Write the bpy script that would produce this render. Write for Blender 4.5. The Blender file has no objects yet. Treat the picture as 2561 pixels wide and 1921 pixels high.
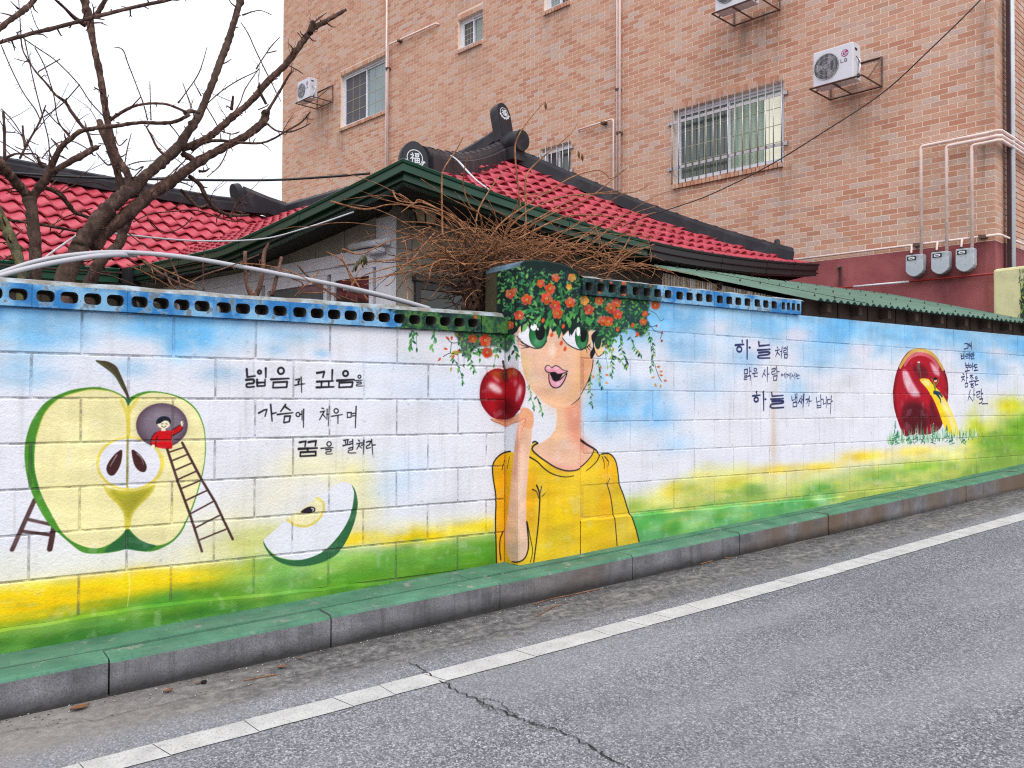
import bpy, math, random
import numpy as np
from mathutils import Matrix, Vector
random.seed(7); RNG = np.random.default_rng(11)
SC = bpy.context.scene
COL = SC.collection
CZ = 1.5                      # camera height above the road; all z below are relative to the eye, CZ is added when an object is made
# ---------------------------------------------------------------- camera
F_, YAW, PIT, ROL = 2169.2, math.radians(55.16), math.radians(1.01), math.radians(.23)
_f = np.array([math.cos(YAW)*math.cos(PIT), math.sin(YAW)*math.cos(PIT), math.sin(PIT)])
_r0 = np.array([math.sin(YAW), -math.cos(YAW), 0.]); _u0 = np.cross(_r0, _f)
_r = _r0*math.cos(ROL)+_u0*math.sin(ROL); _u = -_r0*math.sin(ROL)+_u0*math.cos(ROL)
cam_data = bpy.data.cameras.new('camera'); cam_data.sensor_width = 36; cam_data.lens = F_/2561*36
cam_data.clip_start = .05; cam_data.clip_end = 3000
cam = bpy.data.objects.new('camera', cam_data); COL.objects.link(cam)
cam.matrix_world = Matrix(((_r[0], _u[0], -_f[0], 0), (_r[1], _u[1], -_f[1], 0), (_r[2], _u[2], -_f[2], CZ), (0, 0, 0, 1)))
SC.camera = cam
# ---------------------------------------------------------------- overcast sky, soft sun, exposure
SUN_EL, SUN_AZ = math.radians(48), math.radians(250)      # azimuth: direction the light comes from, from +X counter-clockwise
W = bpy.data.worlds.new('World'); SC.world = W; W.use_nodes = True
nt = W.node_tree; nt.nodes.clear()
wo = nt.nodes.new('ShaderNodeOutputWorld'); add = nt.nodes.new('ShaderNodeAddShader')
sky = nt.nodes.new('ShaderNodeTexSky'); sky.sky_type = 'NISHITA'; sky.sun_disc = False
sky.sun_elevation = SUN_EL; sky.sun_rotation = math.pi/2-SUN_AZ
sky.air_density = 1.; sky.dust_density = 4.; sky.ozone_density = 1.
b1 = nt.nodes.new('ShaderNodeBackground'); b1.inputs[1].default_value = .05
b2 = nt.nodes.new('ShaderNodeBackground'); b2.inputs[1].default_value = 2.1
tcw = nt.nodes.new('ShaderNodeTexCoord'); nzw = nt.nodes.new('ShaderNodeTexNoise'); nzw.inputs['Scale'].default_value = 2.2; nzw.inputs['Detail'].default_value = 4
rmp = nt.nodes.new('ShaderNodeValToRGB'); rmp.color_ramp.elements[0].color = (.88, .90, .96, 1); rmp.color_ramp.elements[1].color = (1., 1., 1.0, 1)
rmp.color_ramp.elements[0].position = .3; rmp.color_ramp.elements[1].position = .7
nt.links.new(tcw.outputs['Generated'], nzw.inputs['Vector']); nt.links.new(nzw.outputs[0], rmp.inputs[0]); 
sepw = nt.nodes.new('ShaderNodeSeparateXYZ'); nt.links.new(tcw.outputs['Generated'], sepw.inputs[0])
mrw = nt.nodes.new('ShaderNodeMapRange'); mrw.inputs['From Min'].default_value = 0.; mrw.inputs['From Max'].default_value = 1.; mrw.inputs['To Min'].default_value = 1/3; mrw.inputs['To Max'].default_value = 1.   # overcast sky: zenith three times the horizon
nt.links.new(sepw.outputs[2], mrw.inputs[0]); mulw = nt.nodes.new('ShaderNodeVectorMath'); mulw.operation = 'SCALE'
nt.links.new(rmp.outputs[0], mulw.inputs[0]); nt.links.new(mrw.outputs[0], mulw.inputs['Scale']); nt.links.new(mulw.outputs[0], b2.inputs[0])
nt.links.new(sky.outputs[0], b1.inputs[0]); nt.links.new(b1.outputs[0], add.inputs[0]); nt.links.new(b2.outputs[0], add.inputs[1]); nt.links.new(add.outputs[0], wo.inputs[0])
sd = bpy.data.lights.new('sun', 'SUN'); sd.energy = 1.0; sd.angle = math.radians(25); sd.color = (1, .985, .965)
so = bpy.data.objects.new('sun', sd); COL.objects.link(so)
_sd = Vector((math.cos(SUN_EL)*math.cos(SUN_AZ), math.cos(SUN_EL)*math.sin(SUN_AZ), math.sin(SUN_EL)))
so.rotation_euler = _sd.to_track_quat('Z', 'Y').to_euler(); so.location = (0, -5, 12)
SC.view_settings.view_transform = 'Standard'; SC.view_settings.look = 'None'; SC.view_settings.gamma = 1
SC.view_settings.exposure = 0.0
SC.render.engine = 'CYCLES'; SC.cycles.max_bounces = 6; SC.cycles.use_denoising = False; SC.cycles.filter_width = 1.15; SC.cycles.use_adaptive_sampling = False
# ---------------------------------------------------------------- pixel <-> place helpers (photograph pixels -> points on real planes)
def ray(x, y): return _f+_r*((x-1280.5)/F_)+_u*((960.5-y)/F_)
def onY(x, y, Y): d = ray(x, y); return d*(Y/d[1])
def onX(x, y, X): d = ray(x, y); return d*(X/d[0])
ZM = 3.4563
def zp(x0, y0, x, y, s=ZM): return (x0+x/s, y0+y/s)
ZB = (0.00139429, 0.0408853, -1.11874716)
def zb(X):
    Xc = min(max(X, -6.), 16.)
    return ZB[0]*Xc*Xc+ZB[1]*Xc+ZB[2]
def zroad(X, Y):
    t = min(max((3.97-Y)/.64, 0), 1)
    return zb(X)-.16-.04*t
# ---------------------------------------------------------------- object helpers
WL = {}
def _base(o): return WL.get(o.name, np.zeros(3))
def props(o, label=None, cat=None, group=None, kind=None):
    if label: o['label'] = label
    if cat: o['category'] = cat
    if group: o['group'] = group
    if kind or cat: o['kind'] = kind or 'thing'
    return o
def thing(name, loc, label=None, cat=None, group=None, kind=None):
    o = bpy.data.objects.new(name, None); COL.objects.link(o); o.empty_display_size = .2
    l = np.array([loc[0], loc[1], loc[2]+CZ], float); o.location = l; WL[o.name] = l
    return props(o, label, cat, group, kind)
def link(name, me, parent, mats, wloc=(0, 0, 0)):
    o = bpy.data.objects.new(name, me); COL.objects.link(o)
    l = np.array(wloc, float); WL[o.name] = l
    if parent is not None: o.parent = parent; o.location = l-_base(parent)
    else: o.location = l
    return o
class MB:
    def __init__(s): s.v = []; s.f = []; s.mi = []; s.sm = []
    def add(s, vs, fs, m=0, smooth=False):
        b = len(s.v); s.v += [tuple(map(float, p)) for p in vs]
        for q in fs: s.f.append(tuple(b+i for i in q)); s.mi.append(m); s.sm.append(smooth)
        return s
    def box(s, x0, x1, y0, y1, z0, z1, m=0):
        return s.hexa([(x0, y0, z0), (x1, y0, z0), (x1, y1, z0), (x0, y1, z0), (x0, y0, z1), (x1, y0, z1), (x1, y1, z1), (x0, y1, z1)], m)
    def hexa(s, p, m=0):
        return s.add(p, [(0, 3, 2, 1), (4, 5, 6, 7), (0, 1, 5, 4), (1, 2, 6, 5), (2, 3, 7, 6), (3, 0, 4, 7)], m)
    def obox(s, c, a, b, d, m=0):          # centre and three half-axes
        c, a, b, d = map(np.asarray, (c, a, b, d))
        return s.hexa([c-a-b-d, c+a-b-d, c+a+b-d, c-a+b-d, c-a-b+d, c+a-b+d, c+a+b+d, c-a+b+d], m)
    def tube(s, pts, rad, n=8, m=0, cap=True, smooth=True):
        P = [np.asarray(p, float) for p in pts]; N = len(P)
        if N < 2: return s
        R_ = list(rad) if hasattr(rad, '__len__') else [rad]*N
        T = [P[min(i+1, N-1)]-P[max(i-1, 0)] for i in range(N)]
        T = [t/(np.linalg.norm(t)+1e-12) for t in T]
        up = np.array([0, 0, 1.]) if abs(T[0][2]) < .9 else np.array([1., 0, 0])
        a = np.cross(T[0], up); a /= np.linalg.norm(a); V = []
        for i in range(N):
            a = a-T[i]*(a@T[i]); a /= (np.linalg.norm(a)+1e-12); b = np.cross(T[i], a)
            for k in range(n):
                t = 2*math.pi*k/n; V.append(P[i]+R_[i]*(a*math.cos(t)+b*math.sin(t)))
        Fs = [(i*n+k, i*n+(k+1) % n, (i+1)*n+(k+1) % n, (i+1)*n+k) for i in range(N-1) for k in range(n)]
        s.add(V, Fs, m, smooth)
        if cap:
            b = len(s.v)-N*n
            s.f.append(tuple(b+k for k in range(n-1, -1, -1))); s.f.append(tuple(b+(N-1)*n+k for k in range(n)))
            s.mi += [m, m]; s.sm += [False, False]
        return s
    def prism(s, poly, o, ex, ey, ez, d0, d1, m=0):   # 2-D polygon in frame (o, ex, ey), extruded along ez from d0 to d1
        o, ex, ey, ez = map(np.asarray, (o, ex, ey, ez)); n = len(poly)
        V = [o+ex*p[0]+ey*p[1]+ez*d0 for p in poly]+[o+ex*p[0]+ey*p[1]+ez*d1 for p in poly]
        return s.add(V, [tuple(range(n-1, -1, -1)), tuple(range(n, 2*n))]+[(i, (i+1) % n, n+(i+1) % n, n+i) for i in range(n)], m)
    def sweep(s, prof, frames, m=0, smooth=False, close=True, cap=True):   # prof: [(a,b)], frames: [(origin, A, B)]
        n = len(prof); V = []
        for o, A, B in frames:
            for a, b in prof: V.append(np.asarray(o)+np.asarray(A)*a+np.asarray(B)*b)
        k = n if close else n-1
        s.add(V, [(i*n+j, i*n+(j+1) % n, (i+1)*n+(j+1) % n, (i+1)*n+j) for i in range(len(frames)-1) for j in range(k)], m, smooth)
        if cap and close:
            b = len(s.v)-len(frames)*n; e = b+(len(frames)-1)*n
            s.f.append(tuple(b+j for j in range(n-1, -1, -1))); s.f.append(tuple(e+j for j in range(n))); s.mi += [m, m]; s.sm += [smooth, smooth]
        return s
    def sphere(s, c, r, n=10, m=0, sc=(1, 1, 1)):
        V = []; c = np.asarray(c)
        for i in range(n//2+1):
            th = math.pi*i/(n//2)
            for k in range(n):
                ph = 2*math.pi*k/n; V.append(c+r*np.array([math.sin(th)*math.cos(ph)*sc[0], math.sin(th)*math.sin(ph)*sc[1], math.cos(th)*sc[2]]))
        return s.add(V, [(i*n+k, (i+1)*n+k, (i+1)*n+(k+1) % n, i*n+(k+1) % n) for i in range(n//2) for k in range(n)], m, True)
    def mesh(s, name, mats, off=(0, 0, 0)):
        me = bpy.data.meshes.new(name)
        V = np.array(s.v, float).reshape(-1, 3)-np.asarray(off, float)
        me.from_pydata(V.tolist(), [], s.f)
        for m in (mats if isinstance(mats, (list, tuple)) else [mats]): me.materials.append(m)
        if s.f:
            me.polygons.foreach_set('material_index', s.mi); me.polygons.foreach_set('use_smooth', s.sm)
        me.update()
        return me
    def obj(s, name, mats, parent=None, label=None, cat=None, group=None, kind=None, bevel=0):
        V = np.array(s.v, float).reshape(-1, 3)
        if parent is None:
            b = np.array([(V[:, 0].min()+V[:, 0].max())/2, (V[:, 1].min()+V[:, 1].max())/2, V[:, 2].min()])
        else: b = _base(parent)-np.array([0, 0, CZ])
        me = s.mesh(name, mats, b)
        o = link(name, me, parent, mats, b+np.array([0, 0, CZ]))
        if bevel:
            md = o.modifiers.new('bevel', 'BEVEL'); md.width = bevel; md.segments = 2; md.limit_method = 'ANGLE'
        return props(o, label, cat, group, kind)
# ---------------------------------------------------------------- procedural materials
def lin(c): return tuple((x/255/12.92 if x/255 <= .04045 else ((x/255+.055)/1.055)**2.4) for x in c[:3])
MATS = {}
class NB:
    def __init__(s, name):
        s.m = bpy.data.materials.new(name); s.m.use_nodes = True; s.t = s.m.node_tree; s.b = s.t.nodes['Principled BSDF']
    def n(s, typ, ins=None, **kw):
        q = s.t.nodes.new(typ)
        for k, v in kw.items(): setattr(q, k, v)
        for k, v in (ins or {}).items(): s.set(q.inputs[k], v)
        return q
    def set(s, i, v):
        if hasattr(v, 'node'): s.t.links.new(v, i)
        elif hasattr(v, '__len__') and len(v) == 3 and i.type == 'RGBA': i.default_value = (*v, 1)
        else: i.default_value = v
    def coord(s, kind='Object'): return s.n('ShaderNodeTexCoord').outputs[kind]
    def noise(s, vec, scale, detail=4, rough=.55): return s.n('ShaderNodeTexNoise', {'Vector': vec, 'Scale': scale, 'Detail': detail, 'Roughness': rough}).outputs[0]
    def ramp(s, fac, stops):
        q = s.n('ShaderNodeValToRGB', {0: fac}); e = q.color_ramp.elements
        while len(e) < len(stops): e.new(.5)
        for el, (p, c) in zip(e, stops): el.position = p; el.color = (*c, 1) if hasattr(c, '__len__') else (c, c, c, 1)
        return q.outputs[0]
    def mix(s, fac, a, b, mode='MIX'):
        q = s.n('ShaderNodeMix', data_type='RGBA', blend_type=mode); s.set(q.inputs[0], fac); s.set(q.inputs[6], a); s.set(q.inputs[7], b); return q.outputs[2]
    def math(s, op, a, b=0., c=None):
        q = s.n('ShaderNodeMath', operation=op); s.set(q.inputs[0], a); s.set(q.inputs[1], b)
        if c is not None: s.set(q.inputs[2], c)
        return q.outputs[0]
    def bump(s, h, strength, dist=.01, normal=None):
        q = s.n('ShaderNodeBump', {'Height': h, 'Strength': strength, 'Distance': dist})
        if normal is not None: s.set(q.inputs['Normal'], normal)
        return q.outputs[0]
    def out(s, col=None, rough=None, normal=None, metal=None, spec=None, **kw):
        for k, v in (('Base Color', col), ('Roughness', rough), ('Normal', normal), ('Metallic', metal), ('Specular IOR Level', spec), *[(k.replace('_', ' '), v) for k, v in kw.items()]):
            if v is not None: s.set(s.b.inputs[k], v)
        return s.m
def sc3(c, k): return tuple(min(1, x*k) for x in c)
def pm(name, rgb, var=.18, scale=6., rough=.65, bump=.15, bs=60., metal=0., spec=.4, dirt=None, dscale=2.5, damt=.5, coord='Object', dist=.004):
    """plain procedural paint / stone / metal: base colour with two scales of mottling, optional dirt patches, fine bump"""
    if name in MATS: return MATS[name]
    k = NB(name); co = k.coord(coord); c = lin(rgb)
    n1 = k.noise(co, scale, 5); col = k.mix(k.ramp(n1, [(.3, 0.), (.7, 1.)]), sc3(c, 1-var), sc3(c, 1+var))
    n2 = k.noise(co, bs, 3)
    col = k.mix(k.math('MULTIPLY', k.ramp(n2, [(.35, 1.), (.6, 0.)]), var*.9), col, sc3(c, .55))
    if dirt:
        col = k.mix(k.math('MULTIPLY', k.ramp(k.noise(co, dscale, 6, .65), [(.5, 0.), (.66, 1.)]), damt), col, lin(dirt))
    MATS[name] = k.out(col, rough, k.bump(n2, bump, dist) if bump else None, metal, spec)
    return MATS[name]
# ================================================================ the mural: painted in numpy on flat canvases, one per painted face
RES = .0025
YL, YP, YR, XP, XPR = 4.3486, 4.205, 4.22, 2.981, 3.4545       # left wall face, pillar face, right wall face, pillar left side, pillar right edge
YCL, YCR = 4.3186, 4.195                                        # cap block faces
def vnoise(h, w, cell, seed, oct_=4):
    g = np.random.default_rng(seed); out = np.zeros((h, w), np.float32); amp = 1.; tot = 0
    for o in range(oct_):
        c = max(2, cell/2**o); gh, gw = int(h/c)+3, int(w/c)+3
        G = g.random((gh, gw)).astype(np.float32)
        yy = np.arange(h)/c; xx = np.arange(w)/c; yi = yy.astype(int); xi = xx.astype(int)
        fy = (yy-yi); fx = (xx-xi); fy = (fy*fy*(3-2*fy))[:, None].astype(np.float32); fx = (fx*fx*(3-2*fx))[None].astype(np.float32)
        A = G[yi][:, xi]; B = G[yi][:, xi+1]; C = G[yi+1][:, xi]; D = G[yi+1][:, xi+1]
        out += amp*((A*(1-fx)+B*fx)*(1-fy)+(C*(1-fx)+D*fx)*fy); tot += amp; amp *= .55
    return out/tot
class Canvas:
    def __init__(s, name, plane, k, u0, u1, v0, v1, res=RES):
        s.name, s.plane, s.k, s.u0, s.u1, s.v0, s.v1, s.res = name, plane, k, u0, u1, v0, v1, res
        s.w = int(round((u1-u0)/res)); s.h = int(round((v1-v0)/res)); s.a = np.ones((s.h, s.w, 3), np.float32)
        s.U = (u0+(np.arange(s.w)+.5)*res)[None, :]; s.V = (v0+(np.arange(s.h)+.5)*res)[:, None]
    def map(s, pts):
        o = []
        for x, y in pts:
            if s.plane == 'Y': p = onY(x, y, s.k); u = p[0]
            else: p = onX(x, y, s.k); u = -p[1]
            o.append(((u-s.u0)/s.res, (p[2]-s.v0)/s.res))
        return np.array(o)
    def scale(s, x, y):                      # texels per photograph pixel near (x, y), vertical
        a = s.map([(x, y), (x, y+1)]); return abs(a[1, 1]-a[0, 1])
    def blend(s, m, x0, y0, col, op=1.):
        h, w = m.shape; m = (m*op)[..., None]
        c = np.asarray(col, np.float32)/255
        s.a[y0:y0+h, x0:x0+w] = s.a[y0:y0+h, x0:x0+w]*(1-m)+c*m
    def fillmask(s, P, pad=2):
        x0 = max(0, int(P[:, 0].min())-pad); x1 = min(s.w, int(P[:, 0].max())+pad+1); y0 = max(0, int(P[:, 1].min())-pad); y1 = min(s.h, int(P[:, 1].max())+pad+1)
        if x1-x0 < 1 or y1-y0 < 1: return None
        W_, H_ = x1-x0, y1-y0; M = np.zeros((H_, W_), np.float32); Q = np.roll(P, -1, 0); SUB = 3
        xs = np.arange(W_)+x0
        for j in range(H_):
            for q in range(SUB):
                y = y0+j+(q+.5)/SUB
                c = (P[:, 1] <= y) != (Q[:, 1] <= y)
                if not c.any(): continue
                X = np.sort(P[c, 0]+(y-P[c, 1])*(Q[c, 0]-P[c, 0])/(Q[c, 1]-P[c, 1]))
                for a, b in zip(X[::2], X[1::2]): M[j] += np.clip(np.minimum(b, xs+1)-np.maximum(a, xs), 0, 1)/SUB
        return M, x0, y0
def blur(M, r):
    r = int(round(r))
    if r < 1: return M
    for ax in (0, 1):
        for _ in range(2):
            c = np.cumsum(np.pad(M, [(r+1, r) if a == ax else (0, 0) for a in (0, 1)]), axis=ax, dtype=np.float64)
            n = M.shape[ax]
            M = ((np.take(c, np.arange(2*r+1, 2*r+1+n), ax) if False else np.take(c, np.minimum(np.arange(n)+2*r+1, c.shape[ax]-1), ax))-np.take(c, np.arange(n), ax))/(2*r+1)
    return M.astype(np.float32)
def smooth(pts, closed=True, k=3):
    P = np.array(pts, float); n = len(P)
    if n < 3 or k < 2: return P
    o = []
    for i in range(n if closed else n-1):
        if closed: a, b, c, d = P[(i-1) % n], P[i], P[(i+1) % n], P[(i+2) % n]
        else: a, b, c, d = P[max(i-1, 0)], P[i], P[i+1], P[min(i+2, n-1)]
        for j in range(k):
            t = j/k; o.append(.5*((2*b)+(-a+c)*t+(2*a-5*b+4*c-d)*t*t+(-a+3*b-3*c+d)*t**3))
    if not closed: o.append(P[-1])
    return np.array(o)
CL = Canvas('left_wall', 'Y', YL, -3.2, 3.0, -1.3, .42)
CS = Canvas('pillar_side', 'X', XP, -4.62, -4.19, -1.1, .86)
CP = Canvas('right_wall', 'Y', YP, 2.94, 13.2, -1.15, .9, .003)
CC = Canvas('left_cap', 'Y', YCL, -3.2, 3.0, .38, .52)
CR = Canvas('right_cap', 'Y', YCR, 3.4, 5.8, .62, .80)
ALL = (CL, CS, CP); TOP = (CL, CS, CP, CC, CR)
def reg(r, pts):
    x0, y0, s = REG[r]; return [(x0+p[0]/s, y0+p[1]/s) for p in pts]
REG = dict(A=(0, 640, ZM), B=(640, 640, ZM), C=(1280, 640, ZM), D=(1920, 640, ZM), E=(0, 1100, ZM), F=(640, 1100, ZM), G=(1280, 1100, ZM), H=(1920, 1100, ZM), V=(560, 680, 2.242), W=(1600, 700, 2.302))
def fill(r, pts, col, cv=ALL, op=1., feather=0., sm=True, tex=0., clip=None):
    P = reg(r, pts); P = smooth(P) if sm else np.array(P)
    for c in cv:
        q = c.map(P)
        k = int(feather*2+3)
        m = c.fillmask(q, k)
        if m is None: continue
        M, x0, y0 = m
        if feather: M = blur(M, feather)
        if tex: M = M*np.clip(1-tex+2*tex*NZ(c)[y0:y0+M.shape[0], x0:x0+M.shape[1]], 0, 1)
        if clip is not None:
            cm = c.fillmask(c.map(reg(r, clip)), 1)
            if cm is None: continue
            K_ = np.zeros((c.h, c.w), np.float32); K_[cm[2]:cm[2]+cm[0].shape[0], cm[1]:cm[1]+cm[0].shape[1]] = cm[0]; M = M*K_[y0:y0+M.shape[0], x0:x0+M.shape[1]]
        c.blend(M, x0, y0, col, op)
_nz = {}
def NZ(c):
    if c.name not in _nz: _nz[c.name] = vnoise(c.h, c.w, 60, 5, 4)
    return _nz[c.name]
def ell(r, cx, cy, rx, ry, col, cv=ALL, op=1., feather=0., n=20, rot=0., tex=0.):
    ca, sa = math.cos(rot), math.sin(rot)
    fill(r, [(cx+rx*math.cos(t)*ca-ry*math.sin(t)*sa, cy+rx*math.cos(t)*sa+ry*math.sin(t)*ca) for t in np.linspace(0, 2*math.pi, n, endpoint=False)], col, cv, op, feather, False, tex)
def stroke(r, pts, w, col, cv=ALL, op=1., w2=None, rough=0., sm=True):
    """brush stroke; w, w2 = width in region pixels at start and end"""
    P = reg(r, pts); P = smooth(P, False, 3) if sm and len(P) > 2 else np.array(P); s = REG[r][2]
    ws = np.linspace(w, w if w2 is None else w2, len(P))/s/2
    for c in cv:
        q = c.map(P); k = c.scale(*P[len(P)//2]); rr = ws*k
        x0 = max(0, int((q[:, 0]-rr).min())-2); x1 = min(c.w, int((q[:, 0]+rr).max())+3); y0 = max(0, int((q[:, 1]-rr).min())-2); y1 = min(c.h, int((q[:, 1]+rr).max())+3)
        if x1-x0 < 1 or y1-y0 < 1: continue
        M = np.zeros((y1-y0, x1-x0), np.float32)
        for i in range(len(q)-1):
            a, b, ra, rb = q[i], q[i+1], rr[i], rr[i+1]; R_ = max(ra, rb)+2
            X0 = max(x0, int(min(a[0], b[0])-R_)); X1 = min(x1, int(max(a[0], b[0])+R_)+1); Y0 = max(y0, int(min(a[1], b[1])-R_)); Y1 = min(y1, int(max(a[1], b[1])+R_)+1)
            if X1 <= X0 or Y1 <= Y0: continue
            gx = (np.arange(X0, X1)+.5)[None]; gy = (np.arange(Y0, Y1)+.5)[:, None]
            d = b-a; L = d@d+1e-9; t = np.clip(((gx-a[0])*d[0]+(gy-a[1])*d[1])/L, 0, 1)
            dist = np.hypot(gx-a[0]-t*d[0], gy-a[1]-t*d[1])
            v = np.clip(ra+(rb-ra)*t-dist+.5, 0, 1)
            sl = M[Y0-y0:Y1-y0, X0-x0:X1-x0]; np.maximum(sl, v, out=sl)
        if rough: M *= np.clip(1.25-rough*1.2+rough*2*(NZ(c)[y0:y1, x0:x1]-.3), 0, 1)
        c.blend(M, x0, y0, col, op)
def glow(c, u, v, ru, rv, col, op=1., tex=.6, seed=1):
    """airbrushed cloud of paint, in wall metres"""
    x0 = max(0, int((u-2.2*ru-c.u0)/c.res)); x1 = min(c.w, int((u+2.2*ru-c.u0)/c.res)+1); y0 = max(0, int((v-2.2*rv-c.v0)/c.res)); y1 = min(c.h, int((v+2.2*rv-c.v0)/c.res)+1)
    if x1-x0 < 2 or y1-y0 < 2: return
    n = NZ2(c)[y0:y1, x0:x1]-.5
    d = ((c.U[:, x0:x1]-u)/ru)**2+((c.V[y0:y1]-v)/rv)**2
    m = np.exp(-np.clip(d*(1+tex*2.5*n)+tex*2.2*n, 0, 9)).astype(np.float32)
    c.blend(np.clip(m, 0, 1), x0, y0, col, op)
_nz2 = {}
def NZ2(c):
    if c.name not in _nz2: _nz2[c.name] = vnoise(c.h, c.w, 110, 9, 5)
    return _nz2[c.name]
WHITE = (219, 220, 229); K = (28, 26, 32); NAVY = (38, 42, 82)
def background():
    for c in (CL, CS, CP):
        n = NZ2(c); c.a[:] = np.array(WHITE, np.float32)/255
        c.a *= (1+.035*(NZ(c)-.5))[..., None]
    # sky blue along the top of the left wall
    n = NZ2(CL); X, Zz = CL.U, CL.V
    fade = np.clip((1.75-X)/.6, 0, 1)
    m = np.clip((Zz-.20+.55*(n-.5))/.16, 0, 1)*fade
    CL.blend((m*.55).astype(np.float32), 0, 0, (112, 182, 226)); m = np.clip((Zz-.33+.35*(n-.5))/.10, 0, 1)*fade
    CL.blend((m*.5).astype(np.float32), 0, 0, (66, 148, 210))
    for u, v, ru, rv, o in ((.45, .26, .13, .07, .6), (.42, .10, .14, .05, .35), (.95, .33, .16, .05, .6), (1.06, .25, .06, .07, .7), (1.17, .30, .1, .08, .75), (.85, .14, .08, .04, .3), (.6, .31, .1, .07, .35), (1.62, .33, .15, .05, .35), (1.55, .25, .06, .03, .3), (1.8, .24, .04, .02, .4), (1.25, .12, .1, .04, .3)):
        glow(CL, u, v, ru, rv, (86, 168, 222), o)
    for k in range(14): glow(CL, -3.+.23*k, .28+.08*RNG.random(), .15, .08, (86, 168, 222), .55)
    # meadow along the foot of the left wall
    zt = np.where(X < 1.45, -.845, -.80)
    for lo, hi, col, o in ((-.70, -.86, (232, 226, 150), .7),):
        CL.blend((np.clip((-.62-Zz+.12*(n-.5))/.2, 0, 1)*.35).astype(np.float32)*np.ones_like(n), 0, 0, (232, 226, 165))
    m = np.clip((-.80-Zz+.05*(n-.5))/.06, 0, 1)*np.ones_like(n)
    CL.blend((m*np.clip((1.62-X)/.35, 0, 1)).astype(np.float32), 0, 0, (236, 200, 28))
    CL.blend((m*np.clip((X-1.35)/.3, 0, 1)).astype(np.float32), 0, 0, (135, 176, 78))
    m = np.clip((-.88-.03*np.clip(1.2-X, -1, 1)-Zz+.12*(n-.5))/.09, 0, 1)
    CL.blend((m*.95).astype(np.float32)*np.ones_like(n), 0, 0, (82, 130, 36))
    m = np.clip((-1.0-Zz+.1*(n-.5))/.06, 0, 1)*np.ones_like(n)
    CL.blend(m.astype(np.float32), 0, 0, (60, 116, 44))
    for u, v, ru, rv, col, o in ((1.42, -.89, .2, .09, (126, 174, 84), .8), (1.62, -.92, .16, .1, (110, 165, 90), .75), (1.9, -.88, .2, .07, (150, 190, 100), .8), (2.0, -.98, .18, .05, (80, 145, 40), .8), (2.25, -.92, .18, .06, (96, 152, 62), .8), (2.45, -.79, .22, .03, (232, 200, 20), .95), (2.75, -.76, .3, .05, (236, 206, 20), .95), (2.8, -.9, .2, .08, (84, 146, 40), .9), (2.55, -.93, .12, .05, (86, 142, 60), .7), (2.72, -.88, .08, .025, (150, 185, 130), .5),
                              (1.92, -.76, .12, .03, (238, 200, 20), .9), (1.3, -.75, .22, .05, (236, 226, 130), .5), (1.45, -.7, .2, .06, (170, 178, 60), .45), (.9, -.86, .35, .05, (240, 204, 30), .9), (.5, -.9, .3, .06, (240, 200, 20), .9), (1.05, -.97, .25, .05, (70, 135, 45), .8), (.55, -1.02, .2, .02, (130, 175, 95), .6), (1.1, -1.08, .2, .03, (120, 178, 80), .5)):
        glow(CL, u, v, ru, rv, col, o)
    for u, v, ru, rv, o in ((1.75, -.36, .25, .09, .5), (1.98, -.42, .12, .1, .6), (2.05, -.55, .1, .12, .45), (1.55, -.5, .2, .1, .3), (1.3, -.62, .2, .08, .35), (1.95, -.65, .1, .1, .5)): glow(CL, u, v, ru, rv, (233, 222, 140), o, .35)
    for u, v, ru, rv in ((2.3, -.38, .2, .08), (2.2, -.5, .14, .06), (2.45, .05, .3, .08), (2.2, .2, .2, .06)): glow(CL, u, v, ru, rv, (190, 214, 236), .45)
    # right wall
    n = NZ2(CP); X, Zz = CP.U, CP.V; one = np.ones_like(n)
    m = np.clip((Zz-.36+.5*(n-.5))/.22, 0, 1)*one; CP.blend((m*.6).astype(np.float32), 0, 0, (122, 186, 226))
    for u, v, ru, rv, o in ((3.75, .5, .3, .2, .5), (4.05, .55, .3, .12, .7), (4.4, .56, .25, .1, .5), (3.75, -.05, .2, .14, .75), (4.1, -.12, .22, .1, .75), (4.0, .02, .2, .1, .5), (4.45, .35, .2, .1, .45), (4.6, .1, .2, .12, .3), (5.3, .56, .3, .1, .6), (6.0, .5, .35, .14, .75), (6.2, .62, .25, .1, .7), (6.7, .6, .25, .07, .6), (5.0, .32, .2, .08, .45), (5.9, .3, .25, .1, .5), (5.6, .08, .2, .1, .4), (7.2, .55, .4, .1, .6), (7.9, .6, .3, .08, .5), (8.3, .45, .3, .1, .7), (8.6, .3, .3, .12, .5), (9.2, .55, .5, .12, .8), (4.3, -.3, .2, .06, .3)):
        glow(CP, u, v, ru, rv, (98, 170, 222), o)
    for k in range(10): glow(CP, 9.6+.4*k, .45+.12*RNG.random(), .3, .12, (98, 170, 222), .6)
    for u, v, ru, rv in ((4.75, .52, .15, .06), (5.15, .42, .2, .07), (5.6, .5, .2, .06), (6.5, .42, .2, .06), (7.5, .42, .3, .06), (8.7, .48, .3, .05)): glow(CP, u, v, ru, rv, (226, 216, 226), .7)
    zt = np.interp(X[0], [2.9, 3.7, 4.2, 4.5, 5.0, 5.3, 5.8, 6.3, 7.0, 7.6, 8.0, 8.5, 9.2, 13], [-.66, -.64, -.55, -.44, -.43, -.52, -.50, -.50, -.44, -.40, -.36, -.14, .05, .1])[None]
    m = np.clip((zt-Zz+.16*(n-.5))/.12, 0, 1); CP.blend((m*.8).astype(np.float32), 0, 0, (222, 222, 140))
    m = np.clip((zt-.13-Zz+.22*(n-.5))/.12, 0, 1); CP.blend((m*.8).astype(np.float32), 0, 0, (184, 188, 92))
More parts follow.
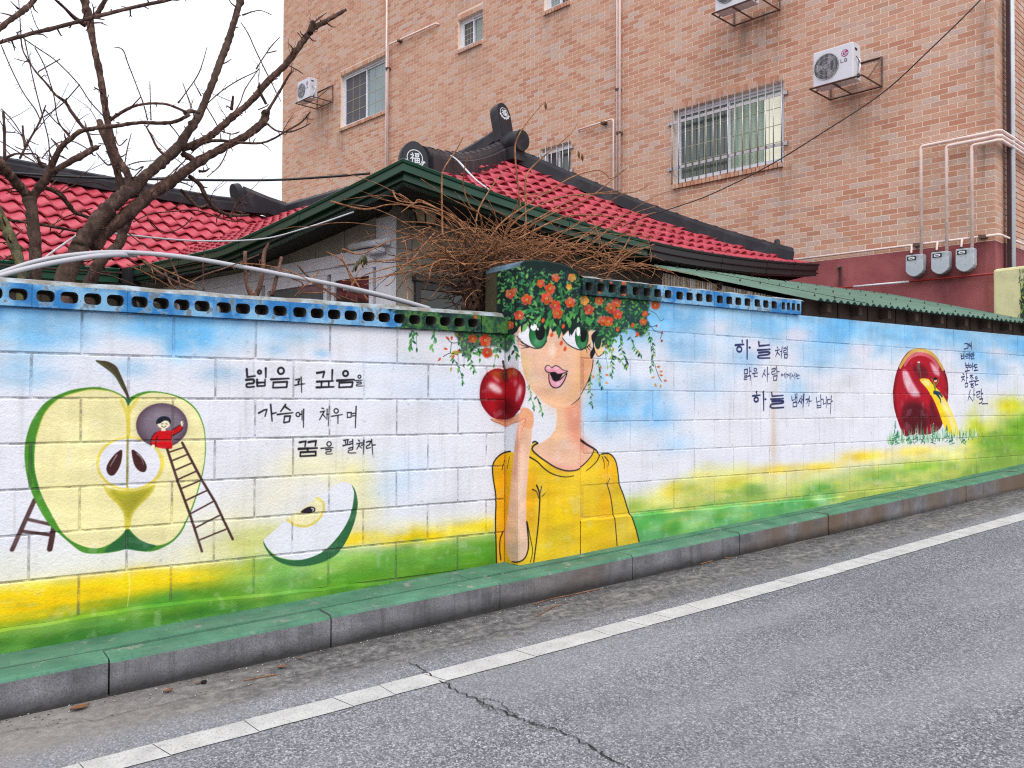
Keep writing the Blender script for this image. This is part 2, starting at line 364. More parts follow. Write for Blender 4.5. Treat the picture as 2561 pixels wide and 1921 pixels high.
    m = np.clip((zt-.26-Zz+.3*(n-.5))/.14, 0, 1); CP.blend((m*.8).astype(np.float32), 0, 0, (124, 158, 70))
    for u, v, ru, rv, col, o in ((4.25, -.62, .12, .06, (226, 200, 60), .7), (4.9, -.6, .2, .06, (214, 190, 40), .7), (4.4, -.6, .12, .05, (120, 140, 30), .6), (5.1, -.66, .18, .07, (80, 140, 70), .7), (5.35, -.52, .25, .04, (236, 204, 50), .8), (5.9, -.52, .3, .04, (236, 204, 50), .9), (6.5, -.46, .35, .05, (236, 204, 50), .95), (7.3, -.44, .4, .05, (236, 214, 90), .8), (5.9, -.7, .3, .08, (92, 150, 70), .8), (6.6, -.62, .3, .06, (100, 158, 70), .8), (7.4, -.58, .5, .05, (120, 170, 50), .8), (8.3, -.3, .25, .15, (190, 200, 30), .9), (8.6, -.4, .3, .12, (98, 150, 62), .9), (9.1, -.3, .4, .2, (104, 156, 36), .95), (8.9, -.05, .3, .08, (220, 205, 20), .9), (9.8, -.2, .6, .25, (90, 165, 30), .95), (3.9, -.7, .16, .06, (110, 150, 40), .8)):
        glow(CP, u, v, ru, rv, col, o)
    m = np.clip((-.752-Zz+.02*(n-.5))/.012, 0, 1)*np.clip((6.0-X)/.4, 0, 1); CP.blend(m.astype(np.float32), 0, 0, (98, 164, 106))
    for k in range(26):
        u = 3.9+2.2*RNG.random(); glow(CP, u, -.76-.1*RNG.random(), .09, .035, ((72, 150, 60), (160, 205, 150), (88, 168, 90))[k % 3], .8)
    glow(CP, 5.33, -.25, .035, .34, (196, 172, 150), .55, .5); glow(CP, 5.36, .15, .02, .1, (205, 188, 175), .4, .5)
    # loose brush dabs over the meadow, drips, small stains and chips
    gd = np.random.default_rng(77)
    for k in range(700):
        u = -3+6*gd.random(); t = gd.random(); v = -.80-.33*t; pal = ((240, 206, 40), (206, 196, 60), (150, 180, 80)) if t < .3 and u < 1.5 else ((96, 158, 64), (140, 186, 96), (60, 120, 44), (84, 150, 90), (176, 196, 90)); glow(CL, u, v, .02+.07*gd.random(), .005+.014*gd.random(), pal[k % len(pal)], .10+.16*gd.random(), .5)
    for k in range(1100):
        u = 3.6+7*gd.random()**1.2; i_ = int((u-CP.u0)/CP.res); t = gd.random(); v = zt[0, min(i_, CP.w-1)]-.06-.4*t; pal = ((236, 206, 70), (224, 216, 120), (190, 196, 90)) if t < .25 else ((100, 160, 70), (150, 184, 90), (70, 130, 60), (92, 158, 84), (206, 196, 70)); glow(CP, u, v, .02+.08*gd.random(), .006+.02*gd.random(), pal[k % len(pal)], .08+.14*gd.random(), .6)
    for c, n_ in ((CL, 60), (CP, 110)):
        for k in range(n_):
            u = c.u0+(c.u1-c.u0)*gd.random(); v = c.v1-.25-(c.v1-c.v0)*.45*gd.random(); glow(c, u, v, .003+.004*gd.random(), .06+.16*gd.random(), (150, 146, 146), .10+.14*gd.random(), .3)
        for k in range(n_*5): glow(c, c.u0+(c.u1-c.u0)*gd.random(), c.v0+(c.v1-c.v0)*gd.random(), .004+.006*gd.random(), .003+.005*gd.random(), ((120, 116, 114), (226, 226, 230))[k % 2], .35, .5)
    for c in (CL, CP):
        for k in range(60): glow(c, c.u0+(c.u1-c.u0)*RNG.random(), c.v0+(c.v1-c.v0)*RNG.random(), .03+.12*RNG.random(), .02+.06*RNG.random(), (176, 172, 172), .16)
    # cap blocks
    for c in (CC, CR):
        n = NZ(c); c.a[:] = np.array((126, 172, 206), np.float32)/255
        c.blend(np.clip((n-.40)*5, 0, 1), 0, 0, (48, 112, 172), .9)
        n2 = vnoise(c.h, c.w, 14, 3, 3); c.blend(np.clip((n2-.56)*6, 0, 1), 0, 0, (206, 218, 226), .7); c.blend(np.clip((n2-.62)*9, 0, 1), 0, 0, (60, 70, 80), .6)
    n = vnoise(CC.h, CC.w, 16, 4, 3); m = np.clip((CC.U-2.2-.25*(n-.5))/.06, 0, 1); CC.blend((m*np.ones_like(n)).astype(np.float32), 0, 0, (40, 70, 58)); CC.blend(m*np.clip((n-.5)*7, 0, 1), 0, 0, (78, 120, 60), .8); CC.blend(m*np.clip((.42-n)*8, 0, 1), 0, 0, (24, 34, 40), .9)
    n = vnoise(CR.h, CR.w, 16, 6, 3); m = np.clip((4.12-CR.U+.3*(n-.5))/.06, 0, 1); CR.blend((m*np.ones_like(n)).astype(np.float32), 0, 0, (34, 58, 60)); CR.blend(m*np.clip((n-.52)*7, 0, 1), 0, 0, (70, 100, 110), .8); CR.blend(m*np.clip((.42-n)*8, 0, 1), 0, 0, (22, 30, 40), .9)
G1, G2, CREAM, BRN = (74, 132, 48), (46, 98, 58), (228, 220, 168), (70, 46, 46)
def left_pictures():
    c = (CL,); A_ = lambda p: [(x, y if y < 3000 else y) for x, y in p]
    stroke('E', [(300, 520), (105, 950)], 36, BRN, c, rough=.3); stroke('E', [(465, 760), (430, 945)], 44, BRN, c, rough=.3)
    stroke('E', [(250, 690), (450, 735)], 27, BRN, c, rough=.3); stroke('E', [(190, 790), (450, 825)], 27, BRN, c, rough=.3)
    fill('A', [(1110, 1240), (1040, 1195), (960, 1160), (850, 1135), (730, 1140), (620, 1160), (520, 1195), (440, 1235), (370, 1290), (310, 1370), (265, 1450), (235, 1540), (218, 1620), (212, 1690), (213, 1760), (222, 1850), (240, 1940), (265, 2020), (310, 2130), (370, 2240), (440, 2340), (520, 2410), (600, 2480), (690, 2550), (760, 2572), (850, 2573), (950, 2565), (1030, 2550), (1100, 2535), (1180, 2548), (1270, 2557), (1350, 2545), (1430, 2510), (1500, 2465), (1560, 2400), (1600, 2330), (1640, 2240), (1680, 2140), (1720, 2010), (1750, 1900), (1770, 1790), (1780, 1680), (1778, 1590), (1770, 1500), (1750, 1430), (1715, 1350), (1665, 1290), (1600, 1240), (1520, 1205), (1430, 1183), (1340, 1170), (1260, 1172), (1190, 1190), (1130, 1220)], G1, c)
    inner = [(1100, 1260), (1050, 1215), (960, 1175), (850, 1158), (760, 1160), (650, 1185), (560, 1215), (480, 1260), (410, 1330), (365, 1410), (335, 1500), (312, 1580), (302, 1660), (297, 1750), (300, 1840), (318, 1940), (350, 2040), (395, 2140), (450, 2240), (510, 2350), (560, 2415), (630, 2470), (720, 2510), (800, 2527), (880, 2520), (950, 2490), (1020, 2440), (1070, 2390), (1095, 2350), (1110, 2350), (1150, 2400), (1200, 2445), (1260, 2480), (1330, 2502), (1400, 2497), (1480, 2460), (1545, 2395), (1590, 2320), (1632, 2230), (1672, 2130), (1712, 2005), (1742, 1895), (1763, 1785), (1772, 1680), (1771, 1590), (1763, 1505), (1742, 1435), (1705, 1355), (1655, 1297), (1590, 1248), (1510, 1213), (1430, 1192), (1340, 1182), (1265, 1190), (1190, 1220), (1130, 1265), (1108, 1300)]
    fill('A', inner, CREAM, c); stroke('A', inner[1:12], 12, (214, 206, 100), c, .6)
    fill('E', [(1100, 765), (1130, 800), (1200, 860), (1280, 895), (1350, 918), (1250, 962), (1100, 945), (1000, 958), (900, 972), (960, 900), (1040, 845)], G2, c)
    stroke('E', [(270, 50), (280, 250), (330, 440)], 30, (40, 96, 38), c, .5)
    stroke('A', [(1050, 1250), (1085, 1340), (1100, 1430)], 30, (214, 200, 92), c, .9, 16); stroke('A', [(1190, 1230), (1125, 1340), (1108, 1430)], 30, (214, 200, 92), c, .9, 16)
    stroke('A', [(1110, 1290), (1108, 1800), (1105, 2340)], 30, (208, 192, 84), c, .95, 40)
    fill('A', [(1080, 1235), (1140, 1235), (1108, 1300)], G2, c, sm=False)
    ell('E', 1125, 205, 296, 232, (218, 200, 96), c, n=40); ell('E', 1120, 205, 264, 216, WHITE, c, n=40)
    stroke('E', [(1105, -30), (1100, 430)], 16, (168, 158, 70), c); stroke('E', [(1100, 430), (1100, 760)], 34, (206, 192, 86), c)
    fill('E', [(890, 395), (960, 425), (1100, 442), (1240, 425), (1345, 385), (1300, 475), (1210, 565), (1145, 640), (1125, 760), (1080, 760), (1070, 640), (1010, 555), (935, 480)], (206, 192, 80), c)
    fill('E', [(950, 430), (1100, 455), (1320, 410), (1270, 480), (1180, 570), (1120, 680), (1095, 680), (1040, 560), (980, 490)], (152, 148, 44), c, .9, 3, tex=.3)
    for pts, hl in (([(1055, 90), (1050, 180), (1025, 250), (985, 305), (945, 305), (920, 260), (930, 210), (970, 150), (1015, 105)], [(1010, 130), (965, 205), (950, 235)]), ([(1140, 85), (1200, 120), (1245, 175), (1268, 230), (1255, 275), (1215, 275), (1175, 240), (1150, 180)], [(1185, 120), (1225, 160), (1240, 215)])):
        fill('E', pts, (64, 36, 36), c); stroke('E', hl, 9, (190, 170, 176), c, .8, 3)
    fill('A', [(825, 905), (870, 905), (920, 910), (970, 930), (1010, 960), (1040, 1020), (1075, 1100), (1110, 1185), (1122, 1240), (1105, 1240), (1085, 1195), (1040, 1120), (1000, 1050), (950, 1000), (890, 955)], (70, 60, 44), c)
    stroke('A', [(840, 915), (930, 960), (1000, 1040), (1060, 1140)], 14, (74, 96, 52), c, .7)
    ell('A', 1400, 1465, 224, 192, (78, 58, 70), c, n=40); ell('A', 1402, 1460, 200, 168, (124, 112, 126), c, .9, 7, 40, 0, .35); ell('A', 1380, 1420, 90, 70, (160, 150, 165), c, .5, 12)
    fill('A', [(1390, 1510), (1440, 1510), (1490, 1505), (1530, 1480), (1555, 1462), (1580, 1485), (1560, 1515), (1510, 1550), (1485, 1560), (1490, 1650), (1470, 1668), (1400, 1665), (1345, 1650), (1310, 1640), (1305, 1600), (1320, 1555), (1350, 1525)], (188, 18, 26), c)
    for p in ([(1350, 1525), (1320, 1555), (1305, 1600), (1308, 1640)], [(1360, 1560), (1350, 1600), (1345, 1650)], [(1490, 1505), (1555, 1462)], [(1485, 1560), (1560, 1515), (1580, 1485)]): stroke('A', p, 7, K, c)
    fill('A', [(1395, 1485), (1430, 1485), (1432, 1515), (1393, 1515)], (232, 218, 188), c, sm=False); ell('A', 1415, 1455, 54, 38, (236, 224, 196), c)
    fill('A', [(1348, 1448), (1362, 1410), (1400, 1388), (1450, 1392), (1476, 1420), (1472, 1460), (1455, 1430), (1420, 1425), (1390, 1445), (1360, 1452)], (26, 28, 40), c)
    for p in ([(1395, 1455), (1412, 1450)], [(1430, 1450), (1452, 1455)], [(1395, 1470), (1418, 1482), (1436, 1468)]): stroke('A', p, 5, K, c)
    ell('A', 1572, 1450, 16, 22, (236, 224, 196), c); ell('A', 1324, 1645, 17, 14, (236, 224, 196), c)
    stroke('A', [(1560, 1440), (1565, 1470)], 4, K, c); stroke('A', [(1580, 1436), (1583, 1460)], 4, K, c)
    stroke('E', [(1445, 80), (1540, 370), (1640, 640), (1745, 965)], 21, BRN, c, rough=.25, sm=False); stroke('E', [(1575, 25), (1740, 340), (1860, 540), (2012, 860)], 21, BRN, c, rough=.25, sm=False)
    for a, b, d, e in ((1470, 105, 1590, 65), (1490, 180, 1625, 125), (1520, 260, 1660, 200), (1545, 340, 1700, 270), (1570, 420, 1740, 350), (1605, 525, 1795, 435), (1645, 640, 1840, 535), (1690, 760, 1895, 655), (1725, 865, 1950, 775)): stroke('E', [(a, b), (d, e)], 14, BRN, c, rough=.3)
    # apple slice
    fill('F', [(65, 875), (130, 812), (255, 700), (385, 610), (500, 530), (620, 450), (680, 395), (740, 365), (800, 375), (835, 400), (848, 450), (845, 540), (825, 630), (780, 740), (710, 840), (610, 940), (520, 1000), (420, 1035), (300, 1035), (200, 1010), (120, 950)], WHITE, c)
    fill('F', [(65, 870), (75, 895), (110, 950), (170, 1005), (260, 1035), (370, 1040), (480, 1015), (590, 960), (690, 860), (770, 750), (820, 640), (842, 530), (848, 450), (828, 392), (855, 430), (875, 500), (878, 590), (850, 720), (790, 860), (720, 970), (640, 1030), (520, 1075), (400, 1095), (280, 1085), (180, 1045), (110, 980), (70, 910)], (48, 96, 62), c)
    fill('F', [(330, 640), (450, 560), (530, 500), (580, 530), (595, 590), (570, 660), (510, 720), (430, 755), (350, 745), (290, 705), (260, 690)], (230, 222, 172), c, .9, 2)
    stroke('F', [(530, 505), (575, 535), (588, 590), (563, 660), (505, 718), (430, 746), (350, 738), (275, 695)], 22, (214, 196, 98), c, .85)
    fill('F', [(385, 625), (420, 595), (470, 576), (510, 588), (508, 620), (470, 637), (420, 635)], (42, 34, 44), c); stroke('F', [(480, 592), (498, 600), (490, 615)], 9, (214, 214, 226), c)
    for u in ((1115, 1150, 1445, 12), (1150, 1130, 1240, 10)):
        stroke('E', [(u[0], u[1]), (u[0]+5, (u[1]+u[2])/2), (u[0]-15, u[2])], u[3], (236, 226, 140), c, .7, 4)
def write(r, w, col, groups, cv):
    for g in groups:
        if len(g) == 3 and not hasattr(g[0], '__len__'):
            x, y, rr = g; stroke(r, [(x+rr*math.cos(t), y+rr*1.05*math.sin(t)) for t in np.linspace(-2, 4.4, 13)], w*1.22, col, cv, .95, None, .15)
        else:
            ww = w*1.25*(.9+.25*random.random()); stroke(r, g, ww*1.1, col, cv, .95, ww*.75, .15, sm=len(g) > 5)
def lettering():
    c = (CL,)
    write('V', 9.6, K, [[(128, 545), (131, 590), (175, 584)], (200, 562, 9), [(235, 540), (235, 592)], [(125, 606), (165, 604), (165, 624), (130, 628), (131, 646), (170, 644)], [(186, 604), (187, 641), (230, 639), (231, 603)], [(186, 622), (230, 620)],
        (320, 555, 17), [(265, 603), (365, 598)], [(278, 620), (355, 616), (352, 647), (275, 650), (278, 620)],
        [(522, 567), (563, 560), (555, 592)], [(608, 550), (606, 606)], [(522, 616), (612, 612)], [(548, 616), (546, 646)], [(588, 614), (588, 645)], [(520, 648), (616, 645)],
        (682, 570, 14), [(635, 610), (730, 604)], [(648, 622), (722, 618), (718, 645), (645, 648), (648, 622)],
        [(425, 956), (460, 950), (455, 980)], [(475, 955), (517, 948), (513, 976)], [(420, 993), (523, 988)], [(470, 990), (470, 1006)], [(430, 1012), (515, 1008), (515, 1030), (428, 1034), (430, 1012)]], c)
    write('V', 5.6, K, [[(403, 605), (425, 600), (420, 625)], [(416, 612), (415, 630)], [(400, 636), (440, 628)], [(433, 590), (436, 676)], [(436, 630), (453, 628)],
        (760, 588, 8), [(735, 610), (775, 607)], [(745, 620), (768, 618), (768, 628), (748, 630), (745, 640), (778, 640)],
        (415, 800, 11), [(425, 800), (437, 798)], [(437, 780), (438, 832)], [(447, 770), (445, 872)],
        [(550, 765), (560, 768)], [(540, 786), (566, 780)], [(560, 785), (535, 830)], [(555, 800), (570, 820)], [(578, 770), (577, 830)], [(578, 800), (590, 797)], [(592, 755), (585, 862)],
        (630, 780, 12), [(605, 810), (665, 800)], [(640, 808), (640, 852)],
        [(692, 790), (715, 788), (713, 815), (693, 818), (692, 790)], [(722, 795), (740, 792)], [(722, 808), (740, 806)], [(742, 755), (737, 874)],
        (590, 965, 12), [(545, 990), (612, 985)], [(572, 998), (600, 995), (598, 1007), (575, 1010), (575, 1022), (608, 1020)],
        [(672, 945), (700, 940)], [(680, 945), (685, 970)], [(695, 943), (693, 968)], [(668, 975), (700, 968)], [(705, 955), (720, 950)], [(703, 968), (722, 962)], [(722, 940), (724, 985)], [(700, 990), (722, 985), (720, 998), (702, 1000), (700, 1015), (740, 1015)],
        [(755, 945), (762, 950)], [(745, 965), (770, 958)], [(762, 962), (745, 995)], [(758, 975), (772, 988)], [(772, 960), (785, 958)], [(772, 972), (785, 970)], [(787, 945), (783, 1022)],
        [(800, 955), (822, 950), (815, 970), (802, 975), (800, 990), (822, 985)], [(828, 940), (835, 1024)], [(833, 972), (850, 970)]], c)
    write('V', 7.4, K, [[(195, 792), (225, 775), (241, 772), (230, 810)], [(262, 745), (270, 837)], [(270, 795), (292, 790)], [(345, 745), (318, 783)], [(345, 758), (372, 776)], [(300, 800), (386, 790)], [(340, 810), (372, 808), (366, 840), (335, 846), (340, 810)]], c)
    c = (CP,)
    write('W', 9.4, NAVY, [[(600, 350), (600, 362)], [(560, 376), (609, 372)], (583, 400, 14), [(628, 348), (628, 456)], [(641, 390), (646, 390)],
        [(695, 358), (697, 381), (756, 375)], [(688, 405), (760, 400)], [(695, 420), (752, 415), (750, 430), (695, 437), (695, 450), (758, 450)],
        [(683, 646), (683, 656)], [(660, 669), (703, 664)], (680, 690, 12), [(722, 645), (724, 752)], [(732, 688), (737, 688)],
        [(770, 650), (772, 671), (836, 666)], [(765, 688), (838, 684)], [(772, 700), (832, 697), (830, 710), (770, 717), (770, 738), (839, 735)]], c)
    write('W', 5.2, NAVY, [[(800, 388), (806, 395)], [(789, 408), (815, 402)], [(805, 405), (791, 442)], [(803, 420), (816, 433)], [(818, 413), (827, 410)], [(829, 387), (823, 452)], [(838, 395), (851, 392), (850, 405), (838, 408), (838, 420), (853, 418)], [(858, 385), (858, 426)], [(842, 430), (859, 428), (857, 450), (842, 450), (842, 430)],
        [(612, 518), (630, 515), (630, 540), (612, 542), (612, 518)], [(643, 505), (643, 550)], [(643, 528), (652, 526)], [(612, 555), (628, 553), (626, 562), (612, 565), (612, 575), (628, 572)], [(635, 555), (648, 552), (645, 579)],
        (675, 518, 8), [(660, 540), (689, 536)], [(668, 545), (668, 558), (687, 555)],
        [(730, 518), (714, 561)], [(725, 540), (736, 555)], [(745, 503), (743, 587)], [(745, 545), (755, 542)],
        [(770, 515), (790, 510), (785, 525), (770, 530), (772, 545), (790, 540)], [(797, 498), (800, 561)], [(800, 530), (813, 527)], [(780, 555), (800, 552), (797, 578), (780, 580), (780, 555)],
        [(885, 673), (887, 696), (900, 690)], [(905, 658), (905, 701)], [(905, 680), (913, 678)], [(915, 656), (915, 701)], [(893, 708), (915, 705), (913, 730), (893, 732), (893, 708)],
        [(935, 683), (921, 713)], [(930, 698), (941, 709)], [(943, 668), (942, 716)], [(943, 692), (951, 690)], [(955, 658), (950, 737)], [(965, 690), (981, 686), (970, 713)], [(985, 673), (982, 727)], [(984, 700), (998, 698)],
        [(1025, 678), (1027, 706), (1046, 698)], [(1050, 663), (1052, 713)], [(1052, 690), (1061, 688)], [(1030, 715), (1030, 738), (1052, 735), (1052, 712)], [(1030, 725), (1052, 723)],
        [(1065, 688), (1066, 716), (1079, 710)], [(1083, 673), (1082, 737)], [(1090, 690), (1106, 688)], [(1090, 690), (1090, 715), (1109, 712)], [(1112, 668), (1106, 772)], [(1112, 700), (1121, 698)]], c)
    write('W', 3.4, NAVY, [(828, 548, 5), [(836, 548), (842, 547)], [(843, 538), (842, 562)], [(850, 535), (849, 570)], [(855, 545), (865, 543), (858, 560)], [(866, 550), (872, 549)], [(874, 538), (872, 570)], [(880, 535), (878, 575)], [(890, 545), (883, 562)], [(888, 552), (895, 560)], [(896, 550), (902, 549)], [(903, 535), (902, 575)], [(912, 540), (912, 549), (925, 547)], [(908, 556), (930, 552)], [(914, 560), (914, 570), (928, 568)]], c)
    write('D', 8.6, NAVY, [[(1715, 760), (1741, 757), (1736, 792)], [(1711, 806), (1746, 800)], [(1746, 765), (1766, 760)], [(1757, 763), (1745, 791)], [(1757, 775), (1769, 788)], [(1766, 775), (1774, 773)], [(1776, 748), (1776, 814)],
        [(1685, 848), (1687, 891), (1706, 887), (1706, 843)], [(1686, 868), (1705, 865)], [(1718, 836), (1716, 897)], [(1717, 868), (1726, 866)], [(1730, 852), (1749, 850), (1745, 865), (1730, 870), (1730, 885), (1751, 882)], [(1758, 840), (1758, 892)], [(1758, 865), (1764, 864)], [(1769, 850), (1784, 848), (1782, 868), (1769, 870), (1769, 850)], [(1793, 836), (1793, 876)], [(1793, 858), (1801, 856)], [(1772, 878), (1772, 892), (1798, 888)],
        [(1725, 928), (1727, 966), (1750, 961), (1749, 926)], [(1727, 948), (1749, 945)], [(1738, 965), (1738, 991)], [(1724, 999), (1759, 990)], (1765, 955, 10), [(1785, 928), (1783, 987)], [(1784, 958), (1794, 956)], [(1800, 945), (1823, 940)], [(1800, 945), (1802, 966), (1826, 962)], [(1812, 965), (1812, 986)], [(1798, 993), (1833, 988)],
        [(1704, 1018), (1713, 1028)], [(1689, 1050), (1719, 1042)], [(1708, 1048), (1692, 1087)], [(1705, 1065), (1719, 1079)], [(1735, 1012), (1733, 1097)], [(1734, 1055), (1746, 1052)], [(1722, 1105), (1746, 1100), (1742, 1131), (1722, 1136), (1722, 1105)],
        [(1765, 1035), (1791, 1030)], [(1778, 1033), (1764, 1061)], [(1778, 1045), (1793, 1059)], [(1780, 1065), (1780, 1081)], [(1759, 1091), (1801, 1080)], [(1770, 1110), (1796, 1105)], (1783, 1128, 10), (1818, 1055, 9), [(1803, 1086), (1839, 1078)], [(1810, 1095), (1810, 1118), (1833, 1112)],
        [(1766, 1162), (1744, 1252)], [(1757, 1215), (1787, 1257)], [(1798, 1148), (1795, 1247)], [(1796, 1205), (1809, 1200)], [(1820, 1180), (1851, 1172), (1842, 1195), (1822, 1205), (1825, 1225), (1851, 1215)], [(1862, 1153), (1860, 1237)], [(1862, 1195), (1876, 1190)], [(1845, 1240), (1871, 1235), (1862, 1270), (1840, 1278)], [(1868, 1280), (1917, 1278)]], c)
SK1, SK2, SK3 = (222, 180, 154), (222, 170, 124), (206, 132, 110)
def girl():
    Y1 = (214, 178, 42)
    shirt = [(-132, 1075), (-137, 900), (-142, 700), (-137, 500), (-162, 330), (-167, 250), (-152, 190), (-112, 140), (-62, 110), (-12, 100), (30, 118), (150, 120), (168, 45), (195, 22), (222, 36), (300, 120), (600, 200), (725, 85), (770, 130), (800, 115), (850, 120), (890, 150), (915, 200), (930, 280), (940, 380), (980, 480), (1010, 590), (1045, 680), (1075, 770), (1108, 900), (900, 950), (700, 1000), (400, 1060), (200, 1110), (0, 1150), (-132, 1150)]
    fill('G', shirt, Y1, sm=False)
    for x, y, rx, ry, col, o in ((-90, 500, 60, 600, (226, 158, 20), .8), (150, 500, 40, 260, (226, 150, 20), .85), (860, 260, 60, 130, (228, 160, 18), .9), (830, 560, 60, 120, (226, 166, 30), .7), (420, 830, 110, 70, (176, 166, 50), .6), (700, 770, 110, 40, (238, 204, 10), .8), (420, 650, 120, 60, (236, 206, 20), .7), (840, 900, 80, 40, (196, 150, 30), .6), (600, 400, 200, 200, (228, 200, 60), .5), (970, 780, 90, 140, (206, 186, 84), .6), (250, 960, 160, 60, (214, 196, 50), .6), (930, 560, 60, 90, (200, 186, 60), .6), (400, 480, 110, 50, (232, 186, 20), .5)):
        fill('G', [(x+rx*math.cos(t), y+ry*math.sin(t)) for t in np.linspace(0, 6.28, 18)[:-1]], col, ALL, o, 12, False, .5, shirt)
    # neck and chest
    fill('C', [(385, 1300), (390, 1400), (378, 1500), (330, 1570), (260, 1615), (200, 1640), (180, 1680), (230, 1730), (300, 1780), (370, 1825), (440, 1852), (500, 1860), (560, 1852), (610, 1825), (660, 1780), (708, 1720), (724, 1680), (690, 1640), (640, 1600), (608, 1560), (602, 1500), (602, 1220)], SK1, sm=False)
    fill('C', [(440, 1280), (470, 1420), (500, 1560), (560, 1640), (640, 1700), (715, 1690), (690, 1640), (640, 1600), (606, 1555), (602, 1220)], SK3, ALL, .75, 9, False)
    fill('C', [(395, 1330), (400, 1480), (330, 1590), (260, 1640), (330, 1660), (430, 1560), (450, 1420)], (226, 186, 140), ALL, .7, 8)
    fill('C', [(300, 1760), (440, 1820), (560, 1820), (660, 1740), (600, 1830), (500, 1860), (400, 1840)], (222, 140, 136), ALL, .6, 6)
    # face
    fill('C', [(20, 560), (30, 690), (55, 780), (75, 860), (90, 960), (115, 1050), (150, 1130), (210, 1200), (270, 1260), (340, 1305), (390, 1320), (440, 1318), (510, 1290), (570, 1240), (620, 1180), (660, 1110), (690, 1040), (710, 970), (718, 900), (705, 860), (692, 820), (702, 700), (690, 560)], SK1)
    fill('C', [(560, 700), (700, 700), (700, 860), (715, 940), (690, 1040), (640, 1140), (560, 1240), (420, 1310), (300, 1280), (200, 1190), (280, 1190), (420, 1230), (520, 1130), (560, 950)], (222, 172, 122), ALL, .8, 16)
    fill('C', [(600, 830), (705, 850), (715, 930), (680, 1060), (605, 1190)], (206, 146, 112), ALL, .75, 5, False)
    fill('C', [(80, 860), (110, 1000), (170, 1120), (210, 1100), (150, 960), (130, 860)], (230, 200, 140), ALL, .7, 8)
    fill('C', [(325, 700), (305, 800), (300, 870), (345, 892), (400, 885), (440, 860), (420, 800), (380, 740), (350, 690)], (226, 168, 136), ALL, .8, 6); fill('C', [(345, 720), (330, 800), (325, 860), (360, 880), (380, 830), (370, 760)], (236, 212, 194), ALL, .9, 4)
    stroke('C', [(600, 1215), (640, 1150), (680, 1060), (706, 980), (716, 900)], 6, K, ALL, .9, 9); stroke('C', [(600, 1215), (560, 1255), (510, 1290)], 10, K, ALL, .9, 3)
    # eyes
    fill('C', [(40, 692), (66, 662), (120, 628), (180, 600), (210, 780), (150, 775), (90, 745)], (224, 222, 232)); fill('C', [(438, 712), (488, 660), (560, 632), (600, 800), (540, 795), (480, 760)], (224, 222, 232))
    for cx, cy, rx, px in ((228, 685, 80, 245), (612, 700, 66, 628)):
        ell('C', cx, cy, rx, 114, (24, 60, 36)); ell('C', cx, cy+6, rx-9, 104, (34, 104, 54)); ell('C', cx, cy+66, rx-22, 34, (110, 170, 140), ALL, .55, 5); ell('C', px, cy-25, rx*.52, 72, (16, 18, 20))
    ell('C', 190, 605, 30, 44, (236, 234, 240)); ell('C', 226, 632, 9, 13, (236, 234, 240)); ell('C', 575, 655, 17, 40, (236, 234, 240)); ell('C', 597, 686, 7, 11, (236, 234, 240))
    stroke('C', [(44, 692), (80, 738), (140, 780), (205, 801), (262, 790), (302, 735)], 8, K); stroke('C', [(438, 712), (480, 762), (545, 800), (605, 814), (650, 795), (690, 765)], 8, K)
    for p in ([(130, 772), (90, 755), (50, 728)], [(140, 782), (100, 778), (62, 762)], [(155, 788), (115, 796), (80, 800)], [(645, 795), (660, 815), (664, 842)], [(662, 785), (680, 805), (694, 826)], [(676, 775), (692, 788), (704, 802)]): stroke('C', p, 9, K, ALL, 1, 3)
    # lips
    fill('C', [(283, 972), (300, 948), (325, 946), (345, 965), (375, 946), (412, 958), (442, 985), (490, 997), (440, 1022), (400, 1027), (370, 1012), (330, 1016), (295, 1002)], K); fill('C', [(290, 972), (305, 953), (325, 952), (345, 972), (376, 953), (410, 965), (440, 990), (475, 998), (436, 1014), (400, 1019), (370, 1004), (330, 1008), (300, 996)], (226, 152, 170))
    fill('C', [(318, 1008), (330, 1040), (372, 1078), (420, 1060), (480, 1008), (462, 1072), (422, 1132), (375, 1147), (338, 1128), (318, 1080)], K); fill('C', [(326, 1020), (340, 1056), (375, 1088), (425, 1070), (468, 1025), (452, 1072), (416, 1124), (376, 1138), (344, 1120), (326, 1078)], (224, 150, 168)); fill('C', [(330, 1010), (370, 1010), (400, 1028), (440, 1020), (412, 1066), (372, 1078), (345, 1052)], (20, 14, 18))
    ell('C', 318, 968, 16, 9, (244, 226, 232), ALL, .8, 2); ell('C', 385, 975, 22, 9, (244, 220, 228), ALL, .7, 2); ell('C', 400, 1105, 16, 8, (244, 226, 232), ALL, .8, 2)
    # ear and dark hair behind
    ell('C', 765, 800, 42, 76, (222, 184, 140)); ell('C', 757, 730, 30, 78, (30, 56, 40)); stroke('C', [(735, 830), (760, 870), (795, 850)], 6, K); fill('C', [(700, 690), (760, 640), (722, 760), (735, 830), (702, 892), (690, 840), (718, 780)], K)
    # collar, outline and folds of the shirt
    L = lambda p, w, w2=None: stroke('G', p, w*1.3, K, ALL, .95, None if w2 is None else w2*1.3)
    L([(180, 25), (200, 15), (225, 30)], 10); L([(225, 30), (185, 55), (178, 90), (230, 140), (300, 190), (370, 235), (440, 262), (500, 270), (560, 262), (610, 235), (660, 190), (708, 130), (722, 90)], 11, 7)
    L([(606, 0), (660, 42), (740, 90), (765, 130)], 18, 7); L([(155, 150), (220, 190), (270, 240), (330, 285), (400, 312), (470, 322), (535, 312)], 10, 5); L([(775, 130), (745, 190), (690, 245), (655, 270)], 8, 4)
    L([(790, 125), (850, 120), (890, 150), (915, 200), (930, 280), (942, 380), (980, 480), (1012, 590), (1045, 680), (1075, 770), (1105, 890)], 9)
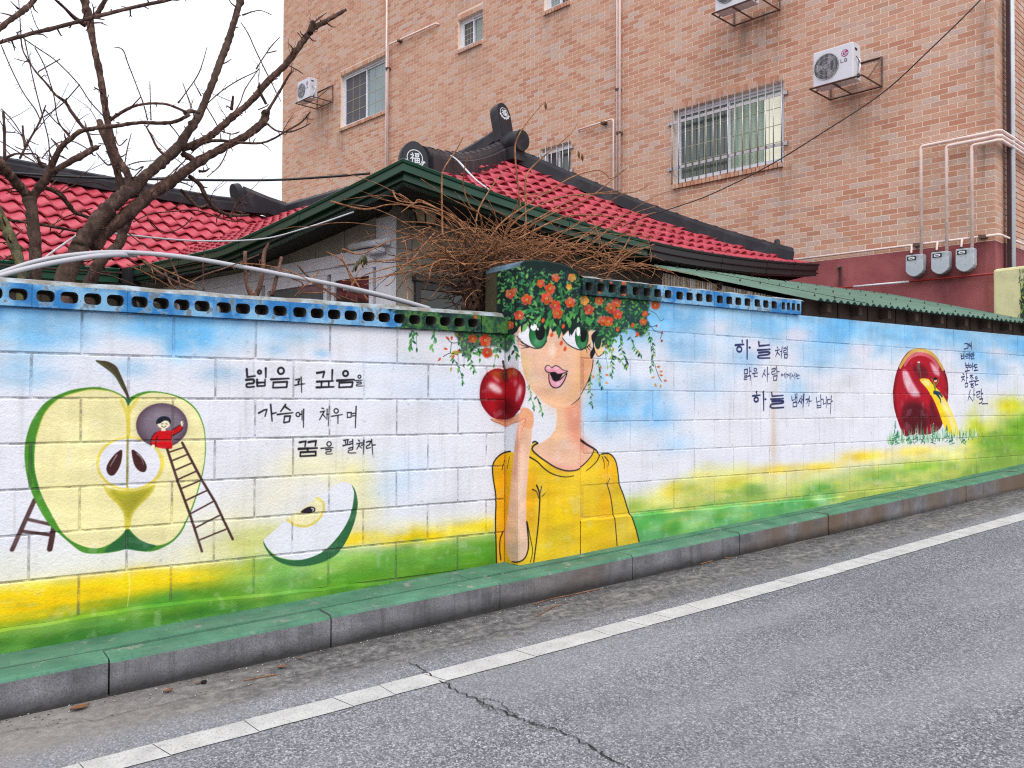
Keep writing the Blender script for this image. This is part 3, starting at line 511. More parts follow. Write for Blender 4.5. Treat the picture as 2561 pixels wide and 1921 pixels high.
    L([(835, 375), (870, 500), (893, 680), (913, 915)], 7); L([(795, 150), (812, 200), (812, 255)], 6, 3); L([(815, 145), (850, 190), (845, 230)], 7, 3); L([(860, 335), (840, 385)], 6, 3)
    L([(215, 395), (240, 470), (238, 600), (222, 800), (190, 1055)], 12, 9); L([(258, 405), (240, 480)], 8, 5); L([(178, 430), (215, 450), (232, 505)], 8, 5); L([(262, 490), (292, 460)], 6, 3)
    L([(-12, 100), (-62, 110), (-112, 140), (-152, 190), (-167, 250), (-162, 330), (-138, 500), (-142, 700), (-137, 900), (-132, 1080)], 10); L([(-70, 790), (-100, 850), (-105, 950), (-95, 1040)], 9); L([(-20, 150), (-40, 250)], 5); L([(-60, 180), (-85, 260)], 5)
    # arm, wrist and hand
    fill('G', [(40, -60), (60, -160), (80, -240), (185, -240), (178, -100), (162, 60), (150, 150), (140, 300), (126, 500), (126, 700), (136, 800), (146, 900), (132, 985), (100, 1035), (50, 1055), (0, 1050), (-30, 1010), (-52, 900), (-56, 800), (-42, 700), (-20, 500), (0, 300), (20, 100)], SK1)
    fill('G', [(-50, 900), (-20, 980), (60, 1040), (120, 980), (130, 860), (40, 900)], (190, 170, 150), ALL, .7, 8, True, .4); fill('G', [(60, -140), (100, -200), (110, -120), (70, 40), (40, 300), (10, 300)], (214, 140, 120), ALL, .55, 7); fill('G', [(70, 60), (110, 100), (90, 500), (100, 800), (40, 820), (40, 400)], (232, 206, 188), ALL, .6, 8)
    L([(130, 710), (145, 900), (130, 990), (95, 1040), (40, 1058), (0, 1052)], 12, 8); L([(135, 720), (160, 850), (180, 960), (160, 1060)], 7, 5)
    fill('C', [(-184, 1412), (-130, 1402), (-60, 1402), (0, 1394), (60, 1362), (95, 1312), (150, 1325), (184, 1385), (187, 1460), (150, 1500), (85, 1460), (118, 1405), (60, 1432), (0, 1452), (-50, 1474), (-100, 1452), (-150, 1434)], (216, 158, 122)); stroke('C', [(-184, 1412), (-150, 1434), (-100, 1452), (-50, 1474), (0, 1452), (60, 1432)], 7, (120, 60, 44), ALL, .8, 4); stroke('C', [(-130, 1412), (-70, 1432), (-10, 1428)], 6, (140, 76, 56), ALL, .7, 3); stroke('C', [(-100, 1404), (-40, 1416), (20, 1408)], 5, (150, 84, 60), ALL, .6, 3); fill('C', [(-150, 1425), (-60, 1440), (20, 1425), (70, 1420), (0, 1452), (-50, 1472), (-100, 1452)], (210, 132, 104), ALL, .6, 4); stroke('C', [(60, 1432), (118, 1404), (110, 1450), (85, 1520)], 8, (190, 96, 84), ALL, .7, 4)
    red_apple()
def red_apple():
    P = [(-72, 984), (-110, 974), (-160, 980), (-222, 1020), (-262, 1090), (-277, 1180), (-267, 1270), (-227, 1340), (-172, 1395), (-112, 1412), (-52, 1408), (0, 1392), (50, 1350), (92, 1275), (116, 1190), (118, 1105), (95, 1040), (55, 990), (10, 968), (-35, 975)]
    fill('C', P, (112, 14, 26)); fill('C', [(-80+(x+80)*.86, 1190+(y-1190)*.88) for x, y in P], (166, 20, 32), ALL, .9, 9)
    fill('C', [(-120, 1290), (-40, 1230), (30, 1290), (0, 1380), (-110, 1395)], (74, 8, 18), ALL, .7, 10); fill('C', [(-200, 1015), (-130, 990), (-70, 1010), (-60, 1070), (-130, 1050)], (170, 96, 40), ALL, .75, 6); fill('C', [(-40, 985), (20, 980), (60, 1020), (-10, 1040), (-50, 1060)], (178, 110, 50), ALL, .7, 6)
    fill('C', [(-100, 1020), (-70, 1000), (-40, 1010), (-30, 1080), (-70, 1090)], (60, 26, 24), ALL, .7, 5)
    fill('C', [(-200, 1100), (-150, 1100), (-90, 1150), (-90, 1190), (-150, 1180), (-200, 1140)], (240, 226, 230), ALL, .9, 4, True, .4); fill('C', [(-170, 1040), (-130, 1060), (-100, 1090), (-130, 1085)], (240, 226, 226), ALL, .7, 3); fill('C', [(70, 1110), (85, 1160), (60, 1230), (35, 1260), (40, 1190)], (236, 216, 222), ALL, .85, 4, True, .4); fill('C', [(20, 1060), (45, 1090), (30, 1130)], (226, 150, 160), ALL, .6, 4)
    stroke('C', [(-74, 915), (-64, 960), (-60, 1010), (-52, 1068)], 26, (78, 58, 54), ALL, 1, 18); stroke('C', [(30, 1375), (-20, 1405), (-90, 1415)], 10, (50, 16, 20), ALL, .8, 4)
def slide_apple():
    c = (CP,); P = [(1340, 803), (1250, 815), (1180, 890), (1130, 1000), (1105, 1110), (1097, 1200), (1105, 1300), (1130, 1400), (1165, 1500), (1200, 1560), (1280, 1545), (1400, 1545), (1500, 1500), (1540, 1400), (1570, 1250), (1577, 1150), (1565, 1050), (1530, 960), (1480, 880), (1420, 825)]
    fill('D', P, (120, 14, 28), c); fill('D', [(1337+(x-1337)*.9, 1180+(y-1180)*.93) for x, y in P], (170, 22, 42), c, .9, 5)
    fill('D', [(1190, 1290), (1300, 1260), (1390, 1330), (1390, 1500), (1230, 1530), (1170, 1420)], (66, 12, 22), c, .85, 9); fill('D', [(1420, 1240), (1470, 1330), (1510, 1440), (1480, 1500), (1410, 1480)], (84, 14, 26), c, .8, 6)
    stroke('D', [(1160, 960), (1210, 880), (1270, 825), (1340, 815), (1420, 838), (1480, 895), (1530, 980)], 34, (206, 178, 92), c, .9); stroke('D', [(1200, 940), (1240, 880), (1300, 850), (1370, 850), (1440, 890), (1490, 960)], 36, (222, 150, 150), c, .6, None, .3)
    fill('D', [(1180, 1000), (1220, 1000), (1260, 1080), (1320, 1180), (1330, 1210), (1260, 1210), (1200, 1120)], (236, 214, 222), c, .9, 4, True, .4); fill('D', [(1420, 920), (1490, 980), (1500, 1040), (1450, 1010)], (236, 206, 216), c, .8, 4, True, .4)
    fill('D', [(1270, 960), (1320, 930), (1380, 960), (1400, 1040), (1340, 1060), (1290, 1020)], (84, 16, 30), c, .7, 5); stroke('D', [(1322, 920), (1330, 980), (1338, 1060)], 22, (92, 76, 64), c, 1, 14); ell('D', 1322, 920, 12, 8, (206, 200, 190), c)
    fill('D', [(1325, 1070), (1400, 1065), (1440, 1110), (1500, 1170), (1550, 1240), (1600, 1340), (1640, 1440), (1665, 1545), (1600, 1548), (1540, 1480), (1500, 1370), (1450, 1250), (1390, 1150)], (240, 206, 40), c); fill('D', [(1480, 1180), (1550, 1260), (1610, 1380), (1655, 1530), (1620, 1540), (1560, 1380), (1500, 1260)], (236, 226, 170), c, .8, 5); fill('D', [(1335, 1075), (1400, 1075), (1430, 1130), (1380, 1120)], (236, 224, 170), c, .8, 4)
    stroke('D', [(1455, 1110), (1462, 1150)], 34, (120, 140, 40), c, 1, 28); stroke('D', [(1450, 1105), (1438, 1075), (1430, 1045)], 12, (110, 132, 40), c, 1, 7); stroke('D', [(1475, 1110), (1490, 1085), (1495, 1065)], 12, (110, 132, 40), c, 1, 8); ell('D', 1467, 1078, 12, 14, (230, 206, 190), c); ell('D', 1465, 1062, 16, 13, (24, 22, 26), c)
    stroke('D', [(1455, 1180), (1500, 1190), (1520, 1215)], 34, (40, 62, 84), c, 1, 24); stroke('D', [(1470, 1190), (1500, 1230), (1510, 1268)], 26, (34, 52, 74), c, 1, 12); stroke('D', [(1430, 1045), (1440, 1058)], 6, K, c)
    g = random.Random(4)
    for k in range(230):
        x = 1050+g.random()*790; d = abs(x-1330)/520; hh = (40+120*g.random()*max(.25, 1-d)); y = 1640-40*g.random()-90*(x-1050)/790*.6
        stroke('D', [(x, y), (x+g.uniform(-12, 12), y-hh)], 10, g.choice([(60, 130, 84), (90, 160, 96), (210, 222, 206), (120, 180, 110), (224, 226, 226)]), c, .8, 3)
    for x, y0 in ((1110, 1430), (1130, 1500), (1440, 1440), (1290, 1470), (1555, 1460), (1700, 1530), (1350, 1500), (1230, 1510), (1600, 1540)):
        for k in range(26):
            t = g.random(); yy = y0+t*(1620-y0); stroke('D', [(x+g.uniform(-1, 1)*26*t+8, yy), (x+g.uniform(-1, 1)*32*t, yy+16)], 11, (52, 112, 84) if g.random() < .75 else (206, 218, 214), c, .85, 3)
def flower(r, x, y, s, cv, col=(180, 78, 48), rot=None):
    s *= .9; g = FR; a0 = g.random()*6 if rot is None else rot
    ell(r, x+.06*s, y+.08*s, s*.98, s*.92, (20, 34, 30), cv, .55, 2, 14)
    for k in range(5):
        a = a0+k*2*math.pi/5; cc = tuple(max(0, min(255, v+g.uniform(-22, 22))) for v in col)
        ell(r, x+.5*s*math.cos(a), y+.5*s*math.sin(a), .52*s, .5*s*FR.uniform(.85, 1.1), cc, cv, 1, 0, 12, a); ell(r, x+.72*s*math.cos(a), y+.72*s*math.sin(a), .2*s, .3*s, tuple(min(255, v*1.18+8) for v in cc), cv, .6, 2, 10, a)
        stroke(r, [(x+.15*s*math.cos(a), y+.15*s*math.sin(a)), (x+.85*s*math.cos(a), y+.85*s*math.sin(a))], s*.12, tuple(v*.72 for v in cc), cv, .7, 1)
        if s > 30: stroke(r, [(x+.98*s*math.cos(a-.4), y+.98*s*math.sin(a-.4)), (x+1.0*s*math.cos(a), y+1.0*s*math.sin(a)), (x+.98*s*math.cos(a+.4), y+.98*s*math.sin(a+.4))], 4, (232, 150, 110), cv, .5)
    ell(r, x, y, .2*s, .2*s, (232, 206, 120), cv, .9); ell(r, x, y, .1*s, .1*s, (50, 60, 70), cv)
FR = random.Random(21)
def leaf(r, x, y, L, a, col, cv, wid=.38):
    dx, dy = math.cos(a), math.sin(a); px, py = -dy, dx
    fill(r, [(x, y), (x+.35*L*dx+wid*.5*L*px, y+.35*L*dy+wid*.5*L*py), (x+.75*L*dx+wid*.32*L*px, y+.75*L*dy+wid*.32*L*py), (x+L*dx, y+L*dy), (x+.75*L*dx-wid*.32*L*px, y+.75*L*dy-wid*.32*L*py), (x+.35*L*dx-wid*.5*L*px, y+.35*L*dy-wid*.5*L*py)], col, cv, .95, 0, False)
    if L > 34: stroke(r, [(x, y), (x+L*dx*.9, y+L*dy*.9)], 3, tuple(min(255, v*1.35) for v in col), cv, .6)
LEAFS = [(42, 100, 60), (66, 136, 66), (32, 74, 52), (98, 158, 84), (48, 116, 74), (24, 50, 42)]
def strand(r, pts, n, L, cols, cv):
    stroke(r, pts, 5, (40, 60, 44), cv, .9, 2); P = smooth(pts, False, 8)
    for k in range(n):
        q = P[int((k+.5)/n*(len(P)-1))]; a = math.pi/2+FR.choice((-1, 1))*(.35+.5*FR.random()); leaf(r, q[0], q[1], L*(.75+.5*FR.random()), a, FR.choice(cols), cv)
    leaf(r, P[-1][0], P[-1][1], L*1.1, math.pi/2+FR.uniform(-.2, .2), FR.choice(cols), cv)
def inpoly(x, y, P):
    c = False; j = len(P)-1
    for i in range(len(P)):
        if (P[i][1] > y) != (P[j][1] > y) and x < (P[j][0]-P[i][0])*(y-P[i][1])/(P[j][1]-P[i][1])+P[i][0]: c = not c
        j = i
    return c
def scatter(r, P, n, Lr, cols, cv):
    xs = [p[0] for p in P]; ys = [p[1] for p in P]; k = 0
    while k < n:
        x, y = FR.uniform(min(xs), max(xs)), FR.uniform(min(ys), max(ys))
        if inpoly(x, y, P): leaf(r, x, y, FR.uniform(*Lr), FR.uniform(.2, 2.9) if FR.random() < .7 else FR.uniform(0, 6.3), FR.choice(cols), cv, .5); k += 1
def flowers():
    # dark crown of the hair: top of the pillar, cap side
    top = [(-140, 20), (-140, 640), (-20, 700), (44, 655), (70, 600), (112, 622), (150, 596), (176, 575), (215, 600), (236, 640), (262, 600), (292, 640), (312, 702), (332, 610), (352, 662), (392, 640), (405, 722), (432, 650), (442, 692), (492, 640), (516, 692), (545, 640), (572, 612), (604, 596), (628, 640), (655, 655), (690, 600), (702, 640), (762, 640), (860, 600), (860, 300), (600, 300), (600, 20)]
    fill('C', top, (24, 40, 38), (CS, CP), 1, 0, False)
    for sp in ([(196, 550), (268, 550), (244, 655)], [(60, 560), (120, 560), (84, 668)], [(560, 540), (650, 560), (622, 668)], [(470, 540), (540, 540), (500, 700)], [(130, 550), (190, 550), (150, 640)]): fill('C', sp, (22, 38, 34), (CS, CP), 1, 0, False)
    right = [(590, 330), (1010, 340), (1200, 390), (1180, 520), (1190, 620), (1130, 700), (1050, 620), (980, 650), (900, 700), (850, 800), (800, 760), (740, 640), (640, 620)]
    fill('C', right, (30, 50, 44), (CP,), .9, 2); fill('B', [(1740, 640), (2212, 640), (2180, 830), (2120, 800), (2020, 780), (1900, 800), (1830, 880), (1780, 840), (1770, 760)], (30, 46, 40), (CL, CS), .75, 2)
    mids = [(36, 70, 62), (28, 56, 52), (44, 84, 60), (30, 48, 60), (56, 100, 76), (60, 122, 62)]
    scatter('C', [(-60, 60), (590, 140), (590, 470), (-60, 480)], 330, (18, 44), mids+LEAFS[:2], (CS, CP)); scatter('C', [(-120, 80), (20, 60), (590, 200), (590, 560), (300, 600), (-100, 560)], 260, (22, 54), LEAFS[:5]+[(112, 160, 86), (84, 140, 96)], (CS, CP)); scatter('C', right, 420, (16, 44), LEAFS+mids, (CP,)); scatter('C', right, 160, (22, 50), LEAFS[:5]+[(112, 160, 86)], (CP,)); scatter('B', [(1760, 660), (2200, 660), (2170, 820), (1900, 860), (1770, 840)], 190, (18, 42), LEAFS+[(96, 150, 70)], (CL, CS))
    for x, y, L, a in ((180, 330, 60, 2.2), (230, 350, 70, 1.8), (120, 470, 80, 2.4), (100, 520, 80, 2.0), (170, 440, 70, 1.4), (270, 470, 80, 1.9), (330, 470, 90, 1.6), (360, 540, 90, 2.0), (440, 490, 90, 1.4), (490, 480, 80, .6), (470, 520, 90, 1.1), (500, 560, 70, 1.6), (400, 600, 100, 1.5), (560, 420, 90, 1.6), (610, 470, 90, 1.4), (660, 520, 100, 1.2), (130, 580, 90, 2.0), (420, 320, 60, 1.1), (400, 290, 60, .9), (640, 500, 80, 1.7), (250, 520, 70, 2.2), (310, 540, 80, 1.7), (70, 440, 60, 2.2), (200, 400, 50, 1.2), (520, 500, 60, 1.9)):
        leaf('C', x, y, L, a, FR.choice(LEAFS[:5]), (CS, CP), .5)
    for p, n, L in (([(1170, 620), (1240, 800), (1215, 985)], 26, 34), ([(1210, 700), (1225, 860)], 14, 34), ([(950, 680), (960, 800), (1015, 940)], 18, 40), ([(1040, 700), (1070, 780), (1130, 850)], 12, 38), ([(860, 760), (880, 900), (878, 1030)], 16, 36), ([(760, 900), (770, 1020), (785, 1130)], 14, 36), ([(700, 1030), (690, 1120), (712, 1290)], 12, 36), ([(820, 820), (840, 950)], 26, 32), ([(880, 860), (930, 880), (1000, 960)], 12, 32), ([(150, 1120), (165, 1220), (190, 1310)], 9, 36), ([(212, 1210), (240, 1290), (262, 1360)], 7, 36), ([(10, 700), (15, 780), (40, 850)], 8, 50), ([(900, 720), (860, 800)], 10, 36)):
        strand('C', p, n, L, LEAFS+[(150, 160, 60)], (CS, CP))
    for p, n, L, cols in (([(1345, 640), (1350, 730), (1335, 780)], 9, 50, LEAFS[:5]), ([(1385, 660), (1390, 790)], 4, 44, LEAFS[:5]), ([(1545, 640), (1540, 720), (1525, 790)], 6, 46, LEAFS), ([(1690, 860), (1760, 980), (1785, 1090)], 12, 36, LEAFS[:4]), ([(1930, 810), (1938, 880)], 5, 44, LEAFS[:4]), ([(2080, 850), (2060, 930)], 9, 38, LEAFS+[(170, 170, 60)]), ([(1850, 850), (1865, 930), (1885, 985)], 8, 40, LEAFS[:4]), ([(1720, 820), (1690, 960)], 18, 42, [(150, 146, 40), (170, 160, 60), (120, 124, 40)]), ([(1740, 670), (1780, 700)], 6, 36, [(140, 140, 50)]), ([(2200, 680), (2195, 850)], 9, 60, LEAFS+[(150, 160, 90)]), ([(1800, 840), (1800, 930)], 8, 36, LEAFS[2:])):
        strand('B', p, n, L, cols, (CL, CS))
    stroke('B', [(1640, 700), (1690, 750), (1750, 750)], 5, K, (CL,)); stroke('B', [(1690, 750), (1680, 840)], 5, K, (CL,)); stroke('B', [(1620, 870), (1680, 840), (1750, 860)], 5, K, (CL,))
    for x, y, a in ((1640, 700, .6), (1692, 690, 1.6), (1620, 800, .2), (1600, 880, 2.3), (1740, 810, .8), (1720, 860, 2.5)): leaf('B', x, y, 42, a, (196, 74, 44), (CL,), .5)
    stroke('C', [(1210, 600), (1250, 650), (1310, 670), (1295, 720)], 4, K, (CP,)); stroke('C', [(1200, 470), (1260, 500), (1300, 560), (1330, 540)], 6, (60, 110, 90), (CP,)); stroke('C', [(1180, 620), (1260, 605)], 4, K, (CP,)); stroke('C', [(1250, 940), (1275, 1020), (1310, 1090)], 5, (50, 46, 40), (CP,))
    for x, y in ((1310, 735), (1315, 665), (1265, 605)): ell('C', x, y, 9, 11, (150, 50, 44), (CP,))
    for x, y, a in ((1265, 960, 0), (1290, 1000, 0), (1250, 1045, 2.8), (1290, 1030, .2), (1260, 1100, 1.8), (1325, 1080, 0), (1300, 1110, 1.5), (820, 1025, .3), (818, 1095, .3), (720, 1030, 1.8), (775, 950, 1.2), (835, 760, 1.6), (890, 790, 1.5)): leaf('C', x, y, 34, a, FR.choice([(196, 130, 60), (180, 104, 50), (206, 96, 50)]), (CP,), .6)
    for x, y in ((345, 685), (428, 755), (460, 805), (270, 560), (445, 610), (1100, 680), (930, 635), (1060, 600)): ell('C', x, y, 14, 22, (206, 84, 46), (CS, CP), 1, 0, 10, .3)
    for x, y, s in ((380, 190, 40), (250, 240, 40), (330, 285, 52), (300, 370, 58), (130, 380, 54), (375, 430, 54), (505, 405, 50), (60, 515, 48), (395, 500, 52), (680, 465, 50), (770, 385, 42), (870, 450, 52), (920, 405, 48), (930, 505, 48), (800, 560, 48), (850, 565, 48), (1255, 425, 44), (1165, 500, 30), (1150, 570, 34), (-15, 330, 46), (20, 300, 30)): flower('C', x, y, s, (CS, CP))
    for x, y, s in ((520, 190, 40), (495, 270, 30), (640, 385, 48)): flower('C', x, y, s, (CS, CP), (196, 140, 56))
    for x, y, s in ((1875, 715, 42), (1985, 730, 60), (2000, 835, 52), (2195, 600, 40)): flower('B', x, y, s, (CL, CS))
    for x, y, s in ((775, 210, 16), (860, 230, 14), (970, 230, 26), (760, 312, 16), (970, 322, 28), (1200, 260, 13)): flower('C', x, y, s, (CR,))
    scatter('C', [(600, 170), (1000, 200), (1250, 250), (1200, 400), (600, 340)], 160, (10, 20), mids+LEAFS[:3], (CR,)); scatter('B', [(1280, 480), (2180, 560), (2180, 680), (1220, 620)], 190, (10, 22), mids+LEAFS[:3]+[(140, 140, 50)], (CC,)); flower('B', 1900, 530, 16, (CC,))
_IM = {}
def brushed(c):
    """uneven coats: long brush streaks and thin spots where there is colour"""
    n = np.repeat(vnoise(c.h, c.w//9+2, 9, 31, 3), 9, axis=1)[:, :c.w]-.5; n = blur(n, 6)*1.4; q = np.repeat(vnoise(c.h//9+2, c.w, 8, 37, 3), 9, axis=0)[:c.h]-.5; q = blur(q, 6)
    sat = np.clip((c.a.max(-1)-c.a.min(-1))*3.2, 0, 1); c.a *= (1+sat*(.20*n+.10*q)+.02*n)[..., None]
    thin = np.clip((vnoise(c.h, c.w, 22, 41, 4)-.60)*6, 0, 1)*sat*.22; c.a = c.a*(1-thin[..., None])+np.array((.84, .84, .86), np.float32)*thin[..., None]
def to_image(c):
    if c.name in _IM: return _IM[c.name]
    im = bpy.data.images.new('paint_'+c.name, c.w, c.h, alpha=False); im.colorspace_settings.name = 'sRGB'
    A = np.ones((c.h, c.w, 4), np.float32); L_ = c.a.mean(-1, keepdims=True); A[..., :3] = np.clip(L_+(c.a-L_)*1.06, .04, .93); im.pixels.foreach_set(A.ravel()); im.update(); im.pack(); _IM[c.name] = im; return im
background(); left_pictures(); lettering(); girl(); slide_apple(); flowers()
# pillar side beyond the painted strip: plain dark olive-brown
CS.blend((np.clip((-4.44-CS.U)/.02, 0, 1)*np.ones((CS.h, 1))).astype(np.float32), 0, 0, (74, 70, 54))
for c in (CL, CS, CP): brushed(c)
def mural_mat(c, joint=0.):
    """the painting, laid on by world position; the relief of the block face and old grime come from noise"""
    k = NB('mural_'+c.name); g = k.n('ShaderNodeNewGeometry').outputs['Position']; sp = k.n('ShaderNodeSeparateXYZ', {0: g})
    u = sp.outputs[0] if c.plane == 'Y' else k.math('MULTIPLY', sp.outputs[1], -1.)
    uu = k.math('DIVIDE', k.math('SUBTRACT', u, c.u0), c.u1-c.u0); vv = k.math('DIVIDE', k.math('SUBTRACT', sp.outputs[2], c.v0+CZ), c.v1-c.v0)
    im = k.n('ShaderNodeTexImage', {0: k.n('ShaderNodeCombineXYZ', {0: uu, 1: vv}).outputs[0]}, extension='EXTEND', interpolation='Cubic'); im.image = to_image(c)
    fine = k.noise(g, 140, 4, .6); mid = k.noise(g, 55, 4, .6); big = k.noise(g, 3., 5)
    pits = k.ramp(fine, [(.27, 1.), (.34, 0.)])
    col = k.mix(k.math('MULTIPLY', pits, .45), im.outputs[0], (.16, .15, .15))
    col = k.mix(k.math('MULTIPLY', k.ramp(big, [(.4, 0.), (.75, 1.)]), .12), col, (.42, .40, .38), 'MULTIPLY')
    stre = k.ramp(k.noise(k.n('ShaderNodeMapping', {0: g, 'Scale': (1., 1., .12)}).outputs[0], 14, 5, .65), [(.5, 0.), (.72, 1.)]); col = k.mix(k.math('MULTIPLY', stre, .22), col, (.5, .48, .46), 'MULTIPLY')
    if joint: col = k.mix(k.math('MULTIPLY', k.ramp(k.noise(g, 16, 5, .7), [(.42, 0.), (.6, 1.)]), joint), col, (.12, .11, .11))
    h = k.math('ADD', k.math('MULTIPLY', fine, .5), k.math('MULTIPLY', mid, .8))
    return k.out(col, .72, k.bump(h, .5, .009), 0., .12)
M_L, M_S, M_P, M_CC, M_CR = [mural_mat(c) for c in (CL, CS, CP, CC, CR)]
M_LJ, M_PJ = mural_mat(CL, .65), mural_mat(CP, .35)
# ================================================================ ground, road, kerb
def road_mat():
    k = NB('asphalt'); g = k.n('ShaderNodeNewGeometry').outputs['Position']; sp = k.n('ShaderNodeSeparateXYZ', {0: g})
    v = k.n('ShaderNodeTexVoronoi', {'Vector': g, 'Scale': 148.}); st = k.ramp(v.outputs['Color'], [(.0, (.035, .035, .04)), (.4, (.14, .142, .16)), (.72, (.34, .345, .38)), (1., (.68, .69, .74))])
    n = k.noise(g, 260, 3, .6); st = k.mix(k.ramp(n, [(.35, .75), (.6, 0.)]), st, (.07, .07, .075))
    big = k.noise(g, 1.1, 5, .6); st = k.mix(k.math('MULTIPLY', k.ramp(big, [(.35, 1.), (.65, 0.)]), .35), st, (.12, .12, .128)); trk = k.ramp(k.noise(k.n('ShaderNodeMapping', {0: g, 'Scale': (.25, 1.6, 1.)}).outputs[0], 1.1, 4), [(.42, 0.), (.62, 1.)]); st = k.mix(k.math('MULTIPLY', trk, .3), st, (.33, .33, .35)); spot = k.ramp(k.noise(g, 5., 5, .7), [(.66, 0.), (.72, 1.)]); st = k.mix(k.math('MULTIPLY', spot, .35), st, (.08, .08, .085))
    # old concrete apron and washed-in dirt along the kerb
    edge = k.math('ADD', sp.outputs[1], k.math('MULTIPLY', k.math('SUBTRACT', k.noise(k.n('ShaderNodeMapping', {0: g, 'Scale': (1., 4., 1.)}).outputs[0], 3., 6, .7), .5), .34))
    ap = k.ramp(k.n('ShaderNodeMapRange', {0: edge, 1: 3.50, 2: 3.66}).outputs[0], [(0., 0.), (1., 1.)])
    cn = k.noise(g, 26, 6, .7); cc = k.ramp(cn, [(.3, (.045, .044, .045)), (.5, (.12, .117, .117)), (.72, (.27, .262, .255))])
    sand = k.ramp(k.noise(k.n('ShaderNodeMapping', {0: g, 'Scale': (1.4, 5., 1.)}).outputs[0], 2.6, 6, .7), [(.53, 0.), (.66, 1.)])
    cc = k.mix(k.math('MULTIPLY', sand, .6), cc, (.30, .28, .255)); sp2 = k.ramp(k.noise(g, 170, 2, .6), [(.62, 0.), (.72, 1.)]); cc = k.mix(k.math('MULTIPLY', sp2, .7), cc, (.36, .35, .33))
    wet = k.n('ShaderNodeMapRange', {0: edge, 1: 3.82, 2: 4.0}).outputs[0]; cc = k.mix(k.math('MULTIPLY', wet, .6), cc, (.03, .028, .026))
    left = k.n('ShaderNodeMapRange', {0: sp.outputs[0], 1: 1.5, 2: .5}).outputs[0]; cc = k.mix(k.math('MULTIPLY', left, .45), cc, (.33, .30, .28))
    col = k.mix(ap, st, cc)
    h = k.math('ADD', v.outputs['Distance'], k.math('MULTIPLY', n, .6))
    return k.out(col, .9, k.bump(h, .6, .006), 0., .12)
def line_mat():
    k = NB('road_paint'); g = k.n('ShaderNodeNewGeometry').outputs['Position']
    n = k.noise(g, 120, 4, .65); b = k.noise(g, 9, 5, .6)
    col = k.mix(k.ramp(b, [(.3, 0.), (.7, 1.)]), (.36, .355, .35), (.50, .495, .485)); col = k.mix(k.ramp(n, [(.33, .85), (.46, 0.)]), col, (.17, .17, .175))
    return k.out(col, .7, k.bump(n, .3, .004), 0., .3)
M_ROAD, M_LINE = road_mat(), line_mat()
M_DARK = pm('crack_dark', (26, 25, 26), .3, 20, .95, 0)
M_SOIL = pm('soil', (92, 84, 72), .35, 3, .95, .6, 40, dirt=(60, 56, 44), dist=.02)
def sheet(xs, ys, zf):
    m = MB(); n = len(ys); V = [(x, y, zf(x, y)) for x in xs for y in ys]
    m.add(V, [(i*n+j, (i+1)*n+j, (i+1)*n+j+1, i*n+j+1) for i in range(len(xs)-1) for j in range(n-1)], 0, True); return m
GX = [-400, -120, -40, -15]+[-6+.5*i for i in range(45)]+[20, 40, 120, 400]
sheet(GX, [-400, -100, -30, 3.9, 30, 100, 400], lambda x, y: zb(x)-.42).obj('ground', M_SOIL, kind='structure', label='bare earth ground under the street and the plots')
road = sheet([x for x in GX if abs(x) <= 40], [-9, -6, -4, -2, -1, 0, 1, 2, 2.6, 3.0, 3.33, 3.5, 3.65, 3.8, 3.98], zroad).obj('road', M_ROAD, kind='structure', label='grey asphalt street with a worn concrete edge along the kerb')
# white edge line, broken into slabs by cracks
g = random.Random(3); x = -8.; sk_prev = 0.
def yl(X): return 3.262+.0135*min(max(X, -2), 6)
while x < 22:
    L = g.uniform(.16, .5); m = MB(); x1 = x+L-.003; j = [g.uniform(-.03, .03) for _ in range(4)]; n = 5
    sk0 = sk_prev; sk = g.uniform(-.05, .01); sk_prev = sk; P = []
    for i in range(n):
        for e, yy in ((0, yl(x)), (1, yl(x)+.135)):
            X = x+(x1-x)*i/(n-1)+((sk0+(sk-sk0)*i/(n-1)) if e else 0); P.append((X, yy+g.uniform(-.0025, .0025), zroad(X, yy)+.004))
    m.add(P, [(2*i, 2*i+2, 2*i+3, 2*i+1) for i in range(n-1)]).obj('line_slab', M_LINE, road); x += L
def ribbon_ground(name, pts, w, mat, parent, dz=.005):
    m = MB(); V = []
    for i, (X, Y) in enumerate(pts):
        a = pts[max(i-1, 0)]; b = pts[min(i+1, len(pts)-1)]; t = np.array([b[0]-a[0], b[1]-a[1]]); t /= np.linalg.norm(t); nn = np.array([-t[1], t[0]])
        ww = w*(.4+.9*g.random())*(.3 if i in (0, len(pts)-1) else 1)
        for s in (-1, 1): q = np.array([X, Y])+nn*ww*s; V.append((q[0], q[1], zroad(q[0], q[1])+dz))
    m.add(V, [(2*i, 2*i+2, 2*i+3, 2*i+1) for i in range(len(pts)-1)]); return m.obj(name, mat, parent)
def gpt(x, y):
    d = ray(x, y); lo, hi = .5, 60
    for _ in range(50):
        t = (lo+hi)/2
        if d[2]*t > zroad(d[0]*t, d[1]*t): lo = t
        else: hi = t
    return d[0]*lo, d[1]*lo
def crack(pix, w, sub=7, amp=.012):
    P = [gpt(*p) for p in pix]; o = []
    for a, b in zip(P[:-1], P[1:]):
        for i in range(sub): t = i/sub; o.append((a[0]+(b[0]-a[0])*t+g.uniform(-amp, amp), a[1]+(b[1]-a[1])*t+g.uniform(-amp, amp)))
    o.append(P[-1]); return ribbon_ground('crack', o, w, M_DARK, road)
crack([(1028, 1658), (1062, 1683), (1107, 1707), (1150, 1733), (1195, 1752), (1245, 1777), (1300, 1800), (1345, 1815), (1400, 1830), (1470, 1868), (1540, 1905), (1640, 1960)], .0038)
crack([(1195, 1752), (1225, 1750), (1255, 1762), (1275, 1785), (1300, 1800)], .002); crack([(1195, 1752), (1215, 1770), (1250, 1790)], .002)
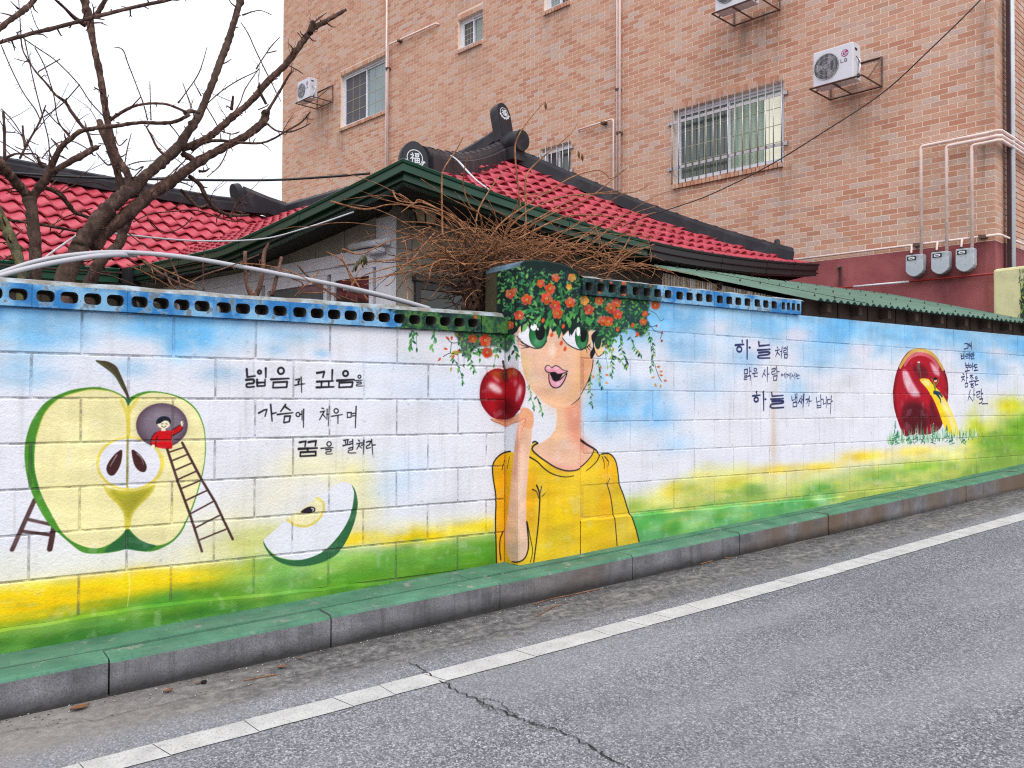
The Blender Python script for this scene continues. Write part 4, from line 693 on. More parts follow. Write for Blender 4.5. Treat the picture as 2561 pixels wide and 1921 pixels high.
crack([(0, 1838), (300, 1790), (700, 1700), (1000, 1640), (1350, 1560)], .0015, 9, .02)
# kerb stones
def stone_mat(name, top):
    k = NB(name); g_ = k.n('ShaderNodeNewGeometry'); p = g_.outputs['Position']; sp = k.n('ShaderNodeSeparateXYZ', {0: p})
    if top:
        c = k.mix(k.ramp(k.noise(p, 5, 5, .6), [(.3, 0.), (.7, 1.)]), lin((62, 104, 84)), lin((90, 136, 112))); c = k.mix(k.ramp(k.noise(p, 9, 7, .78), [(.585, 0.), (.62, .85)]), c, (.27, .255, .235)); c = k.mix(k.math('MULTIPLY', k.ramp(k.noise(p, 60, 3), [(.3, 1.), (.45, 0.)]), .4), c, (.05, .07, .06))
        lg = k.ramp(k.noise(k.n('ShaderNodeMapping', {0: p, 'Scale': (.6, 3., 1.)}).outputs[0], 4, 6, .7), [(.5, 0.), (.62, 1.)]); c = k.mix(k.math('MULTIPLY', lg, .4), c, (.12, .17, .14)); return k.out(c, .8, k.bump(k.noise(p, 90, 4), .3, .005), 0., .15)
    c = k.mix(k.ramp(k.noise(p, 6, 6, .65), [(.3, 0.), (.7, 1.)]), (.10, .10, .112), (.25, .25, .27)); c = k.mix(k.math('MULTIPLY', k.ramp(k.noise(p, 180, 2), [(.4, 1.), (.55, 0.)]), .5), c, (.07, .07, .072))
    streak = k.ramp(k.noise(k.n('ShaderNodeMapping', {0: p, 'Scale': (9., 1., .7)}).outputs[0], 2.2, 5, .7), [(.52, 0.), (.66, 1.)]); c = k.mix(k.math('MULTIPLY', streak, .4), c, (.045, .04, .037))
    brown = k.ramp(k.noise(k.n('ShaderNodeMapping', {0: p, 'Scale': (1.2, 1., .5)}).outputs[0], 1.4, 4), [(.42, 0.), (.58, 1.)]); br = k.n('ShaderNodeMapRange', {0: sp.outputs[0], 1: 2.6, 2: 4.2}).outputs[0]; c = k.mix(k.math('MULTIPLY', k.math('MULTIPLY', brown, br), .8), c, (.14, .095, .062))
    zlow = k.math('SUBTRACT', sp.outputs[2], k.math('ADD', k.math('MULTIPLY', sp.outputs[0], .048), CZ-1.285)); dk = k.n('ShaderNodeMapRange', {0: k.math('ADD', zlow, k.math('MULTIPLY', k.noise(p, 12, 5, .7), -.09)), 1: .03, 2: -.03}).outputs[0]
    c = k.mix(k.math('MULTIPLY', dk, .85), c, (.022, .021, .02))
    return k.out(c, .9, k.bump(k.noise(p, 70, 5), .5, .006), 0., .12)
M_KT, M_KF = stone_mat('kerb_paint', True), stone_mat('kerb_stone', False)
kerb = thing('kerb', (3, 3.97, zb(3)-.2), 'row of grey kerb stones with green painted tops along the mural wall', kind='structure')
def kyf(X): return 3.955+.004*X
for i in range(-7, 18):
    x0, x1 = .705+.99*i+.004, .705+.99*(i+1)-.004; dz = g.uniform(-.004, .004); dy = g.uniform(-.005, .005); m = MB(); fr = []
    pr = [(0, -.45), (0, -.016), (.006, -.006), (.016, -.001), (.148, 0), (.148, -.45)]
    for j in range(5): X = x0+(x1-x0)*j/4; fr.append(((X, kyf(X)+dy, zb(X)-.005+dz), (0, 1, 0), (0, 0, 1)))
    V = []
    for o, A, B in fr:
        for a, b in pr: V.append((o[0], o[1]+a, o[2]+b))
    n = len(pr)
    for q in range(4):
        for j in range(n-1): m.f.append((q*n+j, (q+1)*n+j, (q+1)*n+j+1, q*n+j+1)); m.mi.append(1 if j < 1 else 0); m.sm.append(False)
    m.v = V; m.f += [tuple(range(n-1, -1, -1)), tuple(4*n+j for j in range(n))]; m.mi += [1, 1]; m.sm += [False]*2
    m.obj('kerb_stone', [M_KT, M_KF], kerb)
# painted concrete ledge between kerb and wall, in cast slabs
ledge = thing('ledge', (1, 4.2, zb(1)-.2), 'green painted concrete ledge at the foot of the mural wall', kind='structure')
M_JOINT = pm('ledge_joint', (46, 52, 46), .3, 20, .9, 0)
for x0, x1, w in [(-6, .27, YL)]+[(.276, 2.585, YL), (2.59, 2.975, YL)]+[(2.981+1.65*i, 2.981+1.65*(i+1)-.006, YR) for i in range(8)]:
    m = MB(); V = []
    for j in range(9):
        X = x0+(x1-x0)*j/8
        for y in (kyf(X)+.158, w+.06): V += [(X, y, zb(X)-.3), (X, y, zb(X)+.001*math.sin(X*7))]
    m.add(V, [f for j in range(8) for f in ((4*j, 4*j+1, 4*j+5, 4*j+4), (4*j+1, 4*j+3, 4*j+7, 4*j+5), (4*j+3, 4*j+2, 4*j+6, 4*j+7))]+[(0, 2, 3, 1), (32, 33, 35, 34)]).obj('slab', M_KT, ledge)
m = MB()
for j in range(30):
    X = -6+.8*j; m.box(X, X+.8, kyf(X)+.12, kyf(X)+.18, zb(X)-.4, zb(X)-.028)
m.obj('joint_filler', M_JOINT, ledge)
# ================================================================ block walls
def bevel_block(name, w, h, d, b, mat):
    """a block centred on x, z; front face at y=0, going back to y=d"""
    m = MB(); o = [(-w/2, -h/2), (w/2, -h/2), (w/2, h/2), (-w/2, h/2)]; q = [(-w/2+b, -h/2+b), (w/2-b, -h/2+b), (w/2-b, h/2-b), (-w/2+b, h/2-b)]
    m.add([(x, 0, z) for x, z in q]+[(x, b, z) for x, z in o]+[(x, d, z) for x, z in o], [(0, 1, 2, 3)]+[(i, 4+i, 4+(i+1) % 4, (i+1) % 4) for i in range(4)]+[(4+i, 8+i, 8+(i+1) % 4, 4+(i+1) % 4) for i in range(4)])
    return m.mesh(name, mat)
def block_wall(root, xa, xb, y, zt, rows, joint0, mat, mj, gap=.010, rec=.007, bev=.004):
    full = {}
    for i in range(rows):
        zc = zt-.2*i-.1; off = joint0 if i % 2 == 0 else joint0+.2; k = math.floor((xa-off)/.4)
        x = off+.4*k
        while x < xb:
            a, b = max(x, xa), min(x+.4, xb); w = b-a-gap
            if w > .03 and zc+.1 > zb((a+b)/2)-.02:
                key = round(w, 3)
                if key not in full: full[key] = bevel_block('block', w, .2-gap, .1, bev, mat)
                o = link('block', full[key], root, mat, ((a+b)/2, y+random.uniform(-.0015, .0015), zc+CZ)); o.rotation_euler = (random.uniform(-.004, .004), 0, random.uniform(-.003, .003))
            x += .4
    m = MB(); m.box(xa, xb, y+rec, y+.14, zb(xa)-.35, zt); m.obj('mortar', mj, root)
lw = thing('mural_wall', (0, YL, zb(0)-.1), 'white block wall painted with a halved green apple and a ladder', 'wall')
block_wall(lw, -3.1, XP-.002, YL, .3957, 8, .6451, M_L, M_LJ, .009, .006, .004)
rw = thing('mural_wall', (8, YR, zb(8)-.1), 'painted block wall with a red apple slide, right of the pillar', 'wall')
block_wall(rw, XPR+.002, 13., YR, .659, 8, 4.283-.4*3, M_P, M_PJ, .008, .003, .0025)
m = MB(); V = []      # trowelled footing
for j in range(31):
    X = XPR+.003+2.75*j/30; zt_ = -.752-.02*j/30+random.uniform(-.004, .004)
    V += [(X, YR-.012, zb(X)-.1), (X, YR-.012, zt_-.006), (X, YR-.002, zt_+.004)]
m.add(V, [f for j in range(30) for f in ((3*j, 3*j+3, 3*j+4, 3*j+1), (3*j+1, 3*j+4, 3*j+5, 3*j+2))]).obj('footing', M_P, rw)
m = MB(); V = []
for j in range(41):
    X = -3+5.2*j/40; t = max(0, min(1, (2.2-X)/1.2)); zt_ = zb(X)+.012+.085*t+random.uniform(-.006, .006)
    V += [(X, YL-.018, zb(X)-.1), (X, YL-.016, zt_-.008), (X, YL+.004, zt_+.006)]
m.add(V, [f for j in range(40) for f in ((3*j, 3*j+3, 3*j+4, 3*j+1), (3*j+1, 3*j+4, 3*j+5, 3*j+2))]).obj('footing', M_L, lw)
# cap blocks with real core holes
def round_rect(cx, cz, w, h, r, n=4):
    o = []
    for sx, sz, a0 in ((1, 1, 0), (-1, 1, 90), (-1, -1, 180), (1, -1, 270)):
        for k in range(n+1): a = math.radians(a0+90*k/n); o.append((cx+sx*(w/2-r)+r*math.cos(a), cz+sz*(h/2-r)+r*math.sin(a)))
    return o
M_CORE = pm('hole_shade_concrete', (74, 72, 70), .3, 20, .95, .4, 80)  # bare concrete, darkened to paint the shade inside the cap holes
def cap_mesh(name, w, h, d, holes, mat, hw, hh, r, ovl=.014):
    """hollow block lying on its side: front plate pierced by the holes, tubes behind them"""
    m = MB(); n = 5; xs = [-w/2]+[(holes[i]+holes[i+1])/2 for i in range(len(holes)-1)]+[w/2]
    for i, hx in enumerate(holes):
        a, b = xs[i], xs[i+1]; R = round_rect(hx, 0, hw, hh, r, 4); N = len(R)
        box = []
        for x, z in R:      # project ring vertex out to the cell border
            dx, dz = x-hx, z; s = min((b-hx)/dx if dx > 1e-9 else ((a-hx)/dx if dx < -1e-9 else 1e9), (h/2)/abs(dz) if abs(dz) > 1e-9 else 1e9); box.append((hx+dx*s, dz*s))
        m.add([(x, 0, z) for x, z in R]+[(x, 0, z) for x, z in box]+[(x, d, z) for x, z in R]+[(x, d, z) for x, z in box], [(j, (j+1) % N, N+(j+1) % N, N+j) for j in range(N)]); b0_ = len(m.v)-4*N
        for j in range(N):
            for q in (((j+1) % N, j, 2*N+j, 2*N+(j+1) % N), (2*N+j, 3*N+j, 3*N+(j+1) % N, 2*N+(j+1) % N)): m.f.append(tuple(b0_+i for i in q)); m.mi.append(1); m.sm.append(False)
        for cx_, cz_ in ((a, -h/2), (b, -h/2), (b, h/2), (a, h/2)):   # corners the radial fan misses
            js = sorted(range(N), key=lambda j: (box[j][0]-cx_)**2+(box[j][1]-cz_)**2)[:2]
            if abs(js[0]-js[1]) in (1, N-1):
                j0, j1 = sorted(js) if abs(js[0]-js[1]) == 1 else (max(js), min(js))
                m.add([(box[j0][0], 0, box[j0][1]), (cx_, 0, cz_), (box[j1][0], 0, box[j1][1])], [(0, 1, 2)])
    m.add([(-w/2, 0, -h/2), (w/2, 0, -h/2), (w/2, d, -h/2), (-w/2, d, -h/2), (-w/2, 0, h/2), (w/2, 0, h/2), (w/2, d, h/2), (-w/2, d, h/2)], [(0, 3, 2, 1), (4, 5, 6, 7), (1, 2, 6, 5), (3, 0, 4, 7)])
    return m.mesh(name, [mat, M_CORE])
def top_mat(name, base, over):
    k = NB(name); p = k.n('ShaderNodeNewGeometry').outputs['Position']
    c = k.mix(k.ramp(k.noise(p, 9, 6, .7), [(.4, 0.), (.55, 1.)]), lin(base), lin(over)); c = k.mix(k.ramp(k.noise(p, 14, 6, .7), [(.55, 0.), (.68, .8)]), c, (.09, .085, .075)); return k.out(c, .85, k.bump(k.noise(p, 60, 5), .5, .008), 0., .3)
M_CT = top_mat('cap_top', (150, 164, 174), (120, 116, 108))
cmesh = cap_mesh('cap_block', .3885, .1, .18, [-.1425, -.0475, .0475, .1425], M_CC, .072, .052, .020)
cmesh_r = cap_mesh('cap_block', .397, .106, .18, [-.145, -.048, .048, .145], M_CR, .062, .056, .014)
i = -9
while True:
    xc = .44+.39*i+.195
    if xc > 2.85: break
    o = link('cap_block', cmesh, lw, M_CC, (xc, YCL+random.uniform(-.002, .002), .4475+CZ)); o.rotation_euler = (random.uniform(-.008, .008), random.uniform(-.004, .004), random.uniform(-.003, .003)); i += 1
m = MB(); m.box(2.79, XP-.004, YCL+.003, YCL+.18, .3975, .497); m.obj('cap_block', M_CC, lw)
m = MB()
CTH = [random.uniform(-.004, .004) for _ in range(50)]
for j in range(40):     # worn mortar skin on top of the left cap
    X = -3.07+.1505*j; h0, h1 = CTH[j], CTH[j+1]; m.add([(X, YCL+.003, .4955), (X+.1505, YCL+.003, .4955), (X+.1505, YCL+.03, .518+h1), (X, YCL+.03, .518+h0), (X+.1505, YCL+.075, .527+h1), (X, YCL+.075, .527+h0), (X+.1505, YCL+.176, .512), (X, YCL+.176, .512)], [(0, 1, 2, 3), (3, 2, 4, 5), (5, 4, 6, 7)], 0, True)
m.obj('cap_top', M_CT, lw)
for xc in [3.657+.4*k for k in range(5)]+[5.545]:
    o = link('cap_block', cmesh_r, rw, M_CR, (xc if xc < 5.5 else 5.50-.0, YCR+random.uniform(-.003, .003), .7135+CZ)); o.rotation_euler = (random.uniform(-.01, .01), random.uniform(-.008, .008), random.uniform(-.008, .008))
    if xc > 5.2: o.location.x -= .0; o.scale.x = .62 if xc > 5.5 else 1
m = MB()
for j in range(22): X = 3.47+.1*j; h0, h1 = CTH[j], CTH[j+1]; m.add([(X, YCR+.003, .765), (X+.1, YCR+.003, .765), (X+.1, YCR+.035, .778+h1), (X, YCR+.035, .778+h0), (X+.1, YCR+.176, .78), (X, YCR+.176, .78)], [(0, 1, 2, 3), (3, 2, 4, 5)], 0, True)
m.obj('cap_top', M_CT, rw)
# the pillar: plastered post with a rounded top, proud of both walls
pil = thing('wall_pillar', (3.2, 4.4, zb(3.2)-.1), 'plastered pillar painted with a girl in a yellow shirt holding an apple', 'pillar')
prof = [(XP, -1.1), (XPR, -1.1), (XPR, .70), (XPR-.004, .755), (XPR-.03, .80), (XPR-.09, .825), (XP+.32, .838), (XP+.2, .845), (XP+.1, .842), (XP+.04, .832), (XP+.012, .815), (XP, .79)]
m = MB(); n = len(prof); b = .008
V = [(min(max(x, XP+b), XPR-b), YP, z-(b if z > .7 else 0)) for x, z in prof]+[(x, YP+b, z) for x, z in prof]+[(x, YP+.375, z) for x, z in prof]
m.add(V, [tuple(range(n))], 0); m.add(V, [tuple(2*n+j for j in range(n-1, -1, -1))], 1)
for lay in (0, 1):
    for j in range(n):
        side = 1 if (j == n-1) else (0 if lay == 0 else (2 if j >= 2 else 0)); m.add(V, [(lay*n+j, (lay+1)*n+j, (lay+1)*n+(j+1) % n, lay*n+(j+1) % n)], side)
m.obj('post', [M_P, M_S, pm('pillar_top', (84, 110, 128), .35, 8, .8, .5, 50, dirt=(50, 56, 60), dscale=6)], pil)
# ================================================================ brick apartment building
_g = math.radians(-9.05); BC = np.array([10.15, 4.95, 0]); BD = np.array([math.sin(_g), math.cos(_g), 0]); BN = np.array([-math.cos(_g), math.sin(_g), 0]); UZ = np.array([0, 0, 1.])
E2 = np.array([math.cos(_g), -math.sin(_g), 0]); N2 = np.array([math.sin(_g), math.cos(_g), 0])*-1
BL, BTOP, PZ = 16.25, 10.6, 1.835
def bp(t, o, z): return BC+BD*t+BN*o+UZ*z
def bpix(x, y, o=0):
    P0 = BC+BN*o; d = ray(x, y); P = d*((P0@BN)/(d@BN)); return (P-P0)@BD, P[2]
def grime(k, p, c):
    """rain streaks and damp below sills, brackets and pipe clips, on the building face"""
    d = k.n('ShaderNodeVectorMath', {0: p, 1: tuple(BC+UZ*CZ)}, operation='SUBTRACT').outputs[0]
    t = k.n('ShaderNodeVectorMath', {0: d, 1: tuple(BD)}, operation='DOT_PRODUCT').outputs['Value']; z = k.n('ShaderNodeSeparateXYZ', {0: d}).outputs[2]
    nz = k.noise(k.n('ShaderNodeMapping', {0: p, 'Scale': (5., 5., .5)}).outputs[0], 2., 5, .65); tot = None
    for t0, w, zt, L, a in ((1.62, .42, 4.05, 1.2, .75), (14.3, .45, 6.95, 1.6, .75), (3.05, .45, 5.4, 1.1, .8), (4.42, .10, 3.2, .8, .55), (2.6, .12, 3.2, .9, .6), (13.6, .2, 6.1, 1.4, .5), (9.1, .35, 6.7, .9, .45), (9.2, .35, 7.75, .35, .5), (.08, .16, 4.6, 3.2, .55), (.12, .07, 3.0, .8, .7), (6.85, .35, 6.7, 1., .4), (5.45, .12, 4.3, .7, .5), (14.2, .5, 7.75, .5, .5)):
        u = k.math('DIVIDE', k.math('SUBTRACT', t, t0), w); g_ = k.math('POWER', 2.718, k.math('MULTIPLY', k.math('MULTIPLY', u, u), -1.))
        v = k.math('DIVIDE', k.math('SUBTRACT', zt, z), L); f = k.math('MULTIPLY', k.math('GREATER_THAN', v, 0.), k.math('MAXIMUM', k.math('SUBTRACT', 1., v), 0.))
        m_ = k.math('MULTIPLY', k.math('MULTIPLY', g_, f), a); tot = m_ if tot is None else k.math('MAXIMUM', tot, m_)
    tot = k.math('MULTIPLY', tot, k.n('ShaderNodeMapRange', {0: nz, 1: .35, 2: .6}).outputs[0])
    c = k.mix(tot, c, (.13, .09, .075)); lo = k.noise(p, .45, 4, .6)
    return k.mix(k.math('MULTIPLY', k.ramp(lo, [(.35, 0.), (.7, 1.)]), .28), c, (.66, .42, .32))
def mortar_mat():
    k = NB('mortar'); p = k.n('ShaderNodeNewGeometry').outputs['Position']; n = k.noise(p, 60, 4); c = k.mix(k.noise(p, 1.3, 5, .6), (.86, .72, .60), (.72, .60, .52)); c = k.mix(k.math('MULTIPLY', k.ramp(k.noise(p, 2.2, 6, .7), [(.55, 0.), (.68, 1.)]), .35), c, (.34, .27, .23)); return k.out(grime(k, p, c), .9, None, 0., .1)
def brick_mat():
    k = NB('brick'); isl = k.n('ShaderNodeNewGeometry'); r = k.math('FRACT', k.math('ADD', isl.outputs['Random Per Island'], k.n('ShaderNodeObjectInfo').outputs['Random']))
    p = isl.outputs['Position']
    c = k.ramp(r, [(0., (.45, .20, .13)), (.2, (.51, .255, .17)), (.45, (.55, .30, .205)), (.65, (.57, .35, .255)), (.85, (.56, .39, .315)), (.96, (.53, .415, .375)), (1., (.42, .19, .125))])
    n = k.noise(p, 45, 4, .6); c = k.mix(k.math('MULTIPLY', k.ramp(n, [(.3, 1.), (.55, 0.)]), .3), c, (.22, .12, .085)); b = k.noise(p, .9, 5, .6); c = k.mix(k.math('MULTIPLY', k.ramp(b, [(.52, 0.), (.75, 1.)]), .3), c, (.30, .20, .16))
    return k.out(grime(k, p, c), .85, k.bump(n, .3, .004), 0., .15)
M_BRICK = brick_mat(); M_MORT = mortar_mat()
def plinth_mat():
    k = NB('plinth_plaster'); p = k.n('ShaderNodeNewGeometry').outputs['Position']; n = k.noise(p, 70, 4, .6); c = k.mix(k.ramp(k.noise(p, 2.2, 5), [(.3, 0.), (.7, 1.)]), lin((142, 76, 80)), lin((170, 100, 102))); c = k.mix(k.math('MULTIPLY', k.ramp(k.noise(p, 3.5, 6, .7), [(.55, 0.), (.7, 1.)]), .4), c, lin((104, 52, 58)))
    d = k.n('ShaderNodeVectorMath', {0: p, 1: tuple(BC+UZ*CZ)}, operation='SUBTRACT').outputs[0]; t = k.n('ShaderNodeVectorMath', {0: d, 1: tuple(BD)}, operation='DOT_PRODUCT').outputs['Value']; z = k.n('ShaderNodeSeparateXYZ', {0: d}).outputs[2]; nz = k.noise(k.n('ShaderNodeMapping', {0: p, 'Scale': (9., 9., .6)}).outputs[0], 3., 5, .7); tot = None
    for t0, w, zt, L, col, a in ((1.83, .055, 1.73, .55, 0, .95), (.08, .03, 1.42, .5, 1, .8), (.55, .2, 1.5, .6, 0, .35), (.1, .3, 1.84, .5, 0, .4)):
        v = k.math('DIVIDE', k.math('SUBTRACT', zt, z), L); ww = k.math('ADD', w*.5, k.math('MULTIPLY', v, w)); u = k.math('DIVIDE', k.math('SUBTRACT', t, t0), ww); g_ = k.math('POWER', 2.718, k.math('MULTIPLY', k.math('MULTIPLY', u, u), -1.)); f = k.math('MULTIPLY', k.math('GREATER_THAN', v, 0.), k.math('MAXIMUM', k.math('SUBTRACT', 1., k.math('MULTIPLY', v, v)), 0.))
        m_ = k.math('MULTIPLY', k.math('MULTIPLY', k.math('MULTIPLY', g_, f), a), k.n('ShaderNodeMapRange', {0: nz, 1: .25, 2: .5}).outputs[0]); c = k.mix(m_, c, (.022, .014, .016) if col == 0 else (.22, .09, .04))
    return k.out(c, .85, k.bump(n, .5, .008), 0., .15)
M_MAR = plinth_mat()
bld = thing('apartment_building', (10.15, 4.95, zb(10)-.2), 'tall orange brick apartment block with white framed windows behind the tiled house', 'building')
OPEN = dict(W1=(11.80, 13.61, 6.15, 7.355), W2=(8.77, 9.478, 6.75, 7.337), W3=(6.53, 7.165, 6.757, 7.35), W4=(2.62, 4.44, 3.255, 4.368), W5=(6.53, 7.222, 3.72, 4.36))
SOL, SIL = .095, .085
def holes_at(z):      # intervals a course at height z may not enter
    o = []
    for a, b, z0, z1 in OPEN.values():
        if z0-SIL-.01 < z < z1+SOL+.005: o.append((a-.004, b+.004))
    return o
cuts_t = sorted({0., BL}|{v for w in OPEN.values() for v in w[:2]}); cuts_z = sorted({PZ, BTOP}|{v for w in OPEN.values() for v in w[2:]})
m = MB()
for i in range(len(cuts_t)-1):
    for j in range(len(cuts_z)-1):
        t0, t1, z0, z1 = cuts_t[i], cuts_t[i+1], cuts_z[j], cuts_z[j+1]
        if any(a-1e-6 <= t0 and t1 <= b+1e-6 and c-1e-6 <= z0 and z1 <= d+1e-6 for a, b, c, d in OPEN.values()): continue
        q = [bp(t0, -.3, z0), bp(t1, -.3, z0), bp(t1, 0, z0), bp(t0, 0, z0), bp(t0, -.3, z1), bp(t1, -.3, z1), bp(t1, 0, z1), bp(t0, 0, z1)]
        m.add(q, [(2, 3, 7, 6), (0, 3, 2, 1), (4, 5, 6, 7), (1, 2, 6, 5), (3, 0, 4, 7)])
m.obj('mortar_wall', M_MORT, bld)
m = MB(); A, B, C_, D = bp(.02, -.02, 0), bp(.02, -.02, 0)+E2*7, bp(BL, -.02, 0)+E2*7, bp(BL, -.02, 0)
for a, b in ((A, B), (B, C_), (C_, D)): m.add([a+UZ*PZ, b+UZ*PZ, b+UZ*BTOP, a+UZ*BTOP], [(0, 1, 2, 3)])
m.add([x+UZ*BTOP for x in (A, B, C_, D)], [(0, 1, 2, 3)]); m.obj('side_wall', M_MORT, bld)
m = MB(); a = bp(-.004, .006, 0); b = bp(-.004, .006, 0)+E2*7.02; c = bp(BL, .006, 0)+E2*7.02; d = bp(BL, .006, 0)
m.hexa([p+UZ*(zb(9)-.5) for p in (a, b, c, d)]+[p+UZ*PZ for p in (a, b, c, d)]).obj('plinth', M_MAR, bld)
m = MB(); m.hexa([p+UZ*BTOP for p in (a, b, c, d)]+[p+UZ*(BTOP+.25) for p in (a, b, c, d)]).obj('parapet', pm('parapet_stone', (170, 164, 156), .15), bld)
# bricks: the 300 nearest singly, the rest of the field as one part
def brick_faces(mb, t0, t1, z0, z1, o=.0022):
    q = [bp(t0, -.004, z0), bp(t1, -.004, z0), bp(t1, -.004, z1), bp(t0, -.004, z1), bp(t0, o, z0), bp(t1, o, z0), bp(t1, o, z1), bp(t0, o, z1)]
    mb.add(q, [(4, 7, 6, 5), (0, 4, 5, 1), (2, 6, 7, 3), (1, 5, 6, 2), (0, 3, 7, 4)])
field = MB(); single = []; br = random.Random(5)
nz = int((BTOP-PZ-.02)/.067)
for i in range(nz):
    z0 = PZ+.012+.067*i; z1 = z0+.057; t = -.2*.5 if i % 2 else 0.; ho = holes_at((z0+z1)/2)
    while t < BL:
        segs = [(max(t, 0.), min(t+.19, BL))]
        for a, b in ho:
            segs = [s for x0, x1 in segs for s in ((x0, min(x1, a)), (max(x0, b), x1)) if s[1]-s[0] > .012]
        for x0, x1 in segs:
            if x1-x0 > .012:
                if x1 < 4.6 and 2.0 < z0 < 4.5 and abs(x1-x0-.19) < .002: single.append((bp((x0+x1)/2, 0, (z0+z1)/2), x0, x1, z0, z1))
                else: brick_faces(field, x0, x1, z0, z1)
        t += .2
single.sort(key=lambda s: s[0]@_f)
for s in single[300:]: brick_faces(field, *s[1:])
mb = MB(); brick_faces(mb, -.095, .095, -.0285, .0285); bm_ = mb.mesh('brick', M_BRICK, BC)
for s in single[:300]: link('brick', bm_, bld, M_BRICK, s[0]+UZ*CZ)
for i in range(nz):     # bricks of the street side, beyond the corner
    z0 = PZ+.012+.067*i; z1 = z0+.057; s_ = .0 if i % 2 else -.1
    while s_ < 6.9:
        x0 = max(s_, 0.); P = [BC+E2*x+N2*o+UZ*z for o in (-.004, .0022) for x, z in ((x0, z0), (s_+.19, z0), (s_+.19, z1), (x0, z1))]
        field.add(P, [(4, 5, 6, 7), (0, 1, 5, 4), (2, 3, 7, 6), (1, 2, 6, 5), (3, 0, 4, 7)]); s_ += .2
field.obj('brick_field', M_BRICK, bld, kind='stuff')
M_UPVC = pm('window_frame_white', (214, 216, 226), .06, 8, .45, 0); M_STEEL = pm('steel_bar', (176, 170, 172), .12, 30, .35, 0, 60, .75); M_RUST = pm('rusty_steel', (104, 84, 76), .4, 25, .7, .3, 120, .3, dirt=(120, 62, 36), dscale=14, damt=.8)
def glass_mat(name, c, rough=.08, tint=.5):
    if name in MATS: return MATS[name]
    k = NB(name); p = k.coord(); n = k.noise(p, 1.6, 3); MATS[name] = k.out(k.mix(n, lin(c), sc3(lin(c), tint)), rough*.5, k.bump(k.noise(p, 2.5, 2), .06, .02), 0., .8); return MATS[name]
def curtain_mat():
    k = NB('curtain'); p = k.n('ShaderNodeNewGeometry').outputs['Position']; sp = k.n('ShaderNodeSeparateXYZ', {0: p}); w = k.math('SINE', k.math('MULTIPLY', sp.outputs[1], 60.)); n = k.noise(p, 3, 3)
    c = k.mix(k.n('ShaderNodeMapRange', {0: w, 1: -1., 2: 1.}).outputs[0], (.26, .36, .28), (.46, .56, .44)); return k.out(k.mix(n, c, (.34, .46, .40)), .8, k.bump(w, .4, .02), 0., .2)
M_CUR = curtain_mat(); M_G1 = glass_mat('glass_dark', (74, 76, 82)); M_G2 = glass_mat('glass_pale', (138, 158, 164)); M_G3 = glass_mat('glass_green', (96, 110, 104)); M_GRID = pm('glazing_grid', (170, 170, 142), .1, 8, .5, 0); M_INS = pm('insect_screen', (84, 82, 90), .1, 30, .7, 0)
bs = MB(); bs.obox((0, 0, 0), BD*.028, BN*.05, UZ*.045); b_sol = bs.mesh('lintel_brick', M_BRICK); bs = MB(); bs.obox((0, 0, 0), BD*.028, BN*.075, UZ*.036); b_sil = bs.mesh('sill_brick', M_BRICK)
def window(key, left_m, right_m, grid=3, rows=4, bars=0, lit=False):
    t0, t1, z0, z1 = OPEN[key]; root = MB(); fr = .045; o0, o1 = -.13, -.07
    def bar(a, b, c, d, oa=o0, ob=o1, mb=root): mb.hexa([bp(a, oa, c), bp(b, oa, c), bp(b, ob, c), bp(a, ob, c), bp(a, oa, d), bp(b, oa, d), bp(b, ob, d), bp(a, ob, d)])
    bar(t0, t1, z0, z0+fr); bar(t0, t1, z1-fr, z1); bar(t0, t0+fr, z0+fr, z1-fr); bar(t1-fr, t1, z0+fr, z1-fr)
    w = root.obj('window', M_UPVC, bld); tm = (t0+t1)/2
    for a, b, mt, dp in ((tm-.02, t1-fr, left_m, -.105), (t0+fr, tm+.02, right_m, -.12)):
        s = MB(); q = .035
        for A_ in ((a, b, z0+fr, z0+fr+q), (a, b, z1-fr-q, z1-fr), (a, a+q, z0+fr+q, z1-fr-q), (b-q, b, z0+fr+q, z1-fr-q)): bar(*A_, dp-.012, dp+.022, s)
        s.obj('sash', M_UPVC, w); s = MB(); bar(a+q, b-q, z0+fr+q, z1-fr-q, dp-.006, dp, s); s.obj('pane', mt, w)
        if grid:
            s = MB(); A0, B0, C0, D0 = a+q, b-q, z0+fr+q, z1-fr-q
            for k in range(1, grid): x = A0+(B0-A0)*k/grid; bar(x-.005, x+.005, C0, D0, dp+.001, dp+.004, s)
            for k in range(1, rows): z = C0+(D0-C0)*k/rows; bar(A0, B0, z-.005, z+.005, dp+.0015, dp+.0045, s)
            s.obj('glazing_grid', M_GRID, w)
    n = max(1, int((t1-t0)/.067))
    for k in range(n):
        tt = t0+(k+.5)*(t1-t0)/n
        link('lintel_brick', b_sol, w, M_BRICK, bp(tt, -.042, z1+.049)+UZ*CZ)
        o = link('sill_brick', b_sil, w, M_BRICK, bp(tt, -.03, z0-.042)+UZ*CZ)
    if bars:
        s = MB()
        for zz in (z0+.21*(z1-z0), z1-.17*(z1-z0)): bar(t0-.06, t1+.06, zz-.022, zz+.022, .018, .034, s); bar(t0-.07, t0-.045, zz-.03, zz+.03, 0., .04, s); bar(t1+.045, t1+.07, zz-.03, zz+.03, 0., .04, s)
        s.obj('bar_rail', M_STEEL, w)
        for k in range(bars): x = t0+.01+(t1-t0-.02)*k/(bars-1); s = MB(); s.tube([bp(x, .042, z0-.02), bp(x, .042, z1+.03)], .0085, 6); s.obj('bar', M_STEEL, w)
    return w
window('W1', M_INS, M_G2); window('W2', M_INS, M_G2, 3, 4); window('W3', M_G2, M_INS, 3, 4); w4 = window('W4', M_G3, M_CUR, 4, 4, 16); window('W5', M_INS, M_G3, 0, 0, 6)
